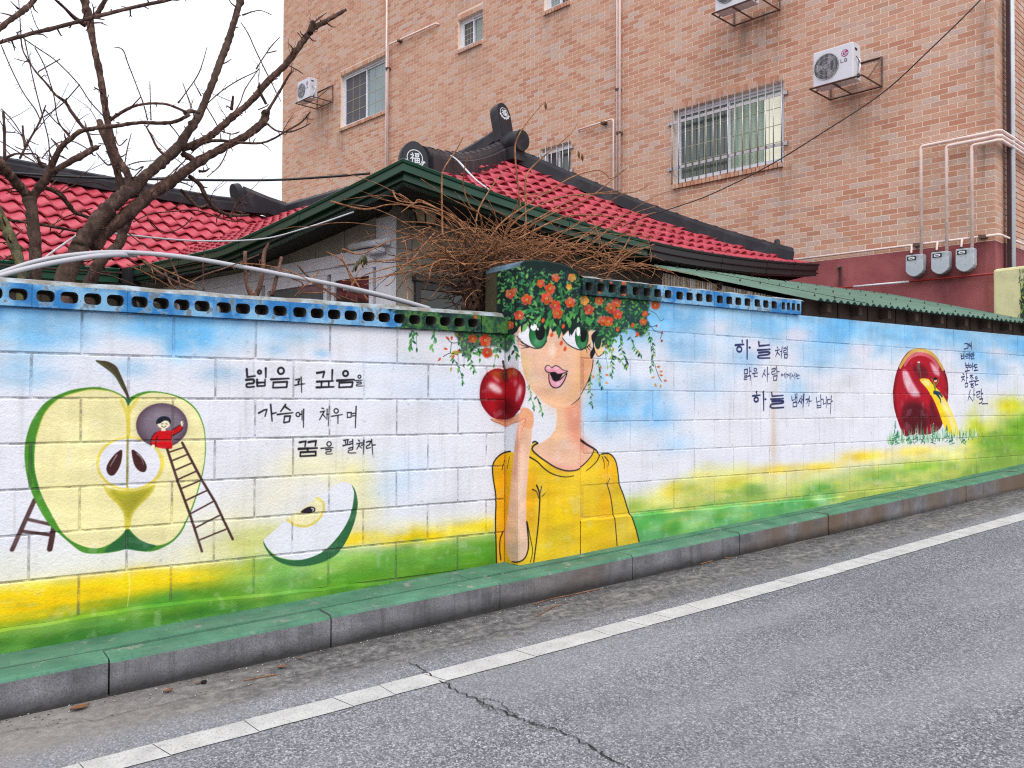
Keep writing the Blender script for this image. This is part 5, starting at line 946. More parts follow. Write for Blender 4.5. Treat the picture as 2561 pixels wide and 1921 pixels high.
kl = NB('lamp_lit_curtain'); ML = kl.out((.70, .72, .58), .8); kl.b.inputs['Emission Color'].default_value = (.95, .96, .78, 1); kl.b.inputs['Emission Strength'].default_value = .3
s = MB(); a, b = 2.70, 2.98; s.add([bp(a, -.117, 3.34), bp(b, -.117, 3.34), bp(b+.0, -.117, 4.26), bp(a, -.117, 4.26)], [(0, 1, 2, 3)]); s.obj('lit_curtain', ML, w4)
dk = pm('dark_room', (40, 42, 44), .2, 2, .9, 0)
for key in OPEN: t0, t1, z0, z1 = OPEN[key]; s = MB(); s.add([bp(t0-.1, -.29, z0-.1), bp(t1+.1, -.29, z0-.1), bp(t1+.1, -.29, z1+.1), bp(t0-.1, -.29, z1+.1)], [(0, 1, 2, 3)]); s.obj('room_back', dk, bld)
# ---------------------------------------------------------------- air conditioners
M_ACW = pm('ac_white', (206, 208, 218), .05, 4, .4, .05, 40, dirt=(160, 156, 150), dscale=4, damt=.3); M_ACD = pm('ac_dark', (58, 58, 62), .15, 10, .6, 0); M_BLK = pm('black_rubber', (30, 28, 32), .2, 12, .5, 0); M_LGR = pm('logo_magenta', (150, 48, 112), .06, 8, .5, 0); M_LGG = pm('logo_grey', (112, 112, 120), .06, 8, .5, 0); M_FAN = pm('fan_blade', (128, 126, 128), .1, 8, .5, 0); M_WH = pm('logo_white', (226, 226, 232), .04, 8, .5, 0)
def strokes2d(mb, lines, w, fr, m=0, h=.0015):
    o, ex, ey, ez = fr
    for L in lines:
        for (x0, y0), (x1, y1) in zip(L[:-1], L[1:]):
            d = np.array([x1-x0, y1-y0]); n = np.linalg.norm(d)+1e-9; d /= n; p = np.array([-d[1], d[0]])*w/2; e = d*w*.3
            a, b = np.array([x0, y0])-e, np.array([x1, y1])+e
            mb.prism([a-p, b-p, b+p, a+p], o, ex, ey, ez, 0, h*random.uniform(.9, 1.1), m)
def aircon(t0, t1, z0, z1, of, label, detail=True):
    """t0 is the end nearer the street; of = how far the front stands off the wall"""
    r = thing('air_conditioner', bp((t0+t1)/2, of-.12, z0), label, 'air conditioner', 'outdoor units on the brick wall'); th = .21; ob = of-th
    w, h = t1-t0, z1-z0
    m = MB(); m.hexa([bp(t0, ob, z0), bp(t1, ob, z0), bp(t1, of, z0), bp(t0, of, z0), bp(t0, ob, z1), bp(t1, ob, z1), bp(t1, of, z1), bp(t0, of, z1)]); m.obj('case', M_ACW, r, bevel=.012)
    fr = (bp(t1, of+.001, z0), -BD, UZ, BN); cx, cy, R = w*.34, h*.5, min(h*.43, w*.31)
    ring = lambda q, n=28: [(cx+q*math.cos(2*math.pi*k/n), cy+q*math.sin(2*math.pi*k/n)) for k in range(n)]
    m = MB(); m.prism(ring(R), *fr, 0, .002); g_ = m.obj('fan_opening', M_ACD, r)
    m = MB()
    for k in range(3):
        a = 2*math.pi*k/3+.5; P = [(cx+R*.18*math.cos(a), cy+R*.18*math.sin(a))]+[(cx+R*.88*math.cos(a+b), cy+R*.88*math.sin(a+b)) for b in (.15, .5, .85)]+[(cx+R*.2*math.cos(a+.9), cy+R*.2*math.sin(a+.9))]; m.prism(P, *fr, .002, .006)
    m.prism(ring(R*.2, 14), *fr, .006, .012); m.obj('fan', M_FAN, g_)
    m = MB()
    for k in range(-9, 10):
        x = R*k/10; y = math.sqrt(R*R-x*x); strokes2d(m, [[(cx+x, cy-y), (cx+x, cy+y)]], .0022, (fr[0]+BN*.014, *fr[1:]))
    for q in (.35, .68, 1.): strokes2d(m, [ring(R*q)+[ring(R*q)[0]]], .005 if q == 1 else .003, (fr[0]+BN*.016, *fr[1:]))
    m.obj('grille', pm('grille_wire', (176, 178, 186), .05, 8, .4, 0), r)
    lx, ly, lr = w*.80, h*.74, h*.10
    m = MB(); m.prism([(lx+lr*math.cos(t), ly+lr*math.sin(t)) for t in np.linspace(0, 2*math.pi, 24)[:-1]], *fr, 0, .002); lg = m.obj('badge', M_LGR, r)
    m = MB(); arc = [(lx+lr*.72*math.cos(t), ly+lr*.72*math.sin(t)) for t in np.linspace(math.radians(60), math.radians(360), 16)]
    strokes2d(m, [arc+[(lx+lr*.3, ly)], [(lx, ly+lr*.42), (lx, ly-lr*.35), (lx+lr*.3, ly-lr*.35)]], lr*.13, (fr[0]+BN*.0025, *fr[1:])); m.prism([(lx-lr*.36+lr*.12*math.cos(t), ly+lr*.32+lr*.12*math.sin(t)) for t in np.linspace(0, 6.28, 9)[:-1]], fr[0]+BN*.0025, *fr[1:], 0, .0015); m.obj('badge_face', M_WH, lg)
    s = h*.085; x0, y0 = w*.70, h*.50; m = MB()
    strokes2d(m, [[(x0, y0+s), (x0, y0), (x0+s*.75, y0)], [(x0+s*2.0, y0+s*.85), (x0+s*1.7, y0+s), (x0+s*1.3, y0+s*.9), (x0+s*1.15, y0+s*.5), (x0+s*1.3, y0+s*.1), (x0+s*1.7, y0), (x0+s*2.0, y0+s*.1), (x0+s*2.0, y0+s*.45), (x0+s*1.65, y0+s*.45)]], s*.24, fr); m.obj('lettering', M_LGG, r)
    m = MB(); y0 = t0-.0015; P = lambda o, z: bp(y0, o, z)
    m.obox(bp(t0-.001, of-.075, z1-.075), BD*.003, BN*.03, UZ*.014); m.obj('handle_slot', M_BLK, r)
    m = MB(); m.tube([bp(t0-.01, of-.06, z0+h*.62), bp(t0-.035, of-.08, z0+h*.5), bp(t0-.03, of-.13, z0+h*.44), bp(t0-.01, of-.16, z0+h*.5)], .005, 5); m.tube([bp(t0-.012, of-.15, z0+h*.6), bp(t0-.03, of-.12, z0+h*.35), bp(t0-.03, of-.09, z0+.06)], .011, 6, 1); m.tube([bp(t0-.02, of-.1, z0+.06), bp(t0-.02, of-.1, z0+.02)], .018, 6); m.obj('hose', [M_BLK, M_UPVC], r)
    m = MB(); a, b = t0-.12, t1+.03; zz = z0-.012
    L = lambda p, q, w_=.013: m.tube([p, q], w_, 4, 0, True, False)
    L(bp(a, 0.01, zz), bp(a, of+.03, zz)); L(bp(b, .01, zz), bp(b, of+.03, zz)); L(bp(a, of+.03, zz), bp(b, of+.03, zz)); L(bp(a, .03, zz), bp(b, .03, zz)); L(bp((t0+t1)/2, .02, zz), bp((t0+t1)/2, of+.02, zz))
    for x in (a, b): L(bp(x, .012, zz), bp(x, .012, z0+h*.82)); L(bp(x, .02, z0+h*.8), bp(x, of*.75, zz))
    L(bp(a, .012, z0+h*.82), bp(b, .012, z0+h*.82)); m.obj('bracket', M_RUST, r)
aircon(1.397, 1.915, 3.935, 4.378, .55, 'white outdoor air conditioner on a bracket above and right of the large barred window')
aircon(14.05, 14.58, 6.85, 7.32, .55, 'white outdoor air conditioner left of the left-hand window near the building edge')
aircon(2.79, 3.35, 5.35, 5.85, .55, 'white outdoor air conditioner cut off by the top edge of the picture')
# ---------------------------------------------------------------- gas meters, pipes, rods
M_PINK = pm('pink_pipe', (232, 208, 202), .08, 8, .5, .1, 60, dirt=(170, 150, 140), dscale=6, damt=.4); M_MET = pm('meter_grey', (176, 182, 192), .1, 10, .5, .1, 60, dirt=(92, 98, 74), dscale=9, damt=.7)
def meter(t0, t1, z0, z1, rt, rz, label):
    r = thing('gas_meter', bp((t0+t1)/2, .1, z0), label, 'gas meter', 'gas meters on the plinth'); w, h = t1-t0, z1-z0
    P = [(w*.5+w*.5*math.sin(a), h*.16-h*.16*math.cos(a)) for a in np.linspace(-1.45, 1.45, 9)]; P = [(0, h*.97), (0, h*.28)]+[(w*(.08+.84*k/8), h*(.16-.16*math.sin(math.pi*k/8))) for k in range(9)]+[(w, h*.28), (w, h*.97), (w*.96, h), (w*.04, h)]
    m = MB(); m.prism(P, bp(t1, .05, z0), -BD, UZ, BN, 0, .11); m.obj('body', M_MET, r, bevel=.016)
    m = MB(); m.prism(round_rect(w*.36, h*.84, w*.52, h*.17, .004), bp(t1, .1605, z0), -BD, UZ, BN, 0, .003); d = m.obj('dial', M_BLK, r)
    m = MB(); m.prism(round_rect(w*.36, h*.84, w*.36, h*.10, .012), bp(t1, .1637, z0), -BD, UZ, BN, 0, .002); m.prism(round_rect(w*.36, h*.84, w*.22, h*.025, .003), bp(t1, .166, z0), -BD, UZ, BN, 0, .002, 1); m.obj('dial_face', [M_WH, M_BLK], d)
    m = MB(); m.tube([bp(t1-.045, .1, z1-.01), bp(t1-.045, .1, z1+.05), bp(t1-.045, .09, z1+.085), bp(t1-.045, .075, PZ+.045)], .013, 7); m.tube([bp(t1-.045, .1, z1-.005), bp(t1-.045, .1, z1+.03)], .018, 7, 1); m.obj('inlet_pipe', [M_PINK, M_BLK], r)
    m = MB(); e = rt+.0; m.tube([bp(e, .1, z1-.01), bp(e, .1, rz-.03), bp(e-.008, .1, rz-.008), bp(e-.03, .1, rz), bp(.06, .1, rz), bp(-.06, .1, rz+.004), bp(-.1, .09, rz), BC-BD*.1+BN*.03+UZ*(rz-.002), BC-BD*.1+E2*.4+UZ*rz, BC-BD*.1+E2*2+UZ*rz], .019, 8); m.tube([bp(e, .1, z1-.005), bp(e, .1, z1+.04)], .019, 8); m.obj('outlet_pipe', M_PINK, r)
meter(.177, .371, 1.488, 1.757, .21, 2.945, 'grey gas meter nearest the building corner, rightmost of three'); meter(.447, .644, 1.488, 1.752, .486, 2.995, 'grey gas meter between two others on the maroon plinth'); meter(.737, .938, 1.488, 1.752, .775, 3.052, 'grey gas meter farthest from the building corner, leftmost of three')
def pipe(name, pts, r, mat, label, cat='pipe', n=8, clips=()):
    m = MB(); m.tube(pts, r, n)
    if not clips: return m.obj(name, mat, None, label, cat)
    root = thing(name, pts[0], label, cat); m.obj('tube', mat, root)
    for c in clips: s = MB(); s.obox(c, BD*.03, BN*.04, UZ*.018); s.obox(c+BD*.035, BD*.012, BN*.045, UZ*.022); s.obj('clip', M_RUST, root)
    return root
pipe('gas_pipe', [bp(2.9, .07, PZ+.045), bp(-.05, .07, PZ+.05), BC-BD*.07+BN*.02+UZ*(PZ+.05), BC-BD*.07+E2*2.+UZ*(PZ+.04)], .014, M_PINK, 'pink gas main running along the top of the maroon plinth', clips=[bp(.83, .05, PZ+.045), bp(.1, .05, PZ+.048)])
pipe('gas_pipe', [bp(5.484, .06, 2.2), bp(5.484, .06, 10.4)], .016, M_PINK, 'left one of the twin pink riser pipes between the barred windows', clips=[bp(5.46, .04, 4.95), bp(5.44, .04, 4.25), bp(5.46, .04, 8)])
pipe('gas_pipe', [bp(5.43, .06, 2.2), bp(5.43, .06, 10.4)], .02, M_PINK, 'right one of the twin pink riser pipes, nearer the large barred window')
pipe('gas_pipe', [bp(6.33, 0., 4.49), bp(6.31, .06, 4.49), bp(5.60, .06, 4.502), bp(5.565, .06, 4.49), bp(5.555, .06, 4.45), bp(5.555, .06, 2.2)], .015, M_PINK, 'short pink branch pipe bending down beside the twin riser pipes', clips=[bp(5.75, .05, 4.48)])
pipe('gas_pipe', [bp(11.76, .06, 3), bp(11.76, .06, 10.4)], .02, M_PINK, 'tall pink pipe down the right edge of the left-hand window', clips=[bp(11.70, .05, 7.0)])
pipe('gas_pipe', [bp(10.06, 0., 7.44), bp(10.085, .06, 7.453), bp(11.66, .06, 7.494), bp(11.69, .06, 7.47), bp(11.69, .06, 3)], .02, M_PINK, 'thin pink pipe with a sloping branch right of the left-hand window', clips=[bp(11.3, .05, 7.47)])
c0 = BC+E2*.34+N2*.07; M_ALU = pm('grey_downspout', (214, 218, 224), .08, 8, .35, 0, 60, .3)
rt = thing('downspout', c0+UZ*(zb(10)), 'grey rainwater downspout beside the building corner at the right edge', 'downspout'); m = MB(); m.tube([c0+UZ*(zb(10)-.3), c0+UZ*10.5], .045, 12); m.obj('tube', M_ALU, rt); m = MB(); m.obox(c0-E2*.065+UZ*5, E2*.018, N2*.02, UZ*6); m.obj('shade_strip', pm('downspout_shade', (60, 38, 44), .15, 8, .6, 0), rt)  # the dark strip paints the shadow side of the pipe
m = MB(); m.tube([bp(2.05, .07, 1.446), bp(1.62, .07, 1.446)], .013, 7, 1); m.tube([bp(1.62, .07, 1.446), bp(.93, .07, 1.446)], .013, 7, 0); m.tube([bp(.93, .07, 1.446), bp(-.02, .07, 1.448)], .013, 7, 1); m.obj('painted_rod', [M_WH, pm('red_paint', (142, 36, 34), .15, 20, .5, .1)], None, 'thin red and white rod fixed across the maroon plinth', 'rod')
m = MB(); m.tube([bp(7.73, 0., 4.743), bp(7.73, .05, 4.743), bp(7.73, .09, 4.74)], [.07, .075, .05], 12); m.obj('wall_vent', M_BLK, None, 'small round black vent cap on bricks above the roof ornament', 'vent')
m = MB(); m.tube([bp(1.836, 0., 1.726), bp(1.836, .06, 1.72)], .014, 8); m.obj('drain_stub', pm('old_zinc', (120, 116, 116), .2, 20, .5, .2, 60, .4), None, 'short drain stub with a dark stain on the maroon plinth', 'drain pipe')
# ================================================================ tiled house
H1 = np.array([.9796, .2011, 0]); H2 = np.array([-.2011, .9796, 0]); HC = np.array([2.775, 5.311, 0]); HW = 6.63; HD = 2.30; HI = 4.586; RZ = 2.80; RM = 2.68
def hp(a, b, z): return HC+H1*a+H2*b+UZ*z
def Ef(a): return 1.487+.18*(abs(a-3.1)/3.2)**1.7
def El(b): return 1.33+.33*max(0., 1-b/2.6)**1.15+.006*b
def Em(a): return 1.355-.04*min(3, max(0, -a))          # main body front eave, a < 0 to the left
hr = thing('tiled_house', hp(3, 3, zb(3)-.1), 'low house with red tiled roof, black ridges and green gutters behind the mural wall', 'house')
def tile_mat():
    k = NB('red_tile'); p = k.n('ShaderNodeNewGeometry').outputs['Position']; r = k.math('FRACT', k.math('ADD', k.n('ShaderNodeNewGeometry').outputs['Random Per Island'], k.n('ShaderNodeObjectInfo').outputs['Random'])); n = k.noise(p, 7, 5, .6); f = k.noise(p, 90, 4, .6)
    c = k.mix(k.ramp(n, [(.3, 0.), (.7, 1.)]), (.36, .034, .058), (.47, .060, .088)); c = k.mix(k.math('MULTIPLY', r, .4), c, (.44, .085, .11)); c = k.mix(k.math('MULTIPLY', k.ramp(f, [(.3, 1.), (.45, 0.)]), .35), c, (.15, .02, .03)); c = k.mix(k.math('MULTIPLY', k.ramp(k.noise(p, 2.3, 6, .7), [(.58, 0.), (.7, 1.)]), .4), c, (.22, .10, .09))
    lap = k.ramp(k.noise(p, 16, 5, .7), [(.55, 0.), (.7, 1.)]); c = k.mix(k.math('MULTIPLY', lap, .3), c, (.10, .03, .035)); return k.out(c, .5, k.bump(f, .2, .003), 0., .22)
M_TILE = tile_mat(); M_RIDGE = pm('ridge_black', (38, 39, 46), .25, 4, .5, .12, 50, 0., .22, dirt=(80, 78, 82), dscale=3, damt=.4); M_GUT = pm('gutter_green', (16, 70, 50), .2, 4, .38, .08, 40, 0., .5, dirt=(30, 56, 46), dscale=4, damt=.5); M_GUTB = pm('gutter_black_and_shade', (34, 33, 37), .2, 4, .4, .08, 40); M_SOF = pm('soffit_dark', (44, 40, 38), .25, 5, .85, .1); M_CREAM = pm('cream_panel', (160, 152, 142), .1, 3, .8, .15, 60, dirt=(130, 122, 112), dscale=2, damt=.4)
# roof surfaces, as height over (a, b) in house axes
def zf(a, b): x = max(0, b/HD); return (Ef(a)-.035)*(1-x)+RZ*x-.05*math.sin(math.pi*min(x, 1))
def zl(a, b): x = max(0, a/(HW/2)); return (El(b)-.05)*(1-x)+RZ*x-.02*math.sin(math.pi*min(x, 1))
MW = 2.19
def zm(a, b): x = max(0, (b-HI)/MW); return Em(a)*(1-x)+RM*x-.05*math.sin(math.pi*min(x, 1))
TW, TL, TH = .19, .235, .036
def tile_mesh(pf, s0, r0, zfun, mode, clip):
    """one pressed tile: s = along the eave, r = up the slope; wavy across, lifted lower lip"""
    n = 8; V = []; ns = n+1; jz, jr, jt = br.uniform(-.004, .004), br.uniform(-.008, .008), br.uniform(-.012, .012); r0 += jr
    for r, lift in ((r0+.012, TH-.026), (r0-.022, TH), (r0+TL*.45, TH*.42), (r0+TL+.05, -.006)):
        for i in range(ns):
            s = s0+TW*i/n; ph = i/n
            w = .5-.5*math.cos(2*math.pi*ph**1.35)
            zz = lift-.03+.040*w+jz+jt*(ph-.5); dr = 0.022*(1-w) if r < r0 else 0
            a, b = (s, r+dr) if mode == 'f' else ((r+dr, s) if mode == 'l' else (s, HI+r+dr))
            V.append(hp(a, b, zfun(a, b)+zz))
    # lower edge of the wave gets a small drop for the shadow line
    m = MB(); m.add(V, [(k*ns+i, k*ns+i+1, (k+1)*ns+i+1, (k+1)*ns+i) for k in range(3) for i in range(n)], 0, True); return m
cand = []
for r_ in range(int(HD/TL)+1):
    for c_ in range(-1, int(HW/TW)+2):
        s, r = c_*TW+(.0), r_*TL+.03; am = s+TW/2; bm2 = r+TL/2
        if bm2 < HD*min(am, HW-am)/(HW/2)+.02 and .3 < am < HW-.12: cand.append(('f', s, r, zf))
for r_ in range(int(HW/2/TL)+1):
    for c_ in range(0, int(7.0/TW)+1):
        s, r = c_*TW, r_*TL+.03; bm2 = s+TW/2; am = r+TL/2
        if am < HW/2 and bm2 > .75 and bm2 > HD*am/(HW/2)-.02 and bm2 < HI+MW*am/(HW/2)+.05: cand.append(('l', s, r, zl))
for r_ in range(int(MW/TL)+1):
    for c_ in range(-32, int(HW/2/TW)+1):
        s, r = c_*TW, r_*TL+.03; am = s+TW/2; bm2 = r+TL/2
        if bm2 < MW and (am < (HW/2)*bm2/MW+.05): cand.append(('m', s, r, zm))
def cen(c): mo, s, r, zfun = c; a, b = (s+TW/2, r+TL/2) if mo == 'f' else ((r+TL/2, s+TW/2) if mo == 'l' else (s+TW/2, HI+r+TL/2)); return hp(a, b, zfun(a, b))
def pxof(P): d = P@_f; return 1280.5+F_*(P@_r)/d, 960.5-F_*(P@_u)/d, d
sc_ = []
for c in cand:
    x, y, d = pxof(cen(c)); vis = -60 < x < 2600
    sc_.append((d+(0 if vis else 50)+(4 if c[0] == 'l' else 0)-(1.5 if c[0] == 'm' and x < 700 else 0), c))
sc_.sort(key=lambda q: q[0]); rest = MB()
for i, (_, c) in enumerate(sc_):
    m = tile_mesh(None, c[1], c[2], c[3], c[0], None)
    if i < 300: m.obj('roof_tile', M_TILE, hr)
    else: rest.v_off = len(rest.v); b = len(rest.v); rest.v += m.v; rest.f += [tuple(b+j for j in f) for f in m.f]; rest.mi += m.mi; rest.sm += m.sm
rest.obj('roof_tiling', M_TILE, hr, kind='stuff')
# decking under the tiles and the unseen back slopes
m = MB(); E_ = 12
def patch(fn, na, nb): 
    V = [fn(i/na, j/nb) for i in range(na+1) for j in range(nb+1)]; m.add(V, [(i*(nb+1)+j, (i+1)*(nb+1)+j, (i+1)*(nb+1)+j+1, i*(nb+1)+j+1) for i in range(na) for j in range(nb)], 0, True)
patch(lambda u, v: (lambda a, b: hp(a, b, zf(a, b)-.05))(HW/2*v+(HW-HW*v)*u, HD*v), 20, 8)
patch(lambda u, v: (lambda a, b: hp(a, b, zl(a, b)-.05))(HW/2*v, HD*v+(HI+MW*v-HD*v)*u), 20, 8)
patch(lambda u, v: (lambda a, b: hp(a, b, zm(a, b)-.05))(-6+(6+HW/2*v)*u, HI+MW*v), 24, 8)
patch(lambda u, v: (lambda a, b: hp(HW-a, b, zl(a, max(b, .0))-.03))(HW/2*v, HD*v+(9-HD*v)*u), 12, 6)
patch(lambda u, v: hp(-6+(HW/2+6)*u, HI+MW+MW*v, RM-1.38*v), 6, 3)
m.obj('roof_deck', pm('roof_underlay', (70, 22, 28), .2, 5, .9, 0), hr)
# ridges: stacked black ridge bars swept along the hips and ridges
def ridge(pts, w=.15, h=.13, name='ridge_bar', bumps=True):
    fr = []; P = [np.asarray(p) for p in pts]
    for i, p in enumerate(P):
        t = P[min(i+1, len(P)-1)]-P[max(i-1, 0)]; t /= np.linalg.norm(t); s = np.cross(t, UZ); s /= np.linalg.norm(s); u = np.cross(s, t); fr.append((p, s, u))
    m = MB(); m.sweep([(-w*.62, -.06), (-w*.62, h*.45), (-w*.5, h*.5), (-w*.48, h*.62), (-w*.3, h*.95), (0, h*1.08), (w*.3, h*.95), (w*.48, h*.62), (w*.5, h*.5), (w*.62, h*.45), (w*.62, -.06)], fr, 0, False)
    o = m.obj(name, M_RIDGE, hr)
    if bumps:       # collars of the overlapping ridge caps
        L = 0.
        for i in range(1, len(P)):
            L += np.linalg.norm(P[i]-P[i-1])
            if L > .26:
                L = 0.; q, A, B = fr[i]; t = np.cross(B, A); s = MB()
                s.sweep([(-w*.34, h*.93), (-w*.2, h*1.06), (0, h*1.125), (w*.2, h*1.06), (w*.34, h*.93), (0, h*.9)], [(q-t*.018, A, B), (q+t*.018, A, B)]); s.obj('ridge_cap_collar', M_RIDGE, o)
    return o
hipF = lambda x, left=True: hp(HW/2*x if left else HW-HW/2*x, HD*x, (zf(HW/2*x, HD*x) if left else zf(HW-HW/2*x, HD*x))+.03)
ridge([hipF(.115+.845*i/24) for i in range(25)], .16, .13); ridge([hipF(.10+.88*i/28, False) for i in range(29)], .16, .12)
rt_ = [hp(HW/2, HD-.02+(HI+MW-HD)*i/24, RZ+.02+.20*max(0, 1-i/7)**2) for i in range(25)]; ridge(rt_, .17, .11)
mr = [hp(HW/2-.45-7.5*i/30, HI+MW, RM+.02+.05*max(0, 1-i/3)) for i in range(31)]; ridge(mr, .2, .10); ridge([q+UZ*.085 for q in mr[1:]], .13, .06)
# ridge-end ornaments with the fortune emblem
M_EMB = pm('emblem_white', (206, 208, 214), .06, 10, .5, 0)
FU = [[(.30, .86), (.36, .78)], [(.18, .70), (.44, .70), (.30, .52), (.16, .40)], [(.32, .56), (.32, .18)], [(.36, .50), (.46, .42)], [(.54, .84), (.90, .84)], [(.60, .74), (.84, .74), (.84, .60), (.60, .60), (.60, .74)], [(.54, .48), (.90, .48), (.90, .14), (.54, .14), (.54, .48)], [(.72, .48), (.72, .14)], [(.54, .31), (.90, .31)]]
def ornament(o, ex, ez, w, h, emblem=True, back=.12):
    o, ex, ez = map(np.asarray, (o, ex, ez)); ex = ex/np.linalg.norm(ex); ez = ez/np.linalg.norm(ez); ey = np.cross(ez, ex); ey = ey if ey[2] > 0 else -ey
    P = [(-w/2, 0), (w/2, 0)]+[(w/2*math.cos(a), h-w*.62+w*.62*math.sin(a)) for a in np.linspace(0, math.pi, 13)]
    m = MB(); m.prism(P, o, ex, ey, ez, -back, 0); r = m.obj('ridge_end', M_RIDGE, hr, bevel=.008)
    if emblem:
        m = MB(); Q = [(x*.86, .02+y*.95) for x, y in P]; m.prism(Q, o, ex, ey, ez, 0, .004, 1)
        cy, R = h-w*.56, w*.27
        ring = [(R*math.cos(t), cy+R*math.sin(t)) for t in np.linspace(0, 2*math.pi, 25)]
        strokes2d(m, [ring], .006, (o+ez*.0045, ex, ey, ez)); strokes2d(m, [[((x-.53)*R*1.55, cy+(y-.5)*R*1.6) for x, y in L] for L in FU], R*.13, (o+ez*.0045, ex, ey, ez), 0, .003)
        arc = [(1.22*R*math.cos(t), cy+1.22*R*math.sin(t)) for t in np.linspace(math.radians(195), math.radians(345), 13)]; strokes2d(m, [arc], R*.16, (o+ez*.0045, ex, ey, ez))
        for t in np.linspace(math.radians(200), math.radians(335), 6): strokes2d(m, [[(1.12*R*math.cos(t), cy+1.12*R*math.sin(t)), (1.38*R*math.cos(t+.1), cy+1.38*R*math.sin(t+.1))]], R*.15, (o+ez*.0045, ex, ey, ez), 0, .0025)
        m.obj('emblem', [M_EMB, pm('ornament_face', (22, 24, 34), .15, 8, .35, 0)], r)
    return r
vf = -H2+UZ*.22
ornament(hp(HW/2, HD-.12, RZ+.15), H1, vf, .225, .47)
m = MB(); m.tube([hp(HW/2, HD-.1, RZ+.13), hp(HW/2, HD-.34, RZ+.11)], [.115, .115], 16); m.obox(hp(HW/2, HD-.17, RZ-.03), H1*.09, H2*.12, UZ*.07); m.obj('ridge_end_roll', M_RIDGE, hr)
ornament(hp(.27, .19, Ef(0)-.12), (H1-H2*.35), (-H1*.35-H2*.95+UZ*.08), .22, .34, True, .06)
ornament(hp(HW-.42, .30, Ef(HW)+.02), (H1+H2*.75), (H1*.6-H2*.8+UZ*.1), .17, .27, False, .05)
ornament(hp(HW/2-.75, HI+MW-.02, RM+.10), H2, H1+UZ*.3, .24, .32, False, .10)
m = MB(); m.sweep([(-.09, -.08), (-.09, .12), (0, .2), (.09, .12), (.09, -.08)], [(hp(HW/2-.75, HI+MW-.02, RM+.18), H2, UZ), (hp(HW/2-.35, HI+MW-.02, RM+.10), H2, UZ), (hp(HW/2-.05, HI+MW-.02, RM+.06), H2, UZ)]); m.obj('ridge_ramp', M_RIDGE, hr)
# gutters: stepped sheet-metal profile swept along the eaves
def gutter(path, out, mat, seams, first=False):
    prof = [(-.10, -.02), (-.012, .004), (0, -.004), (-.006, -.022), (-.016, -.028), (-.018, -.078), (-.034, -.088), (-.036, -.155), (-.09, -.158), (-.11, -.15)]
    m = MB(); fr = [(p, o, UZ) for p, o in zip(path, out)]; m.sweep(prof, fr, 0); g_ = m.obj('gutter', mat, hr)
    for s in seams:
        i = min(range(len(path)), key=lambda j: abs(j/(len(path)-1)-s)); t = path[min(i+1, len(path)-1)]-path[max(i-1, 0)]; t = t/np.linalg.norm(t); k = MB()
        k.sweep([(a+.004 if a > -.05 else a, b-.002 if b < -.1 else b+.003) for a, b in prof], [(path[i]-t*.012, out[i], UZ), (path[i]+t*.012, out[i], UZ)]); k.obj('gutter_joint', mat, g_)
    return g_
dF = -H2; dL = -H1; mit = dF+dL
N = 40; fp = [hp(HW*i/N, 0, Ef(HW*i/N)) for i in range(N+1)]; of_ = [mit if i == 0 else ((-H2+H1*1.0) if i == N else dF) for i in range(N+1)]
k = 18  # black run starts early, its colour standing in for shade on the green gutter
gutter(fp[:k+1], of_[:k+1], M_GUT, (.28, .62, .9)); gutter([fp[k]+H1*.002-H2*.012]+[p-H2*.012 for p in fp[k+1:]], of_[k:], M_GUTB, (.35, .62, .8))
lp = [hp(0, (HI-.05)*i/24, El((HI-.05)*i/24)) for i in range(25)]; ol = [mit]+[dL]*24
gutter(lp, ol, M_GUT, (.28, .5, .75)); mp = [hp(-.05-6*i/20, HI, Em(-6*i/20)) for i in range(21)]; gutter(mp, [dF]*21, M_GUT, (.1, .3, .5))
# soffits
m = MB(); OA, OB = .45, .68
for i in range(N): a, b = HW*i/N, HW*(i+1)/N; m.add([fp[i]-UZ*.15, fp[i+1]-UZ*.15, hp(min(max(b, OA), HW-OA), OB, Ef(b)-.10), hp(min(max(a, OA), HW-OA), OB, Ef(a)-.10)], [(0, 1, 2, 3)])
for i in range(24): a, b = (HI-.05)*i/24, (HI-.05)*(i+1)/24; m.add([lp[i]-UZ*.15, lp[i+1]-UZ*.15, hp(OA, max(b, OB), El(b)-.10), hp(OA, max(a, OB), El(a)-.10)], [(0, 3, 2, 1)])
for i in range(20): m.add([mp[i]-UZ*.15, mp[i+1]-UZ*.15, mp[i+1]+H2*.75-UZ*.1, mp[i]+H2*.75-UZ*.1], [(0, 3, 2, 1)])
m.obj('soffit', M_SOF, hr)
# walls
ZH, ZF = 1.28, zb(3)-.2
m = MB(); m.hexa([hp(OA, OB, ZF), hp(HW-OA, OB, ZF), hp(HW-OA, 8.5, ZF), hp(OA, 8.5, ZF), hp(OA, OB, ZH), hp(HW-OA, OB, ZH), hp(HW-OA, 8.5, ZH), hp(OA, 8.5, ZH)])
m.hexa([hp(OA+.01, OB+.02, ZH), hp(HW-OA-.01, OB+.02, ZH), hp(HW-OA-.01, 8.5, ZH), hp(OA+.01, 8.5, ZH), hp(OA+.01, OB+.02, 1.62), hp(HW-OA-.01, OB+.02, 1.62), hp(HW-OA-.01, 8.4, 1.40), hp(OA+.01, 8.4, 1.30)]); m.hexa([hp(-6, HI+.75, ZF), hp(OA, HI+.75, ZF), hp(OA, 8.5, ZF), hp(-6, 8.5, ZF), hp(-6, HI+.75, 1.3), hp(OA, HI+.75, 1.3), hp(OA, 8.5, 1.3), hp(-6, 8.5, 1.3)]); m.obj('wall', M_CREAM, hr)
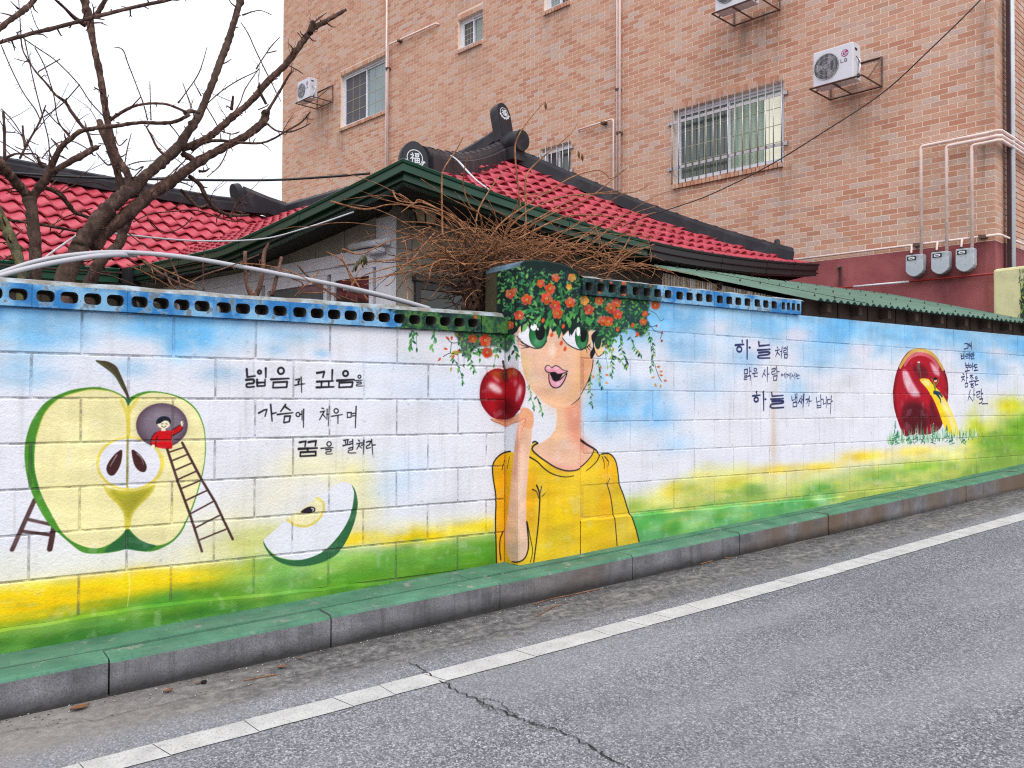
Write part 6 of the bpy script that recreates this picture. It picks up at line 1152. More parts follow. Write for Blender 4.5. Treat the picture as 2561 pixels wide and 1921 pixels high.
# left face of the wing: panel joints, post, aluminium windows
M_AL = pm('house_window_frame', (216, 216, 226), .08, 8, .4, 0); M_HG = glass_mat('house_glass', (70, 72, 76), .06); M_HG2 = glass_mat('house_glass_reflection', (74, 52, 50), .08); M_HG3 = glass_mat('house_glass_grey', (112, 112, 114), .1)  # the brown pane colour paints a reddish reflection on the glass
fx = OA-.002; L_ = lambda b, o, z: hp(fx-o, b, z)
def lbox(mb, b0, b1, z0, z1, o0=0., o1=.03, m_=0): mb.hexa([L_(b0, o0, z0), L_(b1, o0, z0), L_(b1, o1, z0), L_(b0, o1, z0), L_(b0, o0, z1), L_(b1, o0, z1), L_(b1, o1, z1), L_(b0, o1, z1)], m_)
m = MB(); lbox(m, OB-.03, OB+.16, ZF, 1.42, -.02, .03); m.obj('corner_post', M_AL, hr)
for b0 in np.arange(OB+.19, HI+.2, .42): m = MB(); lbox(m, b0, b0+.412, 1.20, 1.46, 0, .012); m.obj('panel', M_CREAM, hr)
m = MB(); lbox(m, OB+.16, HI+.7, 1.09, 1.19, 0, .06); lbox(m, OB+.16, HI+.7, 1.04, 1.09, 0, .035); m.obj('window_head', M_AL, hr)
bx = [OB+.17, OB+.80, OB+1.85, OB+2.75, OB+3.6]
for i in range(4):
    b0, b1 = bx[i]+.03, bx[i+1]-.03; m = MB()
    for A_ in ((b0, b1, .98, 1.04), (b0, b1, -.35, -.28), (b0, b0+.05, -.28, .98), (b1-.05, b1, -.28, .98)): lbox(m, *A_, 0, .03)
    w = m.obj('window', M_AL, hr); m = MB(); lbox(m, b0+.05, b1-.05, -.28, .98, .002, .010); m.obj('pane', [M_HG2, M_HG3, M_HG, M_HG3][i], w)
m = MB(); m.tube([L_(OB-.06, .09, 1.21), L_(OB+.42, .09, 1.225)], .028, 10); m.tube([L_(OB+.0, .09, 1.15), L_(OB+.2, .09, 1.15)], .024, 8); m.obj('conduit', M_AL, hr)
# street face: dark glazing between posts
F_L = lambda a, o, z: hp(a, OB-.002-o, z)
def fbox(mb, a0, a1, z0, z1, o0=0., o1=.03): mb.hexa([F_L(a0, o0, z0), F_L(a1, o0, z0), F_L(a1, o1, z0), F_L(a0, o1, z0), F_L(a0, o0, z1), F_L(a1, o0, z1), F_L(a1, o1, z1), F_L(a0, o1, z1)])
for i, (a0, a1) in enumerate(((OA+.22, 1.75), (1.85, 3.2), (3.35, 4.7), (4.85, 6.0))):
    m = MB(); 
    for A_ in ((a0, a1, .88, .94), (a0, a1, -.4, -.33), (a0, a0+.05, -.33, .88), (a1-.05, a1, -.33, .88)): fbox(m, *A_)
    w = m.obj('window', pm('dark_frame', (66, 64, 66), .1, 8, .5, 0), hr); m = MB(); fbox(m, a0+.05, a1-.05, -.33, .88, .002, .01); m.obj('pane', glass_mat('house_glass_dark', (34, 40, 40), .05), w)
for a0 in np.arange(OA+.2, 6.0, .5): m = MB(); fbox(m, a0, a0+.49, 1.0, 1.46, 0, .012); m.obj('panel', M_CREAM, hr)
m = MB(); fbox(m, OA+.2, 6.1, .94, 1.0, 0, .05); m.obj('window_head', pm('dark_frame', (66, 64, 66)), hr)
# gutter outlet, drain hose under the inner corner
m = MB(); q = hp(.02, HI-.12, 1.2); m.tube([q, q-UZ*.2, q-UZ*.45+H1*.05, q-UZ*.8+H1*.2], [.05, .05, .045, .045], 10); m.obj('drain_hose', M_BLK, hr); m = MB(); m.obox(q+UZ*.06, H1*.07, H2*.07, UZ*.09); m.obj('gutter_box', M_GUTB, hr)
# lantern under the eave
_d = ray(1066, 530); lq = _d*((HC@H2+.50)/(_d@H2)); r = thing('wall_lantern', lq-UZ*.12, 'small lantern with a cream glass shade under the wing eave', 'lantern')
m = MB(); m.sweep([(.075, -.075), (.075, .075), (-.075, .075), (-.075, -.075)], [(lq+UZ*.1, H1, H2), (lq-UZ*.09, H1*.62, H2*.62)]); m.obj('glass_shade', pm('lantern_glass', (186, 170, 140), .08, 8, .3, 0), r)
m = MB(); m.sweep([(.1, -.1), (.1, .1), (-.1, .1), (-.1, -.1)], [(lq+UZ*.105, H1, H2), (lq+UZ*.15, H1*.5, H2*.5), (lq+UZ*.2, H1*.15, H2*.15)])
for sx, sy in ((1, 1), (1, -1), (-1, 1), (-1, -1)): m.tube([lq+UZ*.1+H1*.078*sx+H2*.078*sy, lq-UZ*.1+H1*.05*sx+H2*.05*sy], .007, 5)
m.tube([lq+UZ*.18, lq+UZ*.32], .012, 6); m.obox(lq-UZ*.105, H1*.055, H2*.055, UZ*.01); m.obj('frame', M_BLK, r)
# ================================================================ lean-to shed behind the right wall, right-hand gate post
M_COR = pm('corrugated_green', (84, 114, 100), .16, 2.5, .55, .1, 60, 0., .4, dirt=(60, 84, 74), dscale=6, damt=.5); M_BRD = pm('old_brown_board', (84, 66, 58), .3, 6, .9, .3, 50); M_REED = pm('reed', (168, 146, 120), .35, 40, .8, .1); M_REEDW = pm('pale_slat', (196, 188, 184), .1, 20, .7, 0)
sh = thing('lean_to_shed', (7.5, 5.2, zb(7.5)-.1), 'lean-to shed with a green corrugated roof behind the right wall', 'shed')
SX0, SX1, SY0, SZ0 = 5.76, 9.5, 4.15, .782
_p = onX(1629, 664, SX0); SY1, SZ1 = _p[1], _p[2]
def srz(Y): return SZ0+(SZ1-SZ0)*(Y-SY0)/(SY1-SY0)
ps, k = .088, 0
x = SX0; nrow = 3
while x < SX1:       # corrugated sheets, each about 0.7 m wide
    m = MB(); n = 8; cols = 64; V = []
    for top in (0, 1):
        for i in range(cols+1):
            X = x+.70*i/cols
            for j in range(2):
                Y = (SY0+random.uniform(-.0, .0)) if j == 0 else SY1; V.append((X, Y, srz(Y)+.012*math.cos(2*math.pi*X/ps)+(.003 if top else 0)+.004*k))
    m.add(V, [(2*i, 2*i+2, 2*i+3, 2*i+1) for i in range(cols)], 0, True); b = (cols+1)*2; m.add(V[b:], [(2*i, 2*i+1, 2*i+3, 2*i+2) for i in range(cols)], 0, True)
    m.obj('roof_sheet', M_COR, sh); x += .655; k ^= 1
for r in range(3):
    for i in range(14):
        X = SX0+.1+i*.264; Y = SY0+.12+r*.75; X = round(X/ps)*ps; m = MB(); m.tube([(X, Y, srz(Y)+.008), (X, Y, srz(Y)+.034)], [.009, .005], 6); m.obj('roofing_nail', M_BLK, sh)
m = MB()
for Y in (SY0+.22, SY0+1., SY1-.1): m.box(SX0+.05, SX1, Y, Y+.06, srz(Y)-.09, srz(Y)-.02)
m.obj('purlin', M_BRD, sh)
for i in range(9): X = SX0+.1+i*.42; m = MB(); m.box(X, X+.40, YR+.10, YR+.16, .655, srz(YR)+.02); m.obj('infill_board', M_BRD, sh)
for i in range(9): X = SX0+.25+i*.42; m = MB(); m.box(X, X+.05, YR+.012, YR+.3, srz(YR)-.095, srz(YR)-.03); m.obj('rafter_end', M_BRD, sh)
Y = 4.42; g = random.Random(8)
blind = MB(); pale = MB()
while Y < SY1-.1:
    w = g.uniform(.006, .014); (pale if g.random() < .38 else blind).box(SX0+.05, SX0+.058+g.uniform(0, .004), Y, Y+w, .2, srz(Y)-.05); Y += w+g.uniform(.002, .012)
blind.obj('reed_blind', M_REED, sh, kind='stuff'); pale.obj('pale_slats', M_REEDW, sh, kind='stuff')
m = MB(); m.prism([(4.36, -1.), (SY1, -1.), (SY1, srz(SY1)-.05), (4.36, srz(4.36)-.05)], (SX0+.07, 0, 0), (0, 1, 0), UZ, (1, 0, 0), 0, .03); m.obj('side_board', M_BRD, sh); m = MB(); m.box(SX0+.1, SX1, SY1-.05, SY1, zb(7)-.2, SZ1-.06); m.obj('rear_board', M_BRD, sh)
gp = thing('gate_post', (9.8, 4.5, zb(9.8)), 'cream gate post with a painted tree at the right edge, before the building', 'post')
m = MB(); m.box(9.62, 10.02, 4.28, 4.72, zb(9.8)-.3, 1.43); m.obj('post', pm('cream_plaster', (214, 206, 160), .06, 3, .8, .3, 60, dirt=(150, 148, 120), dscale=3, damt=.5), gp, bevel=.03)
m = MB(); g = random.Random(2); ex, ey, ez = np.array([0, -1., 0]), UZ, np.array([-1., 0, 0]); fr0 = np.array([9.618, 4.72, 0])
m.prism([(.30, .3), (.36, .3), (.37, .9), (.35, 1.15), (.40, 1.36), (.33, 1.30), (.29, 1.1), (.28, .8)], fr0, ex, ey, ez, 0, .002, 0)
for i in range(260):
    a, z = .27+.16*g.random()+.02*g.random(), .75+.66*g.random(); strokes2d(m, [[(a, z), (a+g.uniform(-.02, .02), z-g.uniform(.02, .05))]], .006, (fr0+ez*.002, ex, ey, ez), g.choice((1, 1, 2)))
m.obj('painted_tree', [pm('paint_trunk', (44, 40, 38), .3, 30), pm('paint_leaf', (46, 92, 62), .3, 30), pm('paint_leaf_light', (176, 176, 70), .2, 30)], gp)
# ================================================================ hoops, wires and cables
M_PVC = pm('white_pvc', (170, 170, 178), .06, 5, .35, .05, 60, dirt=(150, 148, 144), dscale=5, damt=.5)
def on_depth(pts):       # (photo x, photo y, distance Y of that point)
    return [onY(x, y, Y) for x, y, Y in pts]
def spl(P, k=6): return list(smooth(P, False, k))
hoop = [(-120, 722, 4.62), (0, 683, 4.62), (87, 655, 4.62), (174, 639, 4.6), (289, 631, 4.6), (405, 637, 4.6), (506, 650, 4.58), (640, 674, 4.56), (711, 688, 4.55), (885, 722, 4.53), (1000, 750, 4.5), (1075, 772, 4.48)]
m = MB(); m.tube(spl(on_depth(hoop)), .0118, 10); m.obj('plastic_hoop', M_PVC, None, 'long white plastic hoop pipe bowed over the left wall top', 'pipe')
hoop2 = [(-120, 730, 4.56), (0, 690, 4.56), (110, 662, 4.55), (200, 646, 4.54), (270, 638, 4.53), (340, 638, 4.66)]
m = MB(); m.tube(spl(on_depth(hoop2)), .0125, 10); m.obj('plastic_hoop', M_PVC, None, 'second white plastic pipe just under the hoop at the left edge', 'pipe')
m = MB(); m.tube(spl(on_depth([(1180, 806, 4.44), (1080, 776, 4.5), (960, 742, 4.56), (860, 722, 4.6)])), .012, 8); m.obj('plastic_hoop', pm('grey_pvc', (150, 144, 142), .1, 6, .5, .05), None, 'short grey pipe lying under the white hoop near the vine', 'pipe')
def cable(pts, r, mat, label, k=6): m = MB(); m.tube(spl(on_depth(pts), k), r, 6); return m.obj('cable', mat, None, label, 'cable')
M_WIRE = pm('white_wire', (190, 190, 196), .05, 8, .5, 0)
_c = hp(.05, .42, El(.42)); cable([(-200, 415, 6.6), (60, 435, 6.5), (290, 446, 6.4), (640, 451, 6.2), (810, 443, 6.), (925, 434, 5.75)], .009, M_BLK, 'thick black cable slung from the tree to the green gutter')
cable([(113, 644, 5.2), (160, 610, 5.4), (208, 578, 5.6)], .006, M_WIRE, 'short white wire rising beside the tree trunk')
cable([(252, 580, 5.6), (477, 602, 6.), (653, 598, 6.2), (769, 569, 6.), (885, 530, 5.9)], .006, M_WIRE, 'thin white wire hanging below the green gutter')
cable([(1500, 592, 6.6), (1600, 548, 6.2), (1700, 515, 5.8), (1783, 484, 5.4), (1920, 416, 4.9), (2060, 330, 4.4), (2209, 231, 4.0), (2330, 120, 3.6), (2452, 0, 3.3), (2600, -160, 3.)], .005, M_BLK, 'thin black cable rising across the brick wall to the upper right')
for dx, lab in ((0, 'upper white rope draped over the black hip ridge'), (9, 'lower white rope draped over the black hip ridge')):
    P = [(1095, 392), (1115, 386), (1140, 398), (1165, 425), (1190, 450), (1217, 470)]
    m = MB(); m.tube(spl([(lambda d: d*((HC@H2+b)/(d@H2)))(ray(x+dx*.6, y+dx*.5)) for (x, y), b in zip(P, (.75, .72, .5, .3, .12, -.03))]), .007, 6); m.obj('rope', M_WIRE, None, lab, 'rope')
# ================================================================ plants
def bark_mat(name, a, b, moss=None):
    k = NB(name); p = k.n('ShaderNodeNewGeometry').outputs['Position']; n = k.noise(k.n('ShaderNodeMapping', {0: p, 'Scale': (1., 1., .45)}).outputs[0], 30, 6, .7); c = k.ramp(n, [(.34, sc3(lin(a), .3)), (.5, lin(a)), (.66, lin(b))]); rnd = k.n('ShaderNodeNewGeometry').outputs['Random Per Island']; c = k.mix(k.math('MULTIPLY', rnd, .55), c, sc3(lin(a), .35))
    f = k.noise(p, 110, 4, .65); c = k.mix(k.math('MULTIPLY', k.ramp(f, [(.3, 1.), (.5, 0.)]), .5), c, (.02, .015, .013))
    if moss: c = k.mix(k.ramp(k.noise(p, 5, 5, .6), [(.45, 0.), (.6, .75)]), c, lin(moss))
    return k.out(c, .85, k.bump(k.math('ADD', n, k.math('MULTIPLY', f, .4)), .9, .02), 0., .25)
M_BARK = bark_mat('bark', (76, 55, 48), (138, 110, 98), (86, 70, 60)); M_BARK2 = bark_mat('bark_mossy', (96, 90, 68), (132, 126, 92), (104, 106, 62)); M_TWIG = bark_mat('twig_bark', (100, 66, 58), (134, 94, 82)); M_BARKR = bark_mat('bark_red', (86, 61, 53), (142, 110, 96))
RT = random.Random(17)
def limb(pts, y0, y1):
    """(zoom x, zoom y, zoom width) -> 3-D points and radii, distance going from y0 to y1"""
    n = len(pts); P = []; R_ = []; P2 = [np.array(p, float) for p in pts]
    for i, (x, y, w) in enumerate(pts):
        Y = y0+(y1-y0)*i/max(1, n-1); q = onY(x/ZM, y/ZM, Y); P.append(q)
        a, b = P2[max(i-1, 0)], P2[min(i+1, n-1)]; dd = b[:2]-a[:2]; sl = abs(dd[1])/(np.hypot(*dd)+1e-9)
        R_.append(w/2/ZM*(q@_f)/F_*(.70+.12*sl if w > 60 else .88))
    S = smooth([np.append(p, r) for p, r in zip(P, R_)], False, 6)
    return [s[:3]+np.array([RT.gauss(0, .06*s[3]) for _ in range(3)]) for s in S], [max(.0012, s[3]*(1+.09*RT.uniform(-1, 1)+(.22 if RT.random() < .06 else 0))) for s in S]
def spurs(mb, P, R_, dens, L0=.03):
    for i in range(1, len(P)-1):
        seg = np.linalg.norm(P[i+1]-P[i]); k = seg*dens; k = int(k)+(RT.random() < k-int(k))
        for _ in range(k):
            t = P[i+1]-P[i]; t = t/np.linalg.norm(t); a = np.array([RT.uniform(-1, 1) for _ in range(3)]); a -= t*(a@t); a /= np.linalg.norm(a)+1e-9
            p = P[i]+t*seg*RT.random(); d = a*.8+t*RT.uniform(-.3, .7); L = L0*RT.uniform(.4, 1.8); q = p+a*R_[i]*.7; r = min(.005, R_[i]*.5)
            e = q+d*L; f = e+(d+np.array([RT.uniform(-.6, .6) for _ in range(3)]))*L*.6; mb.tube([q, e, f], [r, r*.75, r*.45], 5)
            if RT.random() < .5: mb.tube([e, e+np.array([RT.uniform(-1, 1) for _ in range(3)])*L*.5], [r*.7, r*.4], 5)
def whips(mb, P, R_, n):
    for _ in range(n):
        i = RT.randrange(2, max(3, len(P)-2)); p = P[i]; L = RT.uniform(.08, .38); d = np.array([RT.gauss(0, .7), RT.gauss(0, .5), RT.uniform(.2, 1.)]); d /= np.linalg.norm(d); Q_ = [p]
        for j in range(7): d = d+np.array([RT.gauss(0, .12) for _ in range(3)]); d /= np.linalg.norm(d); Q_.append(Q_[-1]+d*L/7)
        rr = [.0026*(1-.6*j/7) for j in range(8)]; mb.tube(Q_, rr, 5); spurs(mb, Q_, rr, 22, .010)
        if RT.random() < .6:
            e = Q_[3]; d2 = d+np.array([RT.gauss(0, .8) for _ in range(3)]); d2 /= np.linalg.norm(d2); mb.tube([e, e+d2*L*.25, e+d2*L*.45+UZ*.01], [.0018, .0014, .001], 5)
def tree(label, limbs, twigs, group='pruned trees behind the left wall', dens=14.):
    P0 = limb(limbs[0][0], limbs[0][1], limbs[0][2])[0][0]
    r = thing('pruned_tree', (P0[0], P0[1], zb(P0[0])-.3), label, 'tree', group)
    tw = MB()
    for i, (pts, y0, y1, *o) in enumerate(limbs):
        P, R_ = limb(pts, y0, y1)
        if i == 0: P = [np.array([P[0][0]-.03, P[0][1]+.02, zb(P[0][0])-.4])]+P; R_ = [R_[0]*1.2]+R_
        m = MB(); m.tube(P, R_, 14 if R_[0] > .03 else 8); m.obj('trunk' if i == 0 else 'branch', o[0] if o else (M_BARK if i == 0 or R_[0] > .05 else M_BARKR), r)
        spurs(tw, P, R_, dens*.5 if R_[0] > .03 else dens)
        if i: whips(tw, P, R_, 3 if R_[0] > .03 else 1)
    for pts, y0, y1 in twigs:
        P, R_ = limb([(p[0], p[1], p[2] if len(p) > 2 else 10) for p in pts], y0, y1); tw.tube(P, [q*1.15 for q in R_], 5); spurs(tw, P, R_, dens*1.6, .012)
    tw.obj('twigs', M_TWIG, r, kind='stuff')
    return r
tree('gnarled bare tree with a dark forked trunk at the left edge', [
    ([(300, 2460, 135), (310, 2200, 125), (290, 1980, 125), (270, 1800, 125), (245, 1680, 150)], 5.25, 5.3),
    ([(250, 1700, 115), (150, 1590, 112), (70, 1500, 112), (-20, 1400, 115), (-160, 1300, 105)], 5.3, 5.1),
    ([(270, 1720, 100), (340, 1620, 92), (400, 1540, 85), (450, 1430, 75), (490, 1340, 58), (540, 1260, 50), (620, 1190, 48), (700, 1135, 45), (820, 1110, 42), (900, 1095, 42), (1000, 1090, 38), (1120, 1070, 36), (1250, 1060, 36), (1400, 1065, 36), (1520, 1050, 38), (1640, 990, 30)], 5.3, 4.9),
    ([(455, 1490, 60), (600, 1400, 70), (700, 1350, 72), (800, 1290, 66), (835, 1275, 55)], 5.3, 5.45),
    ([(800, 1280, 30), (760, 1150, 28), (700, 1080, 32), (620, 970, 34), (560, 880, 30), (480, 820, 24), (400, 720, 20), (310, 620, 18), (230, 500, 16), (190, 400, 14), (175, 200, 10), (160, -20, 8)], 5.45, 5.7),
    ([(-100, 395, 36), (200, 310, 38), (420, 255, 40), (720, 175, 36), (900, 125, 36), (1150, 65, 34), (1450, 0, 30), (1620, -50, 22)], 4.9, 5.3),
    ([(-60, 300, 55), (80, 180, 50), (190, 100, 55), (270, 30, 50), (330, -60, 45)], 5.1, 5.3),
    ([(40, 1390, 30), (38, 1150, 26), (30, 965, 22)], 5.2, 5.2), ([(215, 1270, 24), (203, 1180, 20), (195, 1085, 18)], 5.2, 5.2), ([(170, 1370, 24), (260, 1200, 20), (340, 1060, 20), (395, 910, 12)], 5.2, 5.3), ([(0, 1395, 34), (120, 1335, 22), (220, 1330, 18), (310, 1335, 16), (340, 1400, 34), (375, 1450, 40)], 5.25, 5.3),
    ([(390, 1620, 42), (520, 1680, 50), (600, 1780, 45), (660, 1840, 40), (800, 1890, 30)], 5.35, 5.5), ([(60, 1900, 24), (400, 1950, 30), (700, 2005, 26)], 5.2, 5.5)],
    [([(200, 330), (300, 400), (450, 500), (560, 600), (680, 730), (780, 880), (890, 1000)], 5.2, 5.3), ([(210, 330), (290, 700), (340, 900), (380, 1050), (420, 1220), (430, 1400)], 5.2, 5.2), ([(10, 390, 8), (90, 580), (200, 800), (300, 940), (345, 1030)], 5.2, 5.2), ([(300, 410), (380, 560), (440, 740), (470, 850), (490, 1000), (520, 1080, 14), (600, 1180, 18)], 5.2, 5.3), ([(985, 408, 6), (1060, 430), (1110, 560), (1180, 740), (1240, 900), (1275, 1040, 12)], 5., 5.), ([(470, -10, 20), (560, 70, 25), (640, 150, 35), (740, 220, 46)], 5.3, 5.45), ([(10, 940), (120, 1060), (240, 1250), (320, 1380, 14), (400, 1420, 16)], 5.2, 5.2), ([(0, 1220, 8), (150, 1310), (300, 1400, 12)], 5.2, 5.2), ([(1295, 700, 7), (1300, 900, 9), (1305, 1040, 12)], 5., 5.), ([(440, 1200), (520, 1280), (480, 1340)], 5.3, 5.3), ([(360, 1370), (460, 1260), (560, 1220), (650, 1230), (760, 1290)], 5.3, 5.3), ([(390, 950), (470, 1040), (600, 1160)], 5.3, 5.3), ([(330, 620, 12), (400, 580), (520, 510)], 5.5, 5.5), ([(560, 880), (690, 730)], 5.5, 5.4), ([(1130, 930), (1215, 840)], 5., 5.), ([(380, 1010), (460, 960), (560, 880)], 5.4, 5.4), ([(450, 1950), (560, 1880), (680, 1840), (800, 1800)], 5.5, 5.5), ([(530, 1670), (640, 1600), (800, 1575), (1000, 1640)], 5.5, 5.6)])
tree('bare tree with two long limbs reaching right over the red roof', [
    ([(540, 2470, 205), (640, 2230, 190), (720, 2080, 182), (850, 1900, 168), (960, 1780, 152), (1080, 1680, 140), (1180, 1610, 140), (1260, 1520, 118), (1370, 1430, 112), (1480, 1330, 115), (1560, 1250, 105), (1640, 1120, 90), (1720, 1000, 80), (1780, 860, 75), (1850, 680, 72), (1900, 540, 74), (1950, 420, 76), (2000, 270, 68), (2050, 100, 66), (2085, -20, 70), (2110, -160, 60)], 5.0, 5.5),
    ([(1130, 1640, 95), (1100, 1500, 85), (1040, 1410, 85), (985, 1290, 80), (945, 1130, 75), (915, 970, 70), (890, 800, 72), (860, 620, 70), (820, 440, 62), (790, 280, 76), (770, 150, 92), (740, 60, 80), (725, -80, 70)], 5.15, 5.5),
    ([(1060, 1700, 100), (1020, 1500, 80), (960, 1330, 70), (910, 1200, 65), (880, 1120, 72), (860, 1050, 55)], 5.3, 5.5),
    ([(800, 2140, 150), (930, 1980, 150), (1080, 1870, 150), (1230, 1740, 150), (1350, 1650, 130), (1480, 1570, 120), (1600, 1480, 110), (1720, 1400, 105), (1850, 1320, 92), (2000, 1240, 86), (2120, 1180, 82), (2212, 1110, 86), (2280, 1050, 88), (2300, 960, 84)], 5.1, 5.3),
    ([(1570, 1290, 80), (1690, 1240, 75), (1800, 1190, 75), (1900, 1110, 72), (2010, 1010, 70), (2120, 920, 68), (2212, 830, 70), (2320, 700, 70), (2440, 590, 68), (2560, 440, 65), (2640, 330, 65), (2700, 250, 62), (2790, 200, 45), (2890, 140, 40), (2990, 85, 28)], 5.3, 5.2),
    ([(2680, 290, 55), (2690, 240, 55), (2705, 195, 60)], 5.2, 5.2), ([(820, 150, 45), (870, 70, 50), (925, -30, 40)], 5.45, 5.4),
    ([(1660, 1300, 34), (1750, 1240, 28), (1880, 1215, 30), (2050, 1230, 26), (2212, 1240, 22), (2330, 1215, 20), (2480, 1130, 18), (2600, 1060, 16), (2685, 965, 12)], 5.3, 4.9), ([(2310, 1070, 20), (2390, 1130, 18), (2500, 1140, 16), (2600, 1110, 14), (2685, 1065, 9)], 5.2, 5.1), ([(2300, 980, 28), (2400, 820, 25), (2480, 680, 22), (2525, 615, 15)], 5.25, 5.2),
    ([(1630, 1520, 40), (1730, 1600, 45), (1790, 1720, 45), (1870, 1810, 40), (1990, 1860, 32), (2150, 1860, 24)], 5.25, 5.4), ([(1560, 1640, 34), (1650, 1730, 32), (1720, 1790, 26), (1800, 1770, 20)], 5.3, 5.3), ([(1990, 1880, 26), (2030, 1790, 24), (2070, 1710, 16)], 5.35, 5.3), ([(1600, 980, 40), (1650, 960, 42), (1720, 975, 30)], 5., 5.1), ([(1580, 1330, 70), (1640, 1360, 70), (1680, 1390, 50)], 5.3, 5.25),
    ([(1720, 1480, 26), (1770, 1480, 22), (1812, 1455, 12)], 5.25, 5.2), ([(2000, 950, 30), (2010, 880, 26), (2015, 830, 18)], 5.25, 5.2), ([(2300, 900, 30), (2250, 800, 28), (2240, 730, 22)], 5.25, 5.2)],
    [([(1790, 405, 6), (1720, 630), (1600, 810), (1540, 890, 14)], 5.1, 5.1), ([(950, 1040, 30), (1030, 985, 28), (1130, 930, 25), (1220, 905, 22), (1320, 895, 22), (1450, 905, 22), (1610, 970, 24)], 5.3, 5.1), ([(1800, 890), (1900, 800), (2050, 700), (2212, 620, 8), (2240, 590, 6)], 5.3, 5.2), ([(1260, 1090), (1310, 1180, 20), (1360, 1280, 22), (1420, 1340, 26)], 5.2, 5.2), ([(2240, 590, 6), (2120, 770), (2070, 900), (1960, 1060, 14)], 5.3, 5.3), ([(2080, 190, 7), (2150, 300), (2212, 440), (2340, 700), (2430, 880, 6)], 5.4, 5.2), ([(2350, 130, 6), (2240, 90, 8), (2095, 130, 16)], 5.4, 5.4), ([(2420, 320, 6), (2330, 420), (2212, 600, 10)], 5.2, 5.2), ([(1690, 1360), (1850, 1300), (2000, 1240), (2212, 1140, 8)], 5.0, 5.0), ([(1990, 1150), (1970, 1280), (1900, 1430), (1790, 1530, 8)], 5.1, 5.), ([(1300, 1680), (1480, 1500), (1600, 1390, 12)], 5.1, 5.), ([(1430, 1710), (1470, 1560), (1560, 1420)], 5., 5.), ([(1080, 1410), (1100, 1290), (1135, 1150, 6)], 5.2, 5.2), ([(1100, 1430), (1200, 1400), (1340, 1390, 7)], 5.2, 5.2), ([(1110, 1450), (1170, 1470), (1240, 1440), (1160, 1530)], 5.2, 5.2), ([(830, 1320), (920, 1420, 14), (960, 1420, 18)], 5.3, 5.3), ([(990, 1180), (1030, 1260), (1100, 1200)], 5.2, 5.2), ([(1470, 1080), (1520, 1140), (1560, 1200)], 5.2, 5.2), ([(1580, 720, 7), (1620, 830), (1660, 940)], 5., 5.), ([(1680, 720, 7), (1740, 830, 12)], 5.2, 5.3), ([(1780, 920), (1830, 1000), (1880, 1090)], 5.3, 5.3), ([(1900, 1130), (2000, 1160), (2070, 1140)], 5.2, 5.2), ([(1150, 1920), (1300, 1850), (1480, 1830), (1700, 1820), (1950, 1900), (2130, 1920)], 5.4, 5.6), ([(1270, 1880), (1330, 1960), (1450, 2010), (1580, 1960), (1660, 1880)], 5.4, 5.5), ([(1480, 1810), (1560, 1760), (1590, 1700)], 5.4, 5.4), ([(1060, 1970), (1200, 2090), (1330, 2170)], 5.3, 5.3), ([(2230, 950), (2300, 920), (2320, 900)], 5.2, 5.2), ([(2480, 560), (2560, 600), (2620, 640, 7)], 5.2, 5.2), ([(2310, 460), (2390, 440)], 5.2, 5.2), ([(2570, 280, 8), (2610, 330), (2630, 380)], 5.2, 5.2), ([(2720, 190, 12), (2780, 140), (2825, 110, 6)], 5.2, 5.2)])
tree('lichen covered leaning trunk cut by the left edge', [([(190, 2330, 100), (150, 2200, 105), (90, 2050, 108), (20, 1900, 112), (-60, 1760, 112), (-160, 1600, 100)], 5.0, 5.2, M_BARK2)], [])
tree('short bare trunk slanting up between the wall and the red roof', [([(770, 2460, 130), (850, 2280, 125), (950, 2190, 110), (1030, 2110, 98), (1065, 1990, 105), (1110, 1880, 95), (1160, 1820, 60)], 5.35, 5.5)], [([(640, 2200), (760, 2330), (980, 2390), (1180, 2470)], 5.1, 5.2), ([(1090, 2210), (1300, 2360), (1500, 2420), (1580, 2460)], 5.1, 5.2)], dens=4)
# pruned shrub with three cut stems, thin shoots along the wall top
Q = lambda x, y: (480+x/ZM, 300+y/ZM)
def shoots(label, name, stems, Y, cat='shrub'):
    P0 = onY(*Q(*stems[0][0][:2]), Y); r = thing(name, (P0[0], Y, zb(P0[0])), label, cat)
    tw = MB()
    for i, s in enumerate(stems):
        P = []; R_ = []
        for x, y, w in s: q = onY(*Q(x, y), Y+.05*math.sin(i*2+x*.01)); P.append(q); R_.append(w/2/ZM*(q@_f)/F_)
        S = smooth([np.append(p, q) for p, q in zip(P, R_)], False, 4); pp = [q[:3] for q in S]; rr = [max(.0011, q[3]) for q in S]
        if rr[0] > .004: m = MB(); m.tube(pp, rr, 8); m.obj('stem', M_VINE2, r); spurs(tw, pp, rr, 5, .02)
        else: tw.tube(pp, rr, 5); spurs(tw, pp, rr, 14, .02)
    if tw.v: tw.obj('twigs', M_VINE, r, kind='stuff')
    return r
M_VINE = bark_mat('vine_cane', (172, 116, 80), (214, 164, 122)); M_VINE2 = bark_mat('cane_brown', (122, 88, 76), (156, 118, 100)); M_VINED = bark_mat('vine_old', (88, 64, 52), (140, 110, 92))
shoots('pruned shrub with three upright cut stems behind the wall', 'pruned_shrub', [[(540, 1560, 60), (480, 1440, 34), (462, 1300, 34), (460, 1135, 32)], [(540, 1540, 60), (590, 1430, 42), (612, 1280, 40), (628, 1140, 34), (665, 1065, 14)], [(690, 1520, 36), (735, 1350, 32), (775, 1185, 28)]], 4.62)
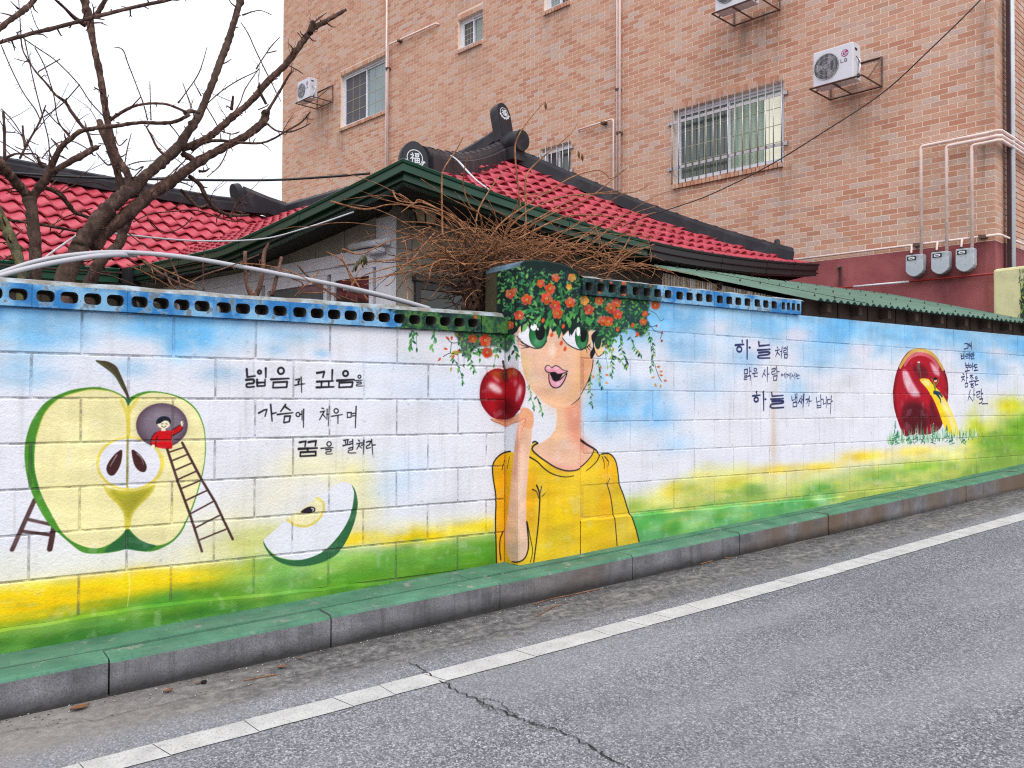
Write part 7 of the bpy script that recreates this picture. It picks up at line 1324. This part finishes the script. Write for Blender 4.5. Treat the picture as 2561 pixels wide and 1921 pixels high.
shoots('thorny brown shoots straggling along the left wall top', 'straggling_shoots', [[(100, 1480, 14), (98, 1300, 14), (95, 1180, 10)], [(-420, 1220, 26), (-300, 1310, 28), (-140, 1400, 24), (40, 1470, 20)], [(-560, 1250, 12), (-330, 1360, 12), (-160, 1460, 12)], [(-480, 1190, 10), (-250, 1290, 12), (30, 1420, 12)], [(-80, 1470, 14), (60, 1360, 14), (330, 1265, 12), (580, 1165, 8)], [(-200, 1180, 16), (-130, 1330, 16), (-90, 1480, 16)], [(-240, 1300, 18), (-180, 1420, 18), (-120, 1470, 18)], [(880, 1540, 14), (960, 1420, 14), (860, 1370, 12)], [(930, 1480, 12), (1060, 1350, 12), (1110, 1300, 8)], [(930, 1500, 12), (1150, 1490, 10)], [(420, 1240, 12), (650, 1260, 12), (900, 1330, 12), (1060, 1420, 12), (1300, 1560, 12)], [(910, 1250, 14), (1010, 1360, 16), (1180, 1480, 14), (1420, 1570, 12)], [(1160, 1140, 10), (1280, 1200, 14), (1340, 1280, 14), (1380, 1400, 14), (1430, 1580, 14)], [(1290, 1150, 12), (1350, 1300, 12), (1450, 1450, 12), (1520, 1560, 12)], [(1330, 1540, 10), (1420, 1350, 10), (1480, 1230, 8)]], 4.58)
# the big bare vine tangled over the pillar
vr = thing('bare_vine', (2.75, 4.75, zb(2.8)), 'large leafless brown vine tangled over the pillar and wall top', 'vine')
GV = random.Random(33); core = onY(1190, 680, 4.78)
def wig(P, amp): return [p+np.array([GV.gauss(0, amp) for _ in range(3)]) for p in P]
for i in range(7):        # twisted trunk bundle
    a = i*.9; base = onY(1185+GV.uniform(-25, 30), 795, 4.72+GV.uniform(-.05, .08)); P = [np.array([base[0], base[1], zb(2.8)-.1]), base]+[onY(1180+22*math.sin(a+t*3)+t*10, 795-t*130, 4.72+.05*math.cos(a+t*4)) for t in np.linspace(.15, 1, 7)]
    m = MB(); m.tube(spl(P, 4), [.022-.001*i]*(len(P)*4-3), 8); m.obj('vine_trunk', M_VINED, vr)
def arc_cane(pix, y0, y1, r0):
    n = len(pix); P = [onY(x, y, y0+(y1-y0)*i/(n-1)) for i, (x, y) in enumerate(pix)]; P = wig(P, .006); return spl(P, 6), r0
Tz = lambda x, y: (1000+x/ZM, 260+y/ZM)
long_ = [[(1050, 900), (1010, 650), (1010, 400), (1030, 270), (1090, 150), (1200, 30), (1260, -30)], [(1085, 850), (1095, 640), (1200, 480), (1400, 330), (1500, 230), (1545, 140)], [(370, 1160), (365, 700), (380, 560), (480, 400), (550, 300)], [(720, 1150), (690, 960), (610, 870), (560, 700), (560, 550), (600, 410)], [(560, 1080), (470, 980), (200, 850), (130, 850), (60, 800), (0, 780)], [(700, 1170), (500, 1000), (250, 890), (150, 850), (30, 940)], [(780, 1150), (900, 1000), (1100, 850), (1300, 740), (1500, 630), (1700, 580), (1780, 620), (1830, 650), (1970, 550)], [(900, 1100), (1100, 930), (1400, 800), (1700, 790), (2000, 760), (2140, 700)], [(950, 1120), (1200, 960), (1500, 830), (1650, 770), (1900, 750)], [(1000, 1150), (1300, 960), (1600, 820), (1850, 660), (1960, 560)], [(1000, 1180), (1400, 990), (1700, 960), (1900, 980), (2200, 880)], [(1090, 1160), (1100, 1000), (1090, 700)], [(700, 1250), (300, 1300), (60, 1380), (20, 1450), (60, 1560), (130, 1659)], [(650, 1180), (300, 1040), (0, 1010)], [(560, 1200), (300, 1180), (130, 1260), (0, 1340)], [(640, 1260), (200, 1400), (-200, 1500), (-500, 1520)], [(600, 1300), (100, 1330), (-250, 1370), (-560, 1400)], [(560, 1400), (200, 1390), (0, 1390), (-300, 1480), (-420, 1560)], [(850, 1260), (950, 1330), (1060, 1440), (1130, 1520), (1220, 1640)], [(850, 1290), (960, 1420), (1100, 1420), (1140, 1420)], [(600, 1500), (880, 1530), (1060, 1520)], [(300, 1100), (200, 1250), (80, 1360)], [(1850, 1400), (1760, 1250), (1700, 1100), (1660, 980)], [(1840, 1400), (1950, 1220), (2080, 1000), (2212, 940)], [(1800, 1440), (2000, 1300), (2212, 1200)], [(1850, 1390), (1990, 1260), (2150, 1240), (2212, 1260)], [(1100, 1180), (1250, 1250), (1400, 1340), (1630, 1430)], [(-500, 1260), (-350, 1290), (-100, 1200), (100, 1150)], [(-590, 850), (-300, 920), (-100, 870), (200, 900), (480, 980)], [(0, 1220), (150, 1150), (280, 1060), (170, 1110)], [(820, 1150), (850, 1000), (780, 830)], [(900, 1150), (1000, 900), (1060, 800), (1300, 760)], [(-60, 760), (0, 820), (110, 870)], [(640, 1180), (680, 900), (860, 620), (900, 590)], [(1760, 1560), (1850, 1430), (2000, 1420), (2180, 1500)], [(1640, 1420), (1850, 1430), (2080, 1380), (2212, 1310)]]
for L in long_:
    P, r = arc_cane([Tz(*p) for p in L], 4.72+GV.uniform(-.1, .12), 4.72+GV.uniform(-.35, .3), 0); n = len(P); m = MB(); m.tube(P, [.0064-.004*i/n for i in range(n)], 6); m.obj('cane', M_VINE, vr)
tw = MB(); old = MB()
for i in range(260):      # the tangle itself
    u = GV.gauss(0, 1); cx_ = 1200+75*u if i % 3 else GV.uniform(1150, 1500); cy_ = (655+28*GV.gauss(0, 1)) if cx_ < 1290 else 640+ .06*(cx_-1250)+14*GV.gauss(0, 1)
    p = onY(cx_, cy_, 4.74+GV.gauss(0, .09)); an = GV.choice((0, math.pi))+GV.gauss(0, .5); L = GV.uniform(.1, .4); el = GV.gauss(.12, .3)
    d = np.array([math.cos(an), GV.gauss(0, .35), math.sin(el)]); d /= np.linalg.norm(d); P = [p]; k = 6
    for j in range(k): d = d+np.array([GV.gauss(0, .22) for _ in range(3)])-UZ*.05; d /= np.linalg.norm(d); P.append(P[-1]+d*L/k)
    (old if i % 2 else tw).tube(P, [GV.uniform(.0025, .0045)*(1-.5*j/k) for j in range(k+1)], 5)
for i in range(150):      # hanging mass beside the trunk
    p = onY(1190+38*GV.gauss(0, 1), 700+40*GV.gauss(0, 1), 4.74+GV.gauss(0, .06)); d = np.array([GV.gauss(0, 1), GV.gauss(0, .4), GV.gauss(0, .6)]); d /= np.linalg.norm(d); P = [p]
    for j in range(5): d = d+np.array([GV.gauss(0, .3) for _ in range(3)]); d /= np.linalg.norm(d); P.append(P[-1]+d*.045)
    old.tube(P, [.003]*6, 5)
for i in range(110):       # medium canes arching out of the tangle
    p = onY(GV.choice((1200, 1240, 1320, 1420))+60*GV.gauss(0, 1), 650+18*GV.gauss(0, 1), 4.73+GV.gauss(0, .08)); sx = GV.choice((-1, -1, 1, 1, 1)); GV_r = GV.uniform(.0022, .0052); L = GV.uniform(.4, 1.15); d = np.array([sx*GV.uniform(.4, 1.), GV.gauss(0, .25), GV.uniform(-.1, .75)]); d /= np.linalg.norm(d); P = [p]
    for j in range(9): d = d+np.array([GV.gauss(0, .09) for _ in range(3)])-UZ*.07; d /= np.linalg.norm(d); P.append(P[-1]+d*L/9)
    tw.tube(spl(P, 2), [GV_r*(1-.6*j/18) for j in range(19)], 5)
for i in range(200):      # fine light shoots sticking out
    c = GV.choice(((1190, 660), (1250, 620), (1330, 630), (1120, 690), (1540, 670))); p = onY(c[0]+GV.gauss(0, 40), c[1]+GV.gauss(0, 15), 4.72+GV.gauss(0, .1)); an = GV.uniform(-.3, math.pi+.3); L = GV.uniform(.1, .45); d = np.array([math.cos(an)*.9, GV.gauss(0, .4), abs(math.sin(an))*.55+.1]); P = [p]
    for j in range(7): d = d+np.array([GV.gauss(0, .13) for _ in range(3)])-UZ*.04; d /= np.linalg.norm(d); P.append(P[-1]+d*L/7)
    tw.tube(P, [.0026*(1-.6*j/7) for j in range(8)], 5)
tw.obj('fine_canes', M_VINE, vr, kind='stuff'); old.obj('old_canes', M_VINED, vr, kind='stuff')
# withered leaves on the vine, fallen leaves and twigs by the kerb
M_LEAF = pm('dead_leaf', (126, 84, 52), .35, 20, .8, .2); M_LEAFG = pm('withered_leaf', (84, 84, 60), .3, 20, .8, .2)
def leafmesh(mb, c, ax, up, L, curl=.25):
    ax = np.asarray(ax)/np.linalg.norm(ax); s = np.cross(ax, up); s /= np.linalg.norm(s); n = np.cross(s, ax); V = []
    for t, w, z in ((0, .04, 0), (.25, .5, .06), (.5, .62, .03), (.75, .4, .08), (1, .02, .2)):
        for k in (-1, 0, 1): V.append(np.asarray(c)+ax*L*(t-.5)+s*L*w*k*.5+n*L*(z*curl*2+(abs(k)*curl*.5)))
    mb.add(V, [(3*i+j, 3*i+j+1, 3*i+j+4, 3*i+j+3) for i in range(4) for j in range(2)], 0, True)
for (x, y) in (Tz(1253, 20), Tz(1540, 440), Tz(1570, 465)):
    m = MB(); leafmesh(m, onY(x, y, 4.6), (.2, .1, -1), (1, 0, 0), .05); m.obj('withered_leaf', M_LEAF, vr)
for i in range(7): p = onY(*Q(1440+GV.gauss(0, 40), 1210+GV.gauss(0, 50)), 4.6); m = MB(); leafmesh(m, p, (GV.uniform(-.5, .5), GV.uniform(-.5, .5), -1), (1, 0, .2), .06); m.obj('withered_leaf', M_LEAFG, vr)
FL = [((200, 1775), .075, 'large curled brown leaf on the gutter below the leftmost kerb stone'), ((420, 1732), .045, 'brown leaf against the kerb foot near the second kerb joint'), ((705, 1672), .05, 'pale dry leaf fragment on the gutter under the kerb'), ((752, 1650), .03, 'small reddish leaf scrap beside the pale leaf fragment'), ((495, 1712), .03, 'tiny dark leaf scrap right of the brown leaf at the kerb')]
for (px, L, lab) in FL:
    X, Yy = gpt(*px); m = MB(); leafmesh(m, (X, Yy, zroad(X, Yy)+.008), (1, GV.uniform(-.3, .3), 0), (0, 0, 1), L, .14); m.obj('fallen_leaf', M_LEAF, None, lab, 'leaf', 'fallen leaves by the kerb')
TWG = [([(1090, 1562), (1130, 1548), (1170, 1541)], 'brown twig against the kerb left of the pillar'), ([(1330, 1516), (1380, 1500), (1440, 1488), (1500, 1475)], 'long thin twig lying below the pillar'), ([(1752, 1413), (1800, 1400), (1830, 1396)], 'dry twig on the gutter right of the girl figure'), ([(610, 1706), (650, 1697), (690, 1690)], 'short brown twig beside the kerb foot at left'), ([(1340, 1545), (1385, 1520), (1405, 1515)], 'small forked twig just left of the second long kerb joint')]
for pix, lab in TWG:
    P = [np.array([*gpt(*p), 0]) for p in pix]; P = [np.array([p[0], p[1], zroad(p[0], p[1])+.006]) for p in P]; m = MB(); m.tube(spl(P, 4), .0028, 5); m.obj('fallen_twig', M_VINE, None, lab, 'twig', 'fallen twigs by the kerb')
X, Yy = gpt(510, 1710); m = MB(); m.sphere((X, Yy, zroad(X, Yy)+.008), .011, 8, 0, (1.3, 1, .8)); m.obj('pebble', M_DARK, None, 'small dark pebble on the gutter near the kerb', 'pebble')

gs = random.Random(91); m = MB()
for i in range(1500):     # washed-up grit along the kerb
    X = -1+11*gs.random()**1.3; Yy = 3.955-abs(gs.gauss(0, .09))-.004; z = zroad(X, Yy); r = gs.uniform(.0012, .0048); c = np.array([X, Yy, z+r*.5])
    V = [c+r*np.array(d)*np.array([gs.uniform(.7, 1.3), gs.uniform(.7, 1.3), .8]) for d in ((1, 0, 0), (0, 1, 0), (-1, 0, 0), (0, -1, 0), (0, 0, 1), (0, 0, -1))]
    m.add(V, [(0, 1, 4), (1, 2, 4), (2, 3, 4), (3, 0, 4), (1, 0, 5), (2, 1, 5), (3, 2, 5), (0, 3, 5)])
k = NB('grit'); rr = k.n('ShaderNodeNewGeometry').outputs['Random Per Island']; M_GRIT = k.out(k.ramp(rr, [(0., (.05, .048, .045)), (.6, (.2, .19, .18)), (1., (.5, .48, .45))]), .9)
m.obj('grit', M_GRIT, None, 'loose grit and sand washed up along the kerb foot', kind='stuff')
